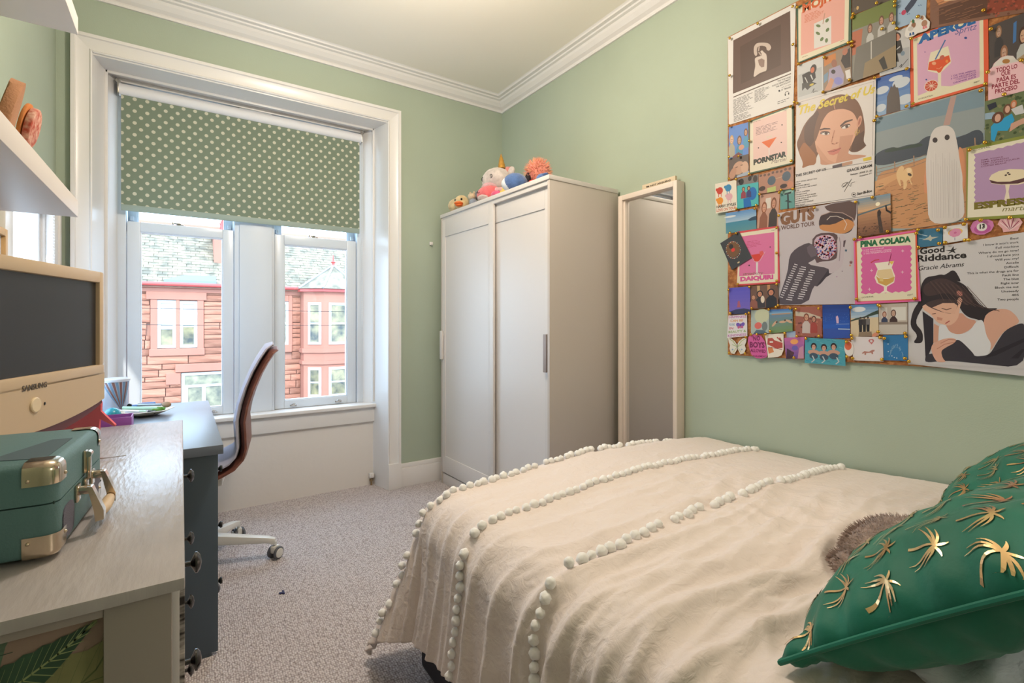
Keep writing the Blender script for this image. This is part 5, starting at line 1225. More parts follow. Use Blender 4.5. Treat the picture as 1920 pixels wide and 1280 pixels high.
for (x, y) in ((555, 415), (590, 405), (715, 335), (742, 325)): p.poly((30, 90, 150) if x < 600 else (226, 120, 130), x-8, y-20, x+8, y-22, x+16, y+10, x-12, y+14)
end(t)
t = paper('tower_photo', 'photo of a dark stone tower against blue cloudy sky', 'photo', [(1641, 148), (1706, 127), (1707, 202), (1643, 219)], (70, 116, 190)); p = t[1]
p.grad((46, 92, 176), (150, 180, 214), 0, 0, 1, 1, 8)
for (x, y, a, b) in ((.2, .35, .2, .1), (.75, .3, .25, .13), (.85, .75, .22, .12), (.15, .8, .15, .1), (.6, .15, .2, .06)): p.ell((206, 214, 226), x, y, a, b)
p.poly((96, 84, 80), .30, 1, .34, .55, .42, .40, .46, .30, .50, .36, .56, .28, .60, .38, .66, .40, .70, .62, .72, 1); end(t)
t = paper('aperol_card', 'orange backed cocktail card reading APEROL Spritz', 'card', [(553, 462), (1488, 92), (1497, 1012), (560, 1282)], (224, 84, 38), B_); p = t[1]
p.poly((236, 226, 196), 590, 470, 1430, 148, 1440, 1000, 600, 1240); p.poly((222, 172, 204), 635, 520, 1385, 240, 1388, 925, 1040, 1035, 925, 1030, 645, 1150)
p.text((20, 104, 176), 'APEROL', 668, 520, 1340, 270, 92, .07); p.text((96, 96, 160), 'Spritz', 1085, 420, 1345, 350, 75, 0, .25)
p.poly((236, 226, 200), 800, 630, 1010, 552, 1048, 730, 1040, 760, 925, 870, 925, 1100, 890, 1110, 888, 880, 765, 850, 770, 760); p.poly((226, 84, 34), 783, 745, 1020, 662, 1040, 735, 960, 800, 920, 865, 895, 875, 870, 850, 768, 838, 775, 780)
p.line((70, 110, 170), [(858, 710), (975, 482)], 15); p.ell((196, 96, 80), 935, 690, 34, 24, -.8); p.ell((240, 170, 130), 840, 760, 26, 20); p.ell((240, 140, 60), 995, 735, 18, 18); p.line((240, 150, 110), [(870, 820), (900, 826), (935, 800)], 8)
p.ell((240, 220, 200), 808, 1030, 88, 68, -.45); p.ell((206, 70, 44), 808, 1030, 80, 60, -.45)
for i in range(5): a = PI*i/5; p.line((240, 210, 190), [(808+72*math.cos(a), 1030+58*math.sin(a)), (808-72*math.cos(a), 1030-58*math.sin(a))], 6)
p.ell((40, 70, 150), 1220, 455, 18, 14); p.ell((40, 70, 150), 748, 955, 10, 10); p.ell((110, 80, 150), 732, 625, 7, 7)
for i, s_ in enumerate(('1 OZ THE APEROL', '3 OZ PROSECCO', '1 OZ SODA WATER', 'ORANGE SLICE')): p.text((120, 60, 150), s_, 1040+(0, 0, 60, 30)[i], 925+i*26+(0, 5, -12, 2)[i], 1345, 850+i*26, 17, .015)
p.text(K, 'COCKTAIL', 650, 1198, 830, 1150, 16); p.text(K, 'ENJOY', 1318, 1000, 1388, 978, 16); end(t)
t = paper('cafe_photo', 'dark photo of friends eating at a wooden table on the right edge', 'photo', [(1854, 50), (1930, 20), (1930, 140), (1856, 165)], (66, 56, 56)); p = t[1]
person(p, .25, .15, .3, (150, 110, 80), (196, 160, 140), (60, 56, 60)); person(p, .38, .52, .36, (150, 104, 76), (200, 160, 140), (176, 180, 184)); person(p, .85, .36, .42, (70, 44, 36), (206, 166, 140), (190, 192, 190)); p.poly((176, 150, 118), 0, .85, 1, .62, 1, 1, 0, 1); p.poly((70, 120, 180), .62, .1, .7, .08, .68, .4, .6, .42); end(t)
t = paper('proverb_tag', 'pink bottle shaped tag reading TODO LO QUE PASA', 'card', None, (236, 190, 200), B_, outline=[(1490, 850), (1535, 810), (1560, 760), (1640, 690), (1720, 665), (1790, 670), (1830, 720), (1885, 745), (1935, 780), (1935, 1085), (1490, 1205)]); p = t[1]
p.poly((226, 220, 216), 1540, 805, 1580, 745, 1650, 690, 1720, 668, 1788, 672, 1825, 715, 1860, 735, 1700, 770); p.ell((176, 120, 60), 1705, 735, 46, 28, -.1)
for i, (s_, x0_, x1_, y_) in enumerate((('TODO LO', 1585, 1840, 870), ('QUE', 1645, 1755, 912), ('PASA ES', 1590, 1825, 990), ('PARTE DEL', 1530, 1870, 1068), ('PROCESO', 1570, 1840, 1125))): p.text((150, 30, 60), s_, x0_, y_, x1_, y_-(x1_-x0_)*.22, 50, .03)
end(t)
# -- big portrait poster

def zp(name, label, cat, pts, base, mode, lay=None):
    if lay is not None: LAYER[label] = lay
    t = paper(name, label, cat, pts, base, mode); return t, t[1]
t, p = zp('portrait_poster', 'white poster of woman with short brown hair titled The Secret of Us', 'poster', [(915, 0), (1872, -275), (1845, 1142), (900, 1275)], (224, 216, 214), C_, 4)
p.sm = 2; HR = (122, 78, 52); HD = (92, 58, 42); HL = (164, 104, 60)
p.poly(HR, 1130, 150, 1190, 40, 1290, -40, 1440, -90, 1560, -70, 1650, -10, 1700, 90, 1730, 230, 1740, 360, 1720, 480, 1760, 530, 1700, 580, 1640, 610, 1560, 610, 1500, 500, 1300, 500, 1160, 640, 1150, 760, 1060, 770, 980, 808, 1000, 740, 940, 600, 918, 500, 960, 400, 1000, 300, 1060, 210)
p.poly(HL, 960, 560, 1010, 480, 1080, 560, 1160, 650, 1150, 760, 1060, 770, 980, 808, 1000, 740, 945, 620); p.poly(HD, 1010, 300, 1100, 180, 1180, 90, 1200, 250, 1150, 440, 1080, 560, 1010, 480); p.poly(HD, 1600, 440, 1730, 350, 1720, 480, 1755, 530, 1640, 605, 1570, 600)
p.poly(SK, 1205, 690, 1180, 620, 1560, 560, 1530, 640, 1700, 640, 1780, 655, 1600, 700, 1205, 780)
p.poly((226, 170, 142), 1215, 240, 1290, 130, 1400, 95, 1500, 90, 1600, 130, 1650, 230, 1660, 330, 1620, 430, 1560, 560, 1480, 650, 1390, 735, 1320, 755, 1230, 700, 1160, 590, 1135, 480, 1170, 350)
p.poly((206, 148, 120), 1440, 420, 1600, 400, 1560, 560, 1480, 650, 1390, 735, 1420, 600); p.poly((214, 158, 130), 1160, 520, 1300, 700, 1380, 735, 1320, 755, 1230, 700, 1160, 600)
p.poly(HR, 1390, 98, 1300, 130, 1230, 230, 1190, 360, 1140, 500, 1120, 420, 1150, 250, 1210, 100, 1350, 10); p.poly(HR, 1390, 98, 1500, 80, 1600, 120, 1650, 210, 1680, 120, 1600, 20, 1460, -20); p.line((206, 150, 120), [(1350, -30), (1380, 95)], 10)
p.ell((216, 154, 126), 1672, 240, 26, 72, .25); p.ell((180, 110, 88), 1674, 240, 12, 44, .25)
p.poly((84, 54, 42), 1195, 335, 1250, 318, 1320, 322, 1330, 336, 1250, 340, 1200, 350); p.poly((84, 54, 42), 1440, 290, 1500, 235, 1590, 212, 1595, 226, 1510, 258, 1448, 308)
for (x, y, r) in ((1262, 386, .02), (1510, 305, -.35)):
    p.ell((120, 80, 66), x, y-6, 58, 26, r); p.ell((236, 226, 220), x, y, 50, 17, r); p.ell((110, 74, 52), x+12, y-2, 20, 19); p.ell(K, x+12, y-2, 9, 9); p.line((60, 40, 34), [(x-54, y+(10 if r < -.1 else 4)), (x-10, y-18), (x+50, y-10-(16 if r < -.1 else 0))], 8)
p.line((196, 132, 106), [(1375, 350), (1352, 430), (1340, 490)], 12); p.poly((196, 130, 104), 1330, 505, 1370, 520, 1420, 500, 1425, 485, 1390, 508, 1350, 500); p.ell((150, 90, 72), 1352, 508, 12, 6, .2); p.ell((150, 90, 72), 1400, 500, 12, 6, -.3)
p.poly((196, 110, 96), 1290, 600, 1340, 585, 1370, 572, 1400, 572, 1450, 548, 1455, 566, 1400, 590, 1330, 604); p.poly((214, 128, 112), 1292, 603, 1350, 605, 1452, 568, 1420, 620, 1360, 645, 1310, 635); p.line((120, 60, 54), [(1290, 602), (1350, 604), (1400, 588), (1453, 562)], 5)
for i in range(9): x = 1590+10*i; 
for (x, y) in ((1640, 375), (1662, 350)): p.line((206, 170, 80), [(x-14, y-20), (x-20, y+10), (x-6, y+32), (x+10, y+20), (x+8, y-6)], 8)
p.text((226, 200, 60), 'The Secret of Us', 925, 165, 1850, -105, 100, .03, .3)
p.line((150, 140, 140), [(1845, -240), (1830, 650)], 3); p.line((150, 140, 140), [(925, 20), (1850, -240)], 3)
p.poly((90, 76, 84), 1350, 772, 1465, 742, 1465, 780, 1350, 805); p.poly((196, 150, 124), 1465, 742, 1590, 712, 1590, 750, 1465, 780); p.poly((226, 200, 60), 1715, 685, 1815, 660, 1820, 700, 1722, 718)
p.text(K, 'THE SECRET OF US', 905, 908, 1272, 825, 28, .03); p.text(K, 'GRACIE ABRAM', 1520, 852, 1824, 782, 32, .03); p.line(K, [(1080, 850), (1825, 722)], 3); p.line(K, [(905, 935), (1825, 760)], 3) if False else None
p.text(K, 'Release : JUNE 21, 20', 1565, 888, 1822, 838, 18, .02); p.text(K, 'Duration 17:', 1675, 905, 1822, 868, 16, .02)
TR = ('I FELT GOOD ABOUT YOU', 'RISK', 'BLOWING SMOKE', "I LOVE YOU, I'M SORRY", 'US', 'LET IT HAPPEN', 'TOUGH LOVE', 'I KNOW IT WON\'T WORK', 'GAVE YOU I GAVE YOU I', 'NORMAL THING', 'GOOD LUCK CHARLIE', 'FREE NOW', 'CLOSE TO YOU')
for i, s_ in enumerate(TR): p.text(K, s_, 905, 978+i*25.5, 930+len(s_)*11.2, 978+i*25.5-(25+len(s_)*11.2)*.175, 14, .01)
p.line(K, [(1460, 1020), (1480, 985), (1530, 970), (1500, 1020), (1470, 1030), (1560, 960), (1580, 930), (1490, 1085), (1540, 1000), (1570, 1020), (1575, 980), (1620, 965)], 4)
p.ell(K, 1606, 1118, 28, 26); p.ell((224, 216, 214), 1606, 1118, 23, 21); p.ell(K, 1606, 1118, 14, 8); p.text(K, 'Stor-Bi-Boo', 1645, 1125, 1825, 1085, 30, .03); p.line(K, [(905, 1262), (1840, 1122)], 3); end((t, p))
# -- martini card
t, p = zp('martini_card', 'dark green backed cocktail card with orange martini glass', 'card', [(342, 240), (882, 42), (886, 745), (362, 872)], (62, 92, 66), C_, 3)
p.poly((236, 226, 204), 362, 250, 862, 66, 868, 735, 358, 855); p.poly((238, 200, 192), 398, 250, 800, 105, 806, 640, 400, 745); p.poly((232, 106, 30), 498, 490, 680, 427, 590, 560); p.line(W, [(588, 560), (590, 650)], 10); p.poly((226, 210, 190), 555, 425, 625, 408, 620, 425, 560, 442)
p.lines((110, 90, 90), 430, 318, 720, 17, 6, 5, -.30); p.text((40, 50, 40), 'PORNSTAR', 402, 762, 798, 655, 58, .07); p.text((110, 90, 96), 'Martini', 612, 750, 790, 712, 46, 0, .3); p.text(K, 'COCKTAIL', 385, 260, 490, 226, 12); p.text(K, 'ENJOY', 765, 118, 808, 103, 12)
for q_ in ((745, 282), (462, 558), (736, 492)): p.ell(K, *q_, 8, 8)
end((t, p))
def small(name, label, cat, pts, base, mode, lay=None):
    if lay is not None: LAYER[label] = lay
    t = paper(name, label, cat, Z(mode, pts), base, 'uv'); return t, t[1]
FOR = (66, 84, 60)
t, p = small('beach_friends_photo', 'bright photo of friends in sunglasses under blue sky', 'photo', [(106, 312), (338, 250), (342, 640), (106, 692)], (96, 140, 214), C_); person(p, .15, .42, .42, (206, 170, 120), (226, 190, 170), (180, 176, 160)); person(p, .55, .5, .44, (120, 90, 70), (206, 160, 130), (80, 150, 190)); person(p, .88, .3, .36, (110, 70, 50), (206, 160, 130), (90, 160, 200)); p.ell((216, 160, 140), .65, .72, .14, .08); p.poly((130, 80, 84), .2, .95, .5, .85, .7, .95, .5, 1, .2, 1); end((t, p))
t, p = small('faces_photo', 'close photo of two faces cheek to cheek at left board edge', 'photo', [(106, 692), (342, 630), (352, 880), (106, 940)], (96, 82, 76), C_); p.ell((206, 164, 140), .5, .55, .3, .32, .4); p.ell((196, 150, 126), .2, .75, .16, .3, .4); p.ell((216, 176, 152), .8, .6, .18, .3); p.line(K, [(.35, .5), (.45, .48)], .03); p.line(K, [(.6, .45), (.7, .45)], .03); p.poly((170, 180, 196), .4, .9, 1, .8, 1, 1, .4, 1); end((t, p))
t, p = small('crowd_strip_photo', 'narrow photo strip of dark heads above the pool photo', 'photo', [(206, 930), (462, 872), (462, 975), (206, 1022)], (120, 112, 110), C_, 0); p.ell(K, .2, .5, .12, .4); p.ell((50, 44, 50), .6, .3, .08, .3); p.ell((70, 60, 60), .85, .45, .1, .4); end((t, p))
t, p = small('musician_card', 'cream card with four coloured blobs at the far left of board', 'card', [(-58, 990), (196, 940), (206, 1300), (-52, 1345)], (232, 222, 206), C_)
for (x, y, c_) in ((.22, .26, (206, 70, 50)), (.62, .22, (60, 140, 190)), (.22, .60, (236, 150, 50)), (.66, .52, (226, 176, 186))): p.ell(c_, x, y, .15, .12); p.line(c_, [(x-.06, y+.1), (x-.06, y+.2)], .03); p.line(c_, [(x+.06, y+.1), (x+.06, y+.2)], .03); p.ell(c_, x-.14, y-.05, .06, .05)
p.text(K, 'HARRY STYLES', .04, .83, .96, .84, .085, .03); p.text((206, 120, 90), 'LOVE ON TOUR', .04, .95, .96, .96, .085, .03); end((t, p))
t, p = small('pool_float_photo', 'turquoise photo of people on blue pool float', 'photo', [(206, 1012), (462, 968), (462, 1245), (206, 1290)], (60, 176, 180), C_); p.ell((20, 110, 190), .72, .45, .2, .28); p.poly((20, 110, 190), .3, .6, .62, .6, .68, 1, .32, 1); person(p, .3, .2, .3, (70, 50, 40), (196, 150, 120), (150, 60, 80)); person(p, .55, .2, .3, (60, 40, 40), (196, 150, 120), (60, 60, 120)); end((t, p))
t, p = small('sunglasses_photo', 'brown toned photo of mirrored sunglasses and faces', 'photo', [(466, 880), (882, 768), (886, 1042), (466, 1112)], (176, 126, 104), C_); p.ell((84, 100, 116), .38, .45, .12, .22); p.ell((84, 100, 116), .80, .40, .12, .22); p.line((206, 170, 140), [(.5, .4), (.68, .38)], .03); p.poly((190, 200, 120), .25, .78, .5, .75, .5, 1, .25, 1); p.ell((60, 44, 44), .72, .82, .1, .1); p.ell((206, 140, 110), .9, .8, .08, .15); p.ell((70, 50, 44), .1, .75, .1, .12)
for i in range(8): p.ell((110, 84, 76), .06+.12*i, .08+.02*(i % 3), .04, .06)
end((t, p))
t, p = small('two_women_photo', 'photo of two smiling women with long hair before a window', 'photo', [(596, -36), (846, -80), (822, 348), (570, 372)], (196, 150, 130), E_); p.rect((226, 216, 206), .35, .15, .6, .45); person(p, .3, .42, .5, (150, 90, 60), (216, 160, 134), (150, 96, 74)); person(p, .75, .34, .5, (130, 84, 60), (206, 150, 124), (70, 60, 58)); end((t, p))
t, p = small('shark_diver_photo', 'green blue underwater photo of a hammerhead silhouette', 'photo', [(722, 1062), (892, 1040), (896, 1275), (722, 1300)], (86, 150, 146), C_); p.ell((150, 196, 184), .5, .15, .4, .15); p.poly((40, 60, 66), .3, .2, .8, .15, .78, .25, .6, .28, .62, .6, .85, .7, .6, .7, .62, 1, .5, 1, .5, .65, .3, .6, .5, .55, .48, .28, .3, .28); end((t, p))
t, p = small('sea_view_photo', 'wide photo of turquoise sea and pale blue sky', 'photo', [(196, 190), (562, 130), (566, 378), (200, 436)], (110, 170, 210), E_); p.grad((96, 150, 210), (176, 200, 220), 0, 0, 1, .48, 6); p.grad((70, 140, 170), (96, 150, 160), 0, .48, 1, 1, 6); p.ell((220, 226, 230), .15, .2, .2, .05); p.poly((40, 70, 96), .72, .50, .85, .40, 1, .36, 1, .56, .8, .56); end((t, p))
LAYER['tilted dark card with a round wreath of tiny lights and red heart'] = 6
t, p = small('wreath_card', 'tilted dark card with a round wreath of tiny lights and red heart', 'card', [(130, 550), (355, 408), (508, 722), (270, 872)], (46, 48, 52), E_, 6)
p.ell((120, 84, 50), .42, .42, .30, .26); p.ell((50, 44, 42), .40, .30, .1, .08)
for i in range(26): a = 2*PI*i/26; p.ell((206, 120, 96) if i % 2 else (226, 210, 180), .42+.32*math.cos(a), .44+.28*math.sin(a), .022, .016)
p.ell((226, 60, 50), .42, .44, .09, .06); p.rect((226, 200, 150), .36, .88, .46, .92); end((t, p))
t, p = zp('daiquiri_card', 'red backed pink cocktail card reading DAIQUIRI beside the dark card', 'card', [(335, 410), (832, 340), (846, 1028), (330, 1060)], (214, 60, 70), E_, 3)
p.poly(CR_, 362, 430, 818, 362, 822, 1010, 330, 1042); p.poly((226, 120, 168), 375, 470, 780, 415, 784, 915, 358, 945); p.poly((222, 66, 52), 500, 690, 660, 665, 630, 705, 585, 780, 565, 785, 540, 760); p.poly(W, 560, 770, 585, 770, 582, 910, 620, 920, 530, 930, 562, 912); p.poly((226, 96, 90), 600, 650, 640, 640, 660, 690, 610, 700)
p.line((236, 180, 190), [(498, 690), (540, 765), (570, 780), (610, 755), (670, 650)], 6); p.lines((196, 80, 120), 450, 530, 660, 17, 5, 5, -.12); p.text((120, 100, 60), 'strawberry', 400, 935, 640, 920, 34, 0, .3); p.text((222, 90, 156), 'DAIQUIRI', 370, 1005, 768, 975, 48, .07); p.ell(K, 730, 595, 7, 7); p.ell(K, 478, 815, 9, 9); p.text(K, 'ENJOY', 745, 400, 800, 392, 9); end((t, p))
# -- tour poster
t, p = zp('tour_poster', 'grey poster with brown lettering GUTS WORLD TOUR', 'poster', [(826, 188), (1780, 14), (1748, 1278), (826, 1292)], (196, 186, 192), E_, 2)
p.sm = 1; p.poly((96, 72, 70), 1370, 95, 1770, 25, 1762, 240, 1700, 340, 1640, 240, 1540, 180, 1420, 165); p.poly((70, 52, 56), 1310, 300, 1340, 210, 1440, 175, 1560, 180, 1690, 230, 1740, 330, 1700, 410, 1620, 440, 1500, 420, 1330, 390); p.poly((206, 140, 84), 1320, 325, 1480, 330, 1640, 250, 1730, 290, 1740, 340, 1690, 400, 1600, 440, 1480, 420, 1330, 390); p.line((226, 210, 200), [(1410, 270), (1450, 230), (1530, 225), (1610, 255), (1650, 320), (1620, 390)], 7); p.line((190, 160, 150), [(1340, 215), (1450, 175), (1600, 185), (1720, 250), (1745, 340)], 8)
p.poly((96, 72, 76), 1220, 520, 1300, 430, 1480, 420, 1550, 460, 1540, 720, 1470, 760, 1330, 770, 1280, 800); p.poly((206, 180, 198), 1250, 530, 1300, 460, 1470, 445, 1530, 560, 1520, 660, 1440, 750, 1330, 740, 1290, 640)
r_ = random.Random(4)
for i in range(230):
    a = r_.uniform(0, 2*PI); q_ = math.sqrt(r_.random()); x = 1395+128*q_*math.cos(a); y = 600+138*q_*math.sin(a); p.ell(r_.choice(((206, 60, 76), (110, 120, 206), (226, 150, 190), (236, 226, 232), (96, 70, 140), (226, 110, 90), (190, 190, 230))), x, y, r_.uniform(7, 14), r_.uniform(6, 11), r_.uniform(0, 3), 7); p.k -= 1
p.k += 1
p.poly((86, 74, 82), 1180, 540, 1250, 570, 1300, 690, 1270, 740, 1160, 800, 1440, 850, 1440, 900, 1310, 1070, 1250, 1060, 1180, 1278, 826, 1290, 826, 1230, 940, 900, 960, 700, 1040, 610); p.poly((110, 96, 106), 1170, 600, 1220, 560, 1290, 620, 1280, 700, 1220, 720, 1180, 660); p.poly((60, 50, 58), 1440, 850, 1520, 880, 1400, 960, 1350, 1020, 1280, 1070)
p.poly((200, 186, 194), 1530, 470, 1600, 440, 1640, 490, 1620, 560, 1610, 780, 1570, 850, 1440, 930, 1430, 840, 1250, 800, 1300, 780, 1500, 790, 1540, 700); p.line((120, 104, 112), [(1560, 480), (1575, 560), (1560, 760)], 6); p.poly((90, 70, 80), 1610, 520, 1640, 510, 1620, 600, 1606, 590)
for cx_, cy_, n_ in ((1040, 800, 16), (1130, 830, 16), (1240, 870, 14)):
    for i in range(n_): x = cx_-i*11.5; y = cy_+i*26; L_ = r_.uniform(50, 78) if cx_ > 1040 else r_.uniform(30, 50); p.poly((220, 212, 216), x-L_*.5, y-5, x+L_*.5, y+6, x+L_*.5, y+16, x-L_*.5, y+6); p.k -= 1
p.k += 1
p.text((140, 96, 66), 'GUTS', 855, 330, 1262, 250, 128, .07); p.text((110, 80, 70), 'WORLD TOUR', 862, 390, 1265, 335, 48, .03)
for (x, y, c_, q_) in ((1640, 635, (60, 96, 120), 22), (1700, 780, (130, 84, 84), 28), (1690, 815, (206, 140, 110), 18), (1595, 885, (120, 96, 110), 10), (1530, 950, (176, 130, 170), 12)):
    p.poly(c_, [(x+(q_ if k % 2 == 0 else q_*.42)*math.sin(PI*k/5), y-(q_ if k % 2 == 0 else q_*.42)*math.cos(PI*k/5)) for k in range(10)])
end((t, p))
t, p = small('sunset_walk_photo', 'beach sunset photo with two walking silhouettes', 'photo', [(160, 18), (506, -44), (512, 366), (166, 420)], (176, 120, 90), F_, 5); p.grad((120, 150, 176), (226, 176, 130), 0, 0, 1, .36, 6); p.ell((255, 244, 214), .62, .22, .07, .05); p.grad((196, 144, 106), (120, 80, 60), 0, .36, 1, 1, 8); p.line((90, 110, 120), [(0, .42), (1, .28)], .04)
p.poly((50, 36, 36), .60, .42, .66, .36, .72, .44, .70, .54, .60, .54); p.poly((70, 54, 50), .60, .54, .70, .54, .78, .98, .66, .98); p.line((40, 32, 34), [(.86, .30), (.88, .42), (1, .50)], .05)
for i in range(40): p.ell((90, 60, 46), rnd.uniform(0, 1), rnd.uniform(.7, 1), .03, .01)
end((t, p))
# -- sheet ghost poster
t, p = zp('ghost_poster', 'poster of person under white sheet with two eye holes and a dog', 'poster', [(120, 205), (1452, -178), (1446, 1402), (128, 1592)], (150, 164, 166), D_, 1)
p.sm = 2; p.poly((126, 150, 166), 130, 215, 1440, -165, 1440, 400, 800, 470, 130, 640); p.poly((150, 160, 164), 130, 380, 800, 200, 1440, 60, 1440, 380, 800, 460, 130, 630); p.poly((190, 156, 150), 1040, -50, 1110, -70, 1030, 280, 950, 290)
p.poly((70, 78, 92), 130, 640, 210, 590, 260, 570, 350, 545, 400, 560, 520, 520, 650, 505, 700, 450, 790, 405, 1100, 440, 1150, 420, 1240, 390, 1320, 345, 1390, 340, 1435, 390, 1435, 520, 1100, 600, 750, 640, 130, 800); p.poly((60, 76, 70), 240, 590, 350, 550, 450, 560, 560, 520, 700, 500, 700, 540, 500, 570, 260, 620)
p.poly((206, 150, 106), 130, 880, 350, 800, 740, 680, 1200, 560, 1440, 500, 1446, 1400, 128, 1590); p.poly((222, 168, 120), 130, 960, 450, 840, 500, 870, 300, 980, 130, 1100)
for i in range(150):
    x = rnd.uniform(140, 1180); y = rnd.uniform(960, 1500); L_ = rnd.uniform(30, 90); p.poly(rnd.choice(((150, 108, 76), (130, 106, 78), (176, 126, 90), (116, 110, 84))), x, y, x+L_, y-L_*.25, x+L_, y-L_*.25+7, x, y+8); p.k -= 1
p.k += 1
for x, y0_, y1_ in ((148, 780, 900), (368, 725, 850), (597, 655, 780), (1330, 440, 520)): p.line((176, 140, 114), [(x, y0_), (x+4, y1_)], 14)
for dy in (0, 40, 80): p.line((150, 124, 108), [(150, 815+dy), (368, 765+dy), (597, 695+dy), (740, 640+dy)], 7)
p.poly((236, 196, 146), 385, 860, 420, 790, 460, 770, 485, 800, 470, 840, 500, 800, 560, 790, 580, 820, 590, 900, 550, 930, 585, 1000, 565, 1000, 540, 930, 510, 960, 520, 1010, 490, 1060, 470, 1050, 475, 960, 430, 930, 450, 1020, 425, 1010, 395, 930); p.ell((70, 56, 52), 548, 878, 26, 16, .4); p.ell((246, 214, 170), 540, 830, 30, 30)
p.poly((222, 150, 112), 1130, 540, 1180, 560, 1215, 700, 1225, 880, 1205, 1050, 1170, 1060, 1160, 900); p.poly((222, 150, 112), 745, 810, 720, 900, 722, 1090, 760, 1110, 770, 900)
p.poly((222, 214, 212), 742, 700, 770, 560, 800, 400, 850, 320, 940, 290, 1020, 292, 1080, 340, 1105, 430, 1130, 560, 1150, 720, 1185, 900, 1180, 1010, 1200, 1150, 1210, 1430, 775, 1490, 760, 1100, 745, 900)
for i in range(26): x = 790+i*14; p.line((200, 190, 190) if i % 2 else (232, 224, 222), [(x, 700+rnd.uniform(-120, 120)), (x+rnd.uniform(-10, 20), 1400)], 4)
p.ell((64, 52, 54), 853, 465, 30, 32, .3); p.ell((64, 52, 54), 998, 432, 30, 34, .3); end((t, p))
t, p = small('park_friends_photo', 'photo of girl in bright blue dress lying on grass', 'photo', [(1452, 0), (1985, -150), (1985, 400), (1452, 520)], (96, 110, 70), D_, 2)
for i in range(50): p.ell((130, 130, 90) if i % 2 else (66, 84, 50), rnd.uniform(0, 1), rnd.uniform(0, 1), .04, .03)
p.poly((150, 176, 200), 0, .28, .2, .3, .36, .4, .2, .45, 0, .42); p.poly((34, 40, 60), .05, .1, .25, .08, .28, .2, .1, .24); p.poly((40, 160, 214), .14, .62, .22, .55, .42, .50, .62, .44, .68, .60, .52, .80, .30, .75, .22, .98, .14, .92); p.poly((206, 160, 140), .60, .66, .9, .6, 1, .6, 1, .72, .8, .74, .56, .84); p.ell((100, 60, 44), .30, .45, .14, .13); p.ell((216, 170, 150), .30, .46, .07, .09); p.ell((110, 70, 50), .52, .32, .1, .12); p.ell((216, 170, 150), .52, .32, .055, .08); p.ell((196, 120, 80), .66, .24, .07, .09); p.ell((216, 170, 150), .66, .25, .04, .06); p.poly((206, 206, 210), .6, .34, .85, .3, .9, .5, .7, .5); end((t, p))
# -- espresso card
t, p = zp('espresso_card', 'olive backed lilac cocktail card reading ESPRES', 'card', [(1228, 552), (2010, 390), (2010, 1392), (1228, 1425)], (130, 138, 48), D_, 4)
p.poly((236, 228, 208), 1252, 590, 2000, 430, 2000, 1350, 1240, 1395)
sc_pts = [(1325+(14 if i % 2 else -6), 640+i*32) for i in range(0, 20)]; p.poly((184, 150, 190), [(1325, 632)]+[(1500+i*55, 590-i*14+(10 if i % 2 else -4)) for i in range(10)]+[(2000, 475), (2000, 1200)]+[(1325, 1260)]+sc_pts[::-1])
p.poly((236, 220, 190), 1500, 930, 1530, 880, 1620, 835, 1750, 812, 1900, 815, 2000, 840, 2000, 960, 1850, 1000, 1640, 1000, 1530, 985); p.poly((92, 56, 62), 1505, 942, 1600, 965, 1750, 962, 1900, 925, 2000, 880, 2000, 940, 1850, 985, 1650, 995, 1530, 980); p.poly((236, 222, 200), 1695, 1000, 1750, 995, 1735, 1080, 1750, 1185, 1680, 1195, 1705, 1080)
for q_ in ((1702, 885), (1745, 875), (1728, 858)): p.ell((60, 40, 44), *q_, 16, 9, -.2)
p.text((124, 112, 40), 'ESPRESSO', 1320, 1262+30, 2140, 1175+30, 72, .07); p.text((130, 120, 60), 'martini', 1650, 1322, 2010, 1296, 60, 0, .3); p.text(K, 'COCKTAIL', 1310, 597, 1515, 553, 18)
for i, s_ in enumerate(('30ML VODKA', '30ML ESPRESSO', '15ML COFFEE LIQUEUR', 'COFFEE BEANS')): p.text((120, 60, 90), s_, 1400, 715+i*26, (1670, 1740, 1870, 1710)[i], 715+i*26-((1670, 1740, 1870, 1710)[i]-1400)*.16, 16, .01)
end((t, p))
t, p = small('shark_photo', 'small dark blue photo of pale shark near the surface', 'photo', [(786, 340), (1060, 318), (1056, 508), (790, 530)], (44, 110, 146), F_, 3); p.line((180, 206, 220), [(.05, .25), (.4, .4)], .04); p.poly((190, 190, 176), .2, .6, .45, .48, .52, .35, .58, .48, .85, .5, .6, .6, .55, .72, .45, .62); p.line((120, 170, 196), [(.1, .5), (.3, .55)], .04); end((t, p))
t, p = small('flower_card', 'small white square card with pink rosette', 'card', [(1064, 312), (1322, 272), (1326, 448), (1064, 490)], (226, 222, 224), F_, 3); p.ell((236, 190, 110), .5, .42, .30, .22)
for i in range(7): p.ell((226, 150, 186), .5+.13*math.cos(i*.9), .46+.14*math.sin(i*.9), .12, .12)
p.ell((210, 110, 160), .5, .46, .06, .06); p.line((150, 150, 180), [(.48, .75), (.48, .9)], .03); end((t, p))
def sticker(name, label, pts, base, mode, lay=3, cat='sticker'):
    LAYER[label] = lay; t = paper(name, label, cat, None, base, mode, outline=pts); return t, t[1]
def oval(cx, cy, rx, ry, rot=0, n=28): return [(cx+rx*math.cos(a)*math.cos(rot)-ry*math.sin(a)*math.sin(rot), cy+rx*math.cos(a)*math.sin(rot)+ry*math.sin(a)*math.cos(rot)) for a in [2*PI*i/n for i in range(n)]]
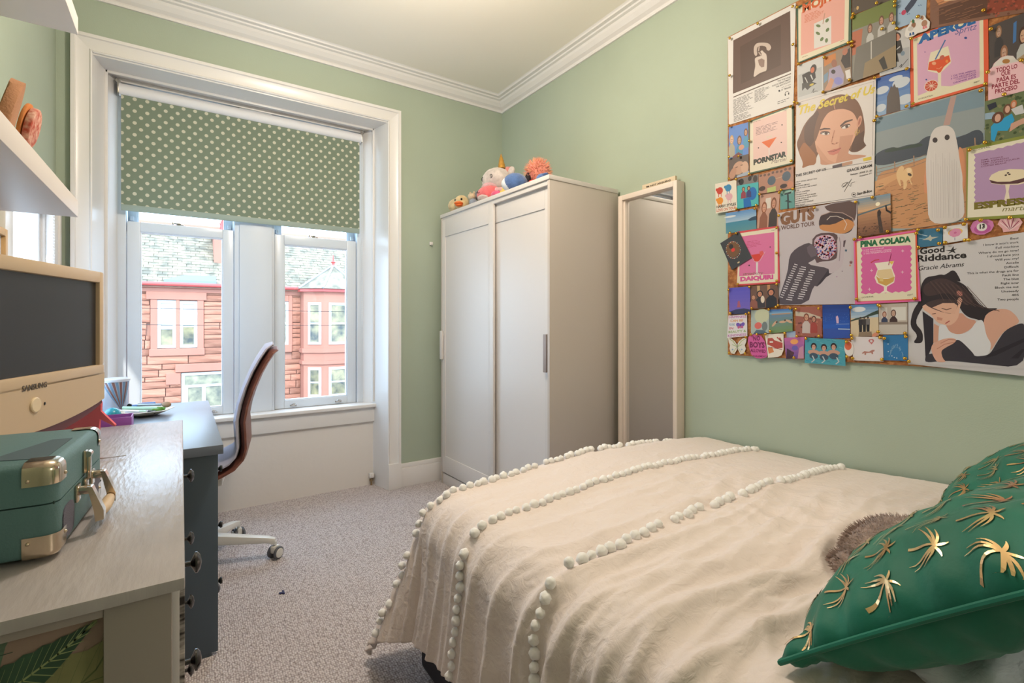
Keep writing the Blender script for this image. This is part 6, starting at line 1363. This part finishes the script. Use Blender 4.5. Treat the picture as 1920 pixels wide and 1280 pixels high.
t, p = sticker('number_badge', 'pink oval plectrum badge with the number 13', [(1350, 320), (1380, 260), (1450, 228), (1530, 225), (1590, 255), (1602, 300), (1570, 355), (1500, 392), (1430, 395), (1370, 370)], (206, 120, 176), F_); p.ell((190, 90, 160), 1480, 330, 90, 50, -.15); p.ell((236, 230, 228), 1474, 312, 56, 44, -.1); p.text(K, '13', 1440, 332, 1506, 324, 42, .05); end((t, p))
t, p = sticker('shell_cutout', 'pale pink scallop shell cut out at right of the badge', [(1640, 285), (1670, 225), (1730, 205), (1800, 200), (1870, 215), (1905, 262), (1870, 320), (1855, 352), (1700, 368), (1690, 330)], (226, 170, 176), F_)
for i in range(9): a = -2.75+i*.3; p.line((150, 70, 96) if i % 2 else (240, 214, 214), [(1775, 345), (1775+115*math.cos(a), 300+85*math.sin(a))], 9)
end((t, p))
# -- pina colada card
t, p = zp('colada_card', 'bright pink backed cocktail card reading PINA COLADA', 'card', [(116, 446), (772, 346), (830, 1098), (130, 1132)], (226, 96, 160), F_, 5)
p.poly((226, 90, 60), 130, 470, 785, 360, 800, 1085, 150, 1105); p.poly(CR_, 148, 466, 768, 372, 782, 1075, 165, 1100)
pts = [(200+(9 if i % 2 else -9), 530+i*30) for i in range(17)]+[(210+i*35, 1020+(9 if i % 2 else -5)-i*2) for i in range(15)]+[(725+(9 if i % 2 else -9), 985-i*30) for i in range(17)]
p.poly((222, 104, 168), pts); p.text((30, 110, 70), 'PINA COLADA', 188, 524, 722, 466, 56, .07)
for i in range(3): p.text((246, 206, 226), ('2 OZ WHITE RUM', '1 OZ COCONUT CREAM', '3 OZ PINEAPPLE JUICE')[i], 220, 566+i*19, (435, 515, 515)[i], 540+i*17, 12, .02)
p.poly((246, 236, 220), 338, 695, 545, 672, 520, 740, 555, 830, 545, 900, 470, 945, 468, 985, 500, 1005, 400, 1012, 438, 985, 436, 945, 360, 905, 338, 850, 370, 760); p.poly((232, 206, 160), 372, 770, 515, 755, 548, 850, 400, 860, 360, 820); p.poly((214, 170, 90), 352, 830, 400, 865, 480, 862, 550, 840, 538, 890, 460, 935, 380, 905); p.poly((230, 200, 130), 390, 850, 430, 860, 430, 890, 392, 885)
p.line((206, 60, 60), [(300, 690), (340, 665), (385, 658)], 10); p.line((150, 30, 90), [(487, 715), (515, 595)], 8); p.poly((240, 200, 90), 490, 680, 545, 674, 520, 712)
for q_ in ((636, 566), (306, 772), (632, 790), (284, 972)): p.line((246, 214, 232), [(q_[0]-14, q_[1]), (q_[0]+14, q_[1])], 5); p.line((246, 214, 232), [(q_[0], q_[1]-14), (q_[0], q_[1]+14)], 5)
p.text(K, 'COCKTAIL', 200, 1066, 330, 1054, 14); p.text(K, 'ENJOY', 685, 1042, 745, 1032, 14); end((t, p))
# -- white poster bottom right
t, p = zp('album_poster', 'grey white poster of dark haired woman titled Good Riddance', 'poster', [(694, 570), (2010, 352), (2010, 1900), (694, 1762)], (206, 202, 206), F_, 2)
p.text(K, 'Good', 815, 600, 1080, 575, 62, .035); p.poly(K, 1085, 560, 1145, 556, 1175, 515, 1176, 548, 1212, 540, 1180, 562, 1196, 592, 1160, 576, 1110, 600, 1145, 570); p.text(K, 'Riddance', 780, 682, 1312, 638, 66, .035); p.text(K, 'Gracie Abrams', 790, 775, 1280, 728, 46, .01, .25)
TL = ('Best', "I know it won't work", 'Full machine', 'Where do we go now?', 'I should hate you', 'Will you cry?', 'Amelie', 'Difficult', 'This is what the drugs are for', 'Fault line', 'The blue', 'Right now', 'Block me out', 'Unsteady', '405', 'Two people'); XLs = (1772, 1485, 1618, 1438, 1530, 1612, 1730, 1710, 1315, 1688, 1700, 1672, 1610, 1678, 1788, 1638)
for i, (s_, x) in enumerate(zip(TL, XLs)): ye = 440+i*43; p.text(K, s_, x, ye+(1865-x)*.085-(1865-x)*.03*i/8, 1865, ye, 22, .012)
h = lambda x, y: (x, y+ (530-370)*5.647)
p.sm = 2
def PH(col, *c): p.poly(col, [h(x, y) for x, y in zip(c[0::2], c[1::2])])
PH((50, 42, 48), 830, 20, 880, -60, 980, -75, 1040, -90, 1080, -80, 1180, -150, 1255, -20, 1230, -10, 1160, -40, 1300, 20, 1370, 130, 1450, 230, 1520, 270, 1670, 268, 1500, 340, 1520, 420, 1580, 560, 1590, 640, 1520, 560, 1480, 400, 1300, 360, 1200, 200, 1000, 180, 860, 230, 760, 420, 850, 520, 850, 640, 740, 640, 800, 560, 710, 460, 740, 300, 820, 180)
PH((76, 58, 60), 860, 20, 1000, -50, 1120, -40, 1280, 60, 1400, 200, 1300, 250, 1240, 160, 1100, 100, 900, 150, 850, 100)
PH((222, 172, 152), 1490, 400, 1530, 320, 1640, 275, 1760, 280, 1840, 350, 1880, 425, 1720, 500, 1640, 600, 1560, 740, 1500, 560); PH((214, 158, 138), 1090, 430, 1250, 300, 1320, 380, 1430, 400, 1350, 500, 1220, 560, 1110, 510)
PH((50, 44, 54), 845, 300, 960, 380, 960, 640, 880, 840, 870, 640); PH((226, 226, 232), 1010, 450, 1090, 440, 1130, 520, 1220, 550, 1340, 520, 1420, 400, 1490, 390, 1520, 560, 1580, 650, 1540, 770, 1380, 780, 1200, 720, 1020, 700); PH((216, 164, 142), 965, 430, 1020, 460, 1010, 620, 960, 640)
PH((232, 184, 162), 836, 240, 1000, 190, 1160, 190, 1240, 200, 1270, 180, 1240, 260, 1230, 360, 1190, 420, 1130, 456, 1060, 440, 1000, 420, 930, 330, 860, 290); PH((76, 58, 60), 860, 220, 1000, 170, 1210, 180, 1240, 200, 1180, 330, 1080, 320, 940, 270); PH((228, 180, 158), 950, 262, 1060, 215, 1180, 215, 1215, 240, 1190, 330, 1080, 316)
p.ell((196, 130, 120), *h(1238, 112), 36, 26, .6); p.ell((222, 170, 150), *h(1240, 190), 26, 36, .3); p.line((90, 60, 56), [h(950, 330), h(985, 325)], 8); p.line((90, 60, 56), [h(1050, 270), h(1100, 285), h(1150, 270)], 8); p.line((176, 90, 86), [h(1090, 430), h(1130, 405)], 12); p.poly((206, 150, 130), [h(1000, 360), h(1060, 375), h(1050, 400), h(1000, 392)])
for i in range(16): x = 900+i*28; p.line((96, 74, 72) if i % 2 else (62, 48, 52), [h(x, -20+i*4), h(x+90+i*8, 90+i*12), h(x+130+i*14, 180+i*8)], 6)
PH((62, 58, 68), 1880, 425, 1935, 440, 1935, 905, 1400, 850, 1090, 820, 870, 850, 880, 760, 1000, 740, 1180, 610, 1240, 600, 1380, 740, 1400, 780, 1520, 770, 1570, 740, 1640, 620, 1720, 500); PH((46, 42, 52), 1500, 800, 1570, 740, 1935, 580, 1935, 620, 1620, 770); PH((46, 42, 52), 1780, 800, 1900, 700, 1935, 700, 1860, 800)
PH((228, 176, 156), 935, 700, 950, 650, 1040, 600, 1150, 580, 1210, 600, 1180, 640, 1100, 680, 1040, 720, 1060, 800, 1100, 840, 1000, 840, 960, 780); p.line((190, 130, 112), [h(1040, 640), h(1120, 600), h(1200, 605)], 7); p.line((190, 130, 112), [h(1000, 700), h(1080, 650), h(1180, 630)], 7)
PH((206, 202, 206), 694, 862, 1935, 925, 1935, 905, 694, 845); end((t, p))
# -- lower rows
def S(label, name, pts, base, mode=G_, lay=None): return small(name, label, 'photo', pts, base, mode, lay)
t, p = S('purple dusk photo with small lit monument', 'dusk_photo', [(172, 62), (426, 44), (430, 366), (176, 382)], (96, 86, 190)); p.grad((92, 84, 200), (120, 100, 196), 0, 0, 1, .85, 6); p.poly((54, 54, 92), 0, .9, .3, .82, .7, .8, 1, .86, 1, 1, 0, 1); p.poly((176, 90, 110), .38, .75, .42, .52, .5, .5, .55, .75); end((t, p))
t, p = S('warm photo of women in black tops raising drinks', 'party_photo', [(428, 42), (760, 14), (766, 280), (440, 320)], (110, 76, 56)); p.rect((206, 170, 120), .25, 0, .35, .3); p.rect((196, 140, 90), .62, 0, .72, .25); person(p, .34, .38, .46, (40, 28, 28), (206, 140, 104), (60, 50, 50)); person(p, .75, .36, .5, (50, 32, 30), (214, 140, 104), (40, 36, 38)); person(p, .1, .5, .36, (120, 80, 60), (206, 150, 116), (150, 90, 70)); p.ell((236, 220, 200), .44, .62, .07, .16); end((t, p))
LAYER['white motto card with colourful capitals and purple butterfly'] = 3
t, p = small('motto_card', 'white motto card with colourful capitals and purple butterfly', 'card', [(165, 392), (388, 380), (392, 640), (148, 662)], (228, 222, 226), G_)
cs_ = ((200, 130, 190), (226, 160, 90), (120, 170, 200), (206, 110, 130), (150, 180, 110))
for i, (s_, x0_, x1_) in enumerate((('HAPPINESS', .05, .95), ('CAN BE', .12, .8), ('FOUND', .08, .38), ('IN', .08, .3), ('BEAUTY &', .05, .95), ('KINDNESS', .03, .95))): p.text(cs_[i % 5], s_, x0_, .13+i*.165, x1_, .14+i*.165, .10, .03)
for s in (1, -1): p.ell((120, 90, 190), .66+s*.11, .45, .12, .09, s*-.6); p.ell((200, 100, 150), .66+s*.08, .56, .07, .06, s*.5)
p.line(K, [(.66, .38), (.66, .62)], .02); end((t, p))
t, p = S('misty pale photo of child in pink and white', 'mist_photo', [(436, 330), (655, 322), (656, 602), (436, 622)], (176, 190, 186)); p.ell((206, 210, 176), .6, .25, .4, .3); p.ell((226, 110, 100), .4, .65, .2, .14); p.poly((90, 110, 126), .1, 1, .3, .82, .7, .85, .9, 1); p.ell((120, 130, 130), .75, .7, .15, .2); end((t, p))
t, p = S('photo of two people floating in clear green sea', 'swim_photo', [(657, 322), (935, 310), (936, 580), (660, 610)], (110, 150, 150), lay=4); p.grad((60, 110, 190), (150, 190, 214), 0, 0, 1, .2, 3); p.grad((110, 140, 170), (120, 150, 90), 0, .22, 1, 1, 6); p.rect((190, 150, 120), .1, .18, .9, .23)
for (x, y, r) in ((.22, .6, -.8), (.58, .55, 0), (.85, .55, .5)): p.ell((216, 176, 146), x, y, .16, .05, r); p.ell((90, 60, 50), x+.1, y-.06, .04, .04)
end((t, p))
t, p = S('red toned photo of two women in stadium crowd', 'stadium_photo', [(970, 290), (1290, 285), (1286, 656), (970, 642)], (160, 90, 74), lay=2); p.poly((206, 190, 170), 0, .15, .5, .2, 1, .35, 1, .4, .5, .35, 0, .3); 
for i in range(30): p.ell((190, 120, 96) if i % 2 else (110, 60, 54), rnd.uniform(0, 1), rnd.uniform(.35, 1), .04, .03)
person(p, .42, .36, .4, (130, 70, 50), (216, 160, 130), (206, 190, 186)); person(p, .7, .42, .34, (90, 50, 44), (206, 150, 124), (170, 70, 60)); end((t, p))
t, p = S('deep blue stage photo with one white figure', 'stage_photo', [(1292, 266), (1618, 260), (1626, 662), (1302, 672)], (36, 76, 170), lay=1); p.grad((30, 60, 140), (40, 96, 200), 0, 0, 1, .7, 6)
for i in range(30): p.ell((120, 160, 226), rnd.uniform(0, 1), rnd.uniform(.25, .5), .008, .006)
p.poly((226, 190, 220), .50, .36, .56, .32, .60, .40, .60, .55, .52, .55); p.line((150, 180, 236), [(.5, .58), (.98, .58)], .012); p.line((190, 210, 240), [(.58, .72), (1, .74)], .03); end((t, p))
t, p = S('beach photo of three friends seen from behind', 'sand_photo', [(86, 236), (376, 220), (382, 560), (86, 572)], (216, 196, 164), H_, 3); p.grad((90, 140, 200), (190, 206, 220), 0, 0, 1, .42, 5); p.ell((230, 232, 236), .3, .15, .25, .08); p.poly((60, 76, 64), 0, .48, .2, .42, .5, .38, .8, .26, 1, .20, 1, .32, .5, .42, 0, .52)
for x, c_ in ((.36, (56, 52, 56)), (.50, (66, 60, 60)), (.63, (120, 116, 116))): p.ell((80, 60, 50), x, .42, .04, .035); p.poly(c_, x-.07, .46, x+.07, .46, x+.07, .64, x-.07, .64); p.poly((40, 38, 42), x-.06, .64, x+.06, .64, x+.05, .86, x-.05, .86)
p.poly((150, 130, 110), .3, .86, .75, .86, .78, 1, .28, 1); p.ell((226, 150, 120), .88, .96, .12, .06, -.4); end((t, p))
t, p = S('faded photo of couple sitting behind a window', 'window_couple_photo', [(382, 226), (686, 214), (686, 546), (386, 546)], (190, 178, 168), H_, 2); p.rect((220, 214, 208), .1, .12, .3, .5); p.rect((226, 222, 216), .45, .12, .95, .55); person(p, .2, .35, .3, (140, 80, 60), (216, 176, 156), (60, 70, 100)); person(p, .52, .32, .36, (110, 84, 76), (206, 170, 150), (70, 50, 50)); p.rect((150, 136, 126), 0, .60, 1, .68); p.rect((206, 198, 190), 0, .68, 1, 1); end((t, p))
t, p = sticker('butterfly_cutout', 'white butterfly cut out with yellow green veins at lower left', [(160, 660), (200, 668), (245, 705), (268, 745), (290, 705), (335, 668), (385, 650), (378, 710), (360, 750), (375, 790), (350, 845), (310, 858), (275, 790), (235, 855), (195, 845), (178, 790), (185, 750), (168, 710)], (228, 224, 214), G_, 4)
for s in (1, -1):
    p.line((176, 190, 110), [(270+s*8, 760), (270+s*50, 700), (270+s*90, 675)], 8); p.line((160, 190, 130), [(270+s*8, 765), (270+s*60, 740)], 7); p.line((190, 200, 150), [(270+s*8, 775), (270+s*45, 830)], 7); p.ell((150, 180, 206), 270+s*55, 800, 10, 10)
p.line((90, 80, 80), [(270, 730), (271, 800)], 8); end((t, p))
t, p = sticker('slogan_sticker', 'magenta curved sticker reading NO BOYS ALLOWED', [(405, 650), (440, 620), (520, 615), (560, 640), (600, 700), (622, 790), (632, 860), (620, 895), (560, 908), (500, 905), (440, 860), (415, 780), (398, 700)], (214, 90, 160), G_, 5); p.text((130, 30, 90), 'NO', 462, 694, 545, 690, 50, .04); p.text((130, 30, 90), 'BOYS', 418, 772, 600, 778, 62, .05); p.text((130, 30, 90), 'ALLOWED', 430, 828, 614, 840, 36, .04); p.text((130, 30, 90), 'PARLEMENT', 458, 888, 618, 894, 20, .03); end((t, p))
t, p = sticker('abstract_card', 'cream card with red brown brush blocks and curling corner', [(602, 618), (826, 608), (828, 800), (800, 870), (760, 888), (640, 900), (628, 800)], (236, 226, 212), G_, 4); p.poly((190, 80, 66), 636, 665, 690, 660, 720, 690, 815, 720, 815, 780, 740, 790, 660, 750, 632, 740); p.poly((226, 140, 80), 636, 780, 690, 770, 712, 830, 650, 850); p.poly((236, 226, 216), 660, 700, 700, 700, 700, 720, 660, 720); p.line((196, 90, 76), [(750, 655), (800, 700), (780, 660)], 14); p.line((150, 60, 60), [(640, 770), (810, 800)], 6); end((t, p))
t, p = S('pink and purple concert sunset photo with raised hands', 'concert_photo', [(832, 660), (1078, 650), (1070, 908), (858, 912)], (150, 90, 150), lay=3); p.grad((206, 110, 170), (120, 90, 170), 0, 0, 1, 1, 6); p.ell((246, 170, 96), .5, .2, .2, .12); p.poly((70, 40, 60), 0, 1, .1, .5, .35, .65, .45, 1); p.poly((206, 150, 176), .65, 1, .75, .5, .95, .4, 1, 1); p.ell((110, 100, 190), .52, .5, .16, .12); p.ell((90, 50, 60), .35, .75, .12, .1); end((t, p))
t, p = S('small pale blue square above the concert photo', 'sky_scrap', [(862, 586), (972, 580), (974, 656), (864, 660)], (160, 180, 210), lay=1); p.grad((150, 176, 214), (190, 196, 214), 0, 0, 1, 1, 4); end((t, p))
t, p = S('turquoise pool photo of three wet haired swimmers', 'swimmers_photo', [(1086, 656), (1562, 682), (1570, 998), (1080, 960)], (70, 160, 180), lay=4)
for i in range(40): p.line((120, 196, 206) if i % 2 else (50, 136, 160), [(x0_ := rnd.uniform(0, .9), y0_ := rnd.uniform(0, 1)), (x0_+.08, y0_+.02)], .015)
for x, y in ((.23, .36), (.49, .38), (.73, .32)): p.ell((206, 160, 140), x, y+.2, .15, .10); p.ell((44, 36, 40), x, y-.04, .075, .13); p.ell((216, 166, 146), x, y, .05, .10); p.line((60, 40, 40), [(x-.03, y-.02), (x-.01, y-.02)], .012); p.line((60, 40, 40), [(x+.01, y-.02), (x+.03, y-.02)], .012); p.ell((70, 90, 110), x, y+.34, .11, .12)
for x in (.2, .46, .8): p.line((206, 216, 220), [(x, .7), (x+.05, .85), (x-.02, .95)], .03)
end((t, p))
t, p = sticker('peach_sticker', 'round white sticker with orange half circle', oval(1612, 790, 56, 92, -.1), (232, 226, 224), G_, 5); p.ell((232, 112, 74), 1602, 755, 42, 52); end((t, p))
LAYER['white card with dachshund and small heart, left side curling'] = 4
t, p = small('dachshund_card', 'white card with dachshund and small heart, left side curling', 'card', [(86, 570), (424, 572), (432, 832), (112, 820)], (226, 218, 222), H_, 4)
p.poly((186, 130, 120), .32, .68, .40, .60, .55, .62, .66, .54, .74, .54, .72, .60, .68, .62, .68, .72, .64, .72, .62, .66, .46, .68, .44, .76, .40, .76, .40, .68, .33, .72); p.ell((206, 120, 120), .61, .16, .05, .06, .5); p.ell((206, 120, 120), .68, .15, .05, .06, -.5); p.poly((206, 120, 120), .56, .19, .73, .18, .65, .32); p.ell((226, 218, 222), .645, .18, .04, .05); end((t, p))
t, p = small('whale_tail_card', 'bright blue card with white constellation dots beside white poster', 'card', [(428, 556), (690, 550), (690, 826), (436, 820)], (42, 120, 180), H_, 3)
for i in range(46): a = rnd.uniform(0, 1); p.line((150, 190, 220), [(.2+.6*a, .8-.9*a*(1-a)*2+rnd.uniform(-.04, .2)*.8), (.24+.6*a, .8-.9*a*(1-a)*2+rnd.uniform(-.04, .2)*.8)], .01)
for q_ in ((.2, .35), (.2, .65), (.35, .82), (.45, .88), (.55, .9)): p.ell((220, 230, 240), *q_, .025, .022)
end((t, p))

# -- brass push pins
M_pin = mat('polished_brass', (206, 160, 66), .18, metal=1)
pb_ = MB().lathe([(.0004, -.013), (.0008, 0), (.0008, .004), (.0062, .0042), (.0062, .0052), (.0050, .0072), (.0030, .0086), (.0002, .0092)], (0, 0, 0), 14, Matrix.Rotation(-PI/2, 4, 'Y'))
po = finish('push_pin', pb_, M_pin, 40); pme = po.data; bpy.data.objects.remove(po)
PINS = """1369 73 1422 44 1487 13 1488 84 1369 142 1496 14 1498 120 1591 81 1598 79 1598 86 1601 26 1599 33 1546 108 1544 173 1594 150 1641 146 1490 192 1496 194
1644 7 1678 4 1678 12 1721 32 1655 55 1676 44 1682 54 1844 20 1709 73 1858 55 1701 130 1852 136 1848 158 1840 170 1713 195 1701 200 1916 114 1883 178
1483 200 1406 227 1406 264 1484 302 1406 326 1368 236 1368 295 1386 293 1368 335 1381 336 1640 226 1645 219 1636 370 1605 379 1528 389 1462 361 1465 356 1487 354 1425 364 1419 385
1847 267 1819 281 1370 437 1381 437 1457 427 1461 404 1457 474 1457 533 1457 527 1384 533 1367 543 1406 538 1416 391 1382 392 1603 449 1614 445 1607 561
1722 431 1719 437 1760 431 1762 456 1772 426 1772 455 1811 412 1808 420 1810 450 1817 450 1840 413 1894 408 1723 463 1716 560 1665 434
1460 572 1456 575 1410 578 1405 586 1370 587 1399 589 1442 580 1483 578 1493 579 1536 578 1445 621 1436 626 1409 627 1420 627 1472 624 1495 630 1536 630 1512 634 1399 632 1368 661 1398 662 1489 670
1595 576 1597 628 1598 634 1588 641 1589 668 1599 671 1647 572 1651 574 1647 622 1651 633 1659 634 1698 625 1699 631 1654 674 1697 672 1705 677""".split()
pr_ = random.Random(2); PL = []
for i in range(0, len(PINS), 2):
    Xp = XR-.0232+.0006; q_ = onX(float(PINS[i]), float(PINS[i+1]), Xp)
    o = bpy.data.objects.new('push_pin', pme); C.objects.link(o); o.location = (Xp, q_.y, q_.z); o.rotation_euler = (0, pr_.uniform(-.25, .25), pr_.uniform(-.25, .25))
    PL.append((o, q_)); o['category'] = 'push pin'; o['group'] = 'brass push pins on the cork board'
def brief(l):
    if len(l.split()) <= 8: return l
    for cut in (' titled ', ' beside ', ' showing ', ' with ', ' and ', ' under ', ' against ', ' before ', ' above ', ' on ', ' at ', ', ', ' seen ', ' of '):
        k = l.rfind(cut)
        if k > 0 and 3 <= len(l[:k].split()) <= 9: return l[:k]
    return ' '.join(l.split()[:8])
used_l = {}
for o, q_ in PL:
    best = None
    for (lb, oq) in OUT:
        ys = [a for a, b in oq]; zs = [b for a, b in oq]; cy_, cz_ = (min(ys)+max(ys))/2, (min(zs)+max(zs))/2
        for nm, ay, az in (('top left corner', max(ys), max(zs)), ('top right corner', min(ys), max(zs)), ('bottom left corner', max(ys), min(zs)), ('bottom right corner', min(ys), min(zs)), ('top edge', cy_, max(zs)), ('bottom edge', cy_, min(zs)), ('left edge', max(ys), cz_), ('right edge', min(ys), cz_)):
            d = math.hypot(ay-q_.y, az-q_.z)
            key = (brief(lb), nm)
            if key in used_l: d += .5
            if best is None or d < best[0]: best = (d, key)
    used_l[best[1]] = 1; o['label'] = 'brass pin at %s of %s' % (best[1][1], best[1][0])
bpy.context.view_layer.update()
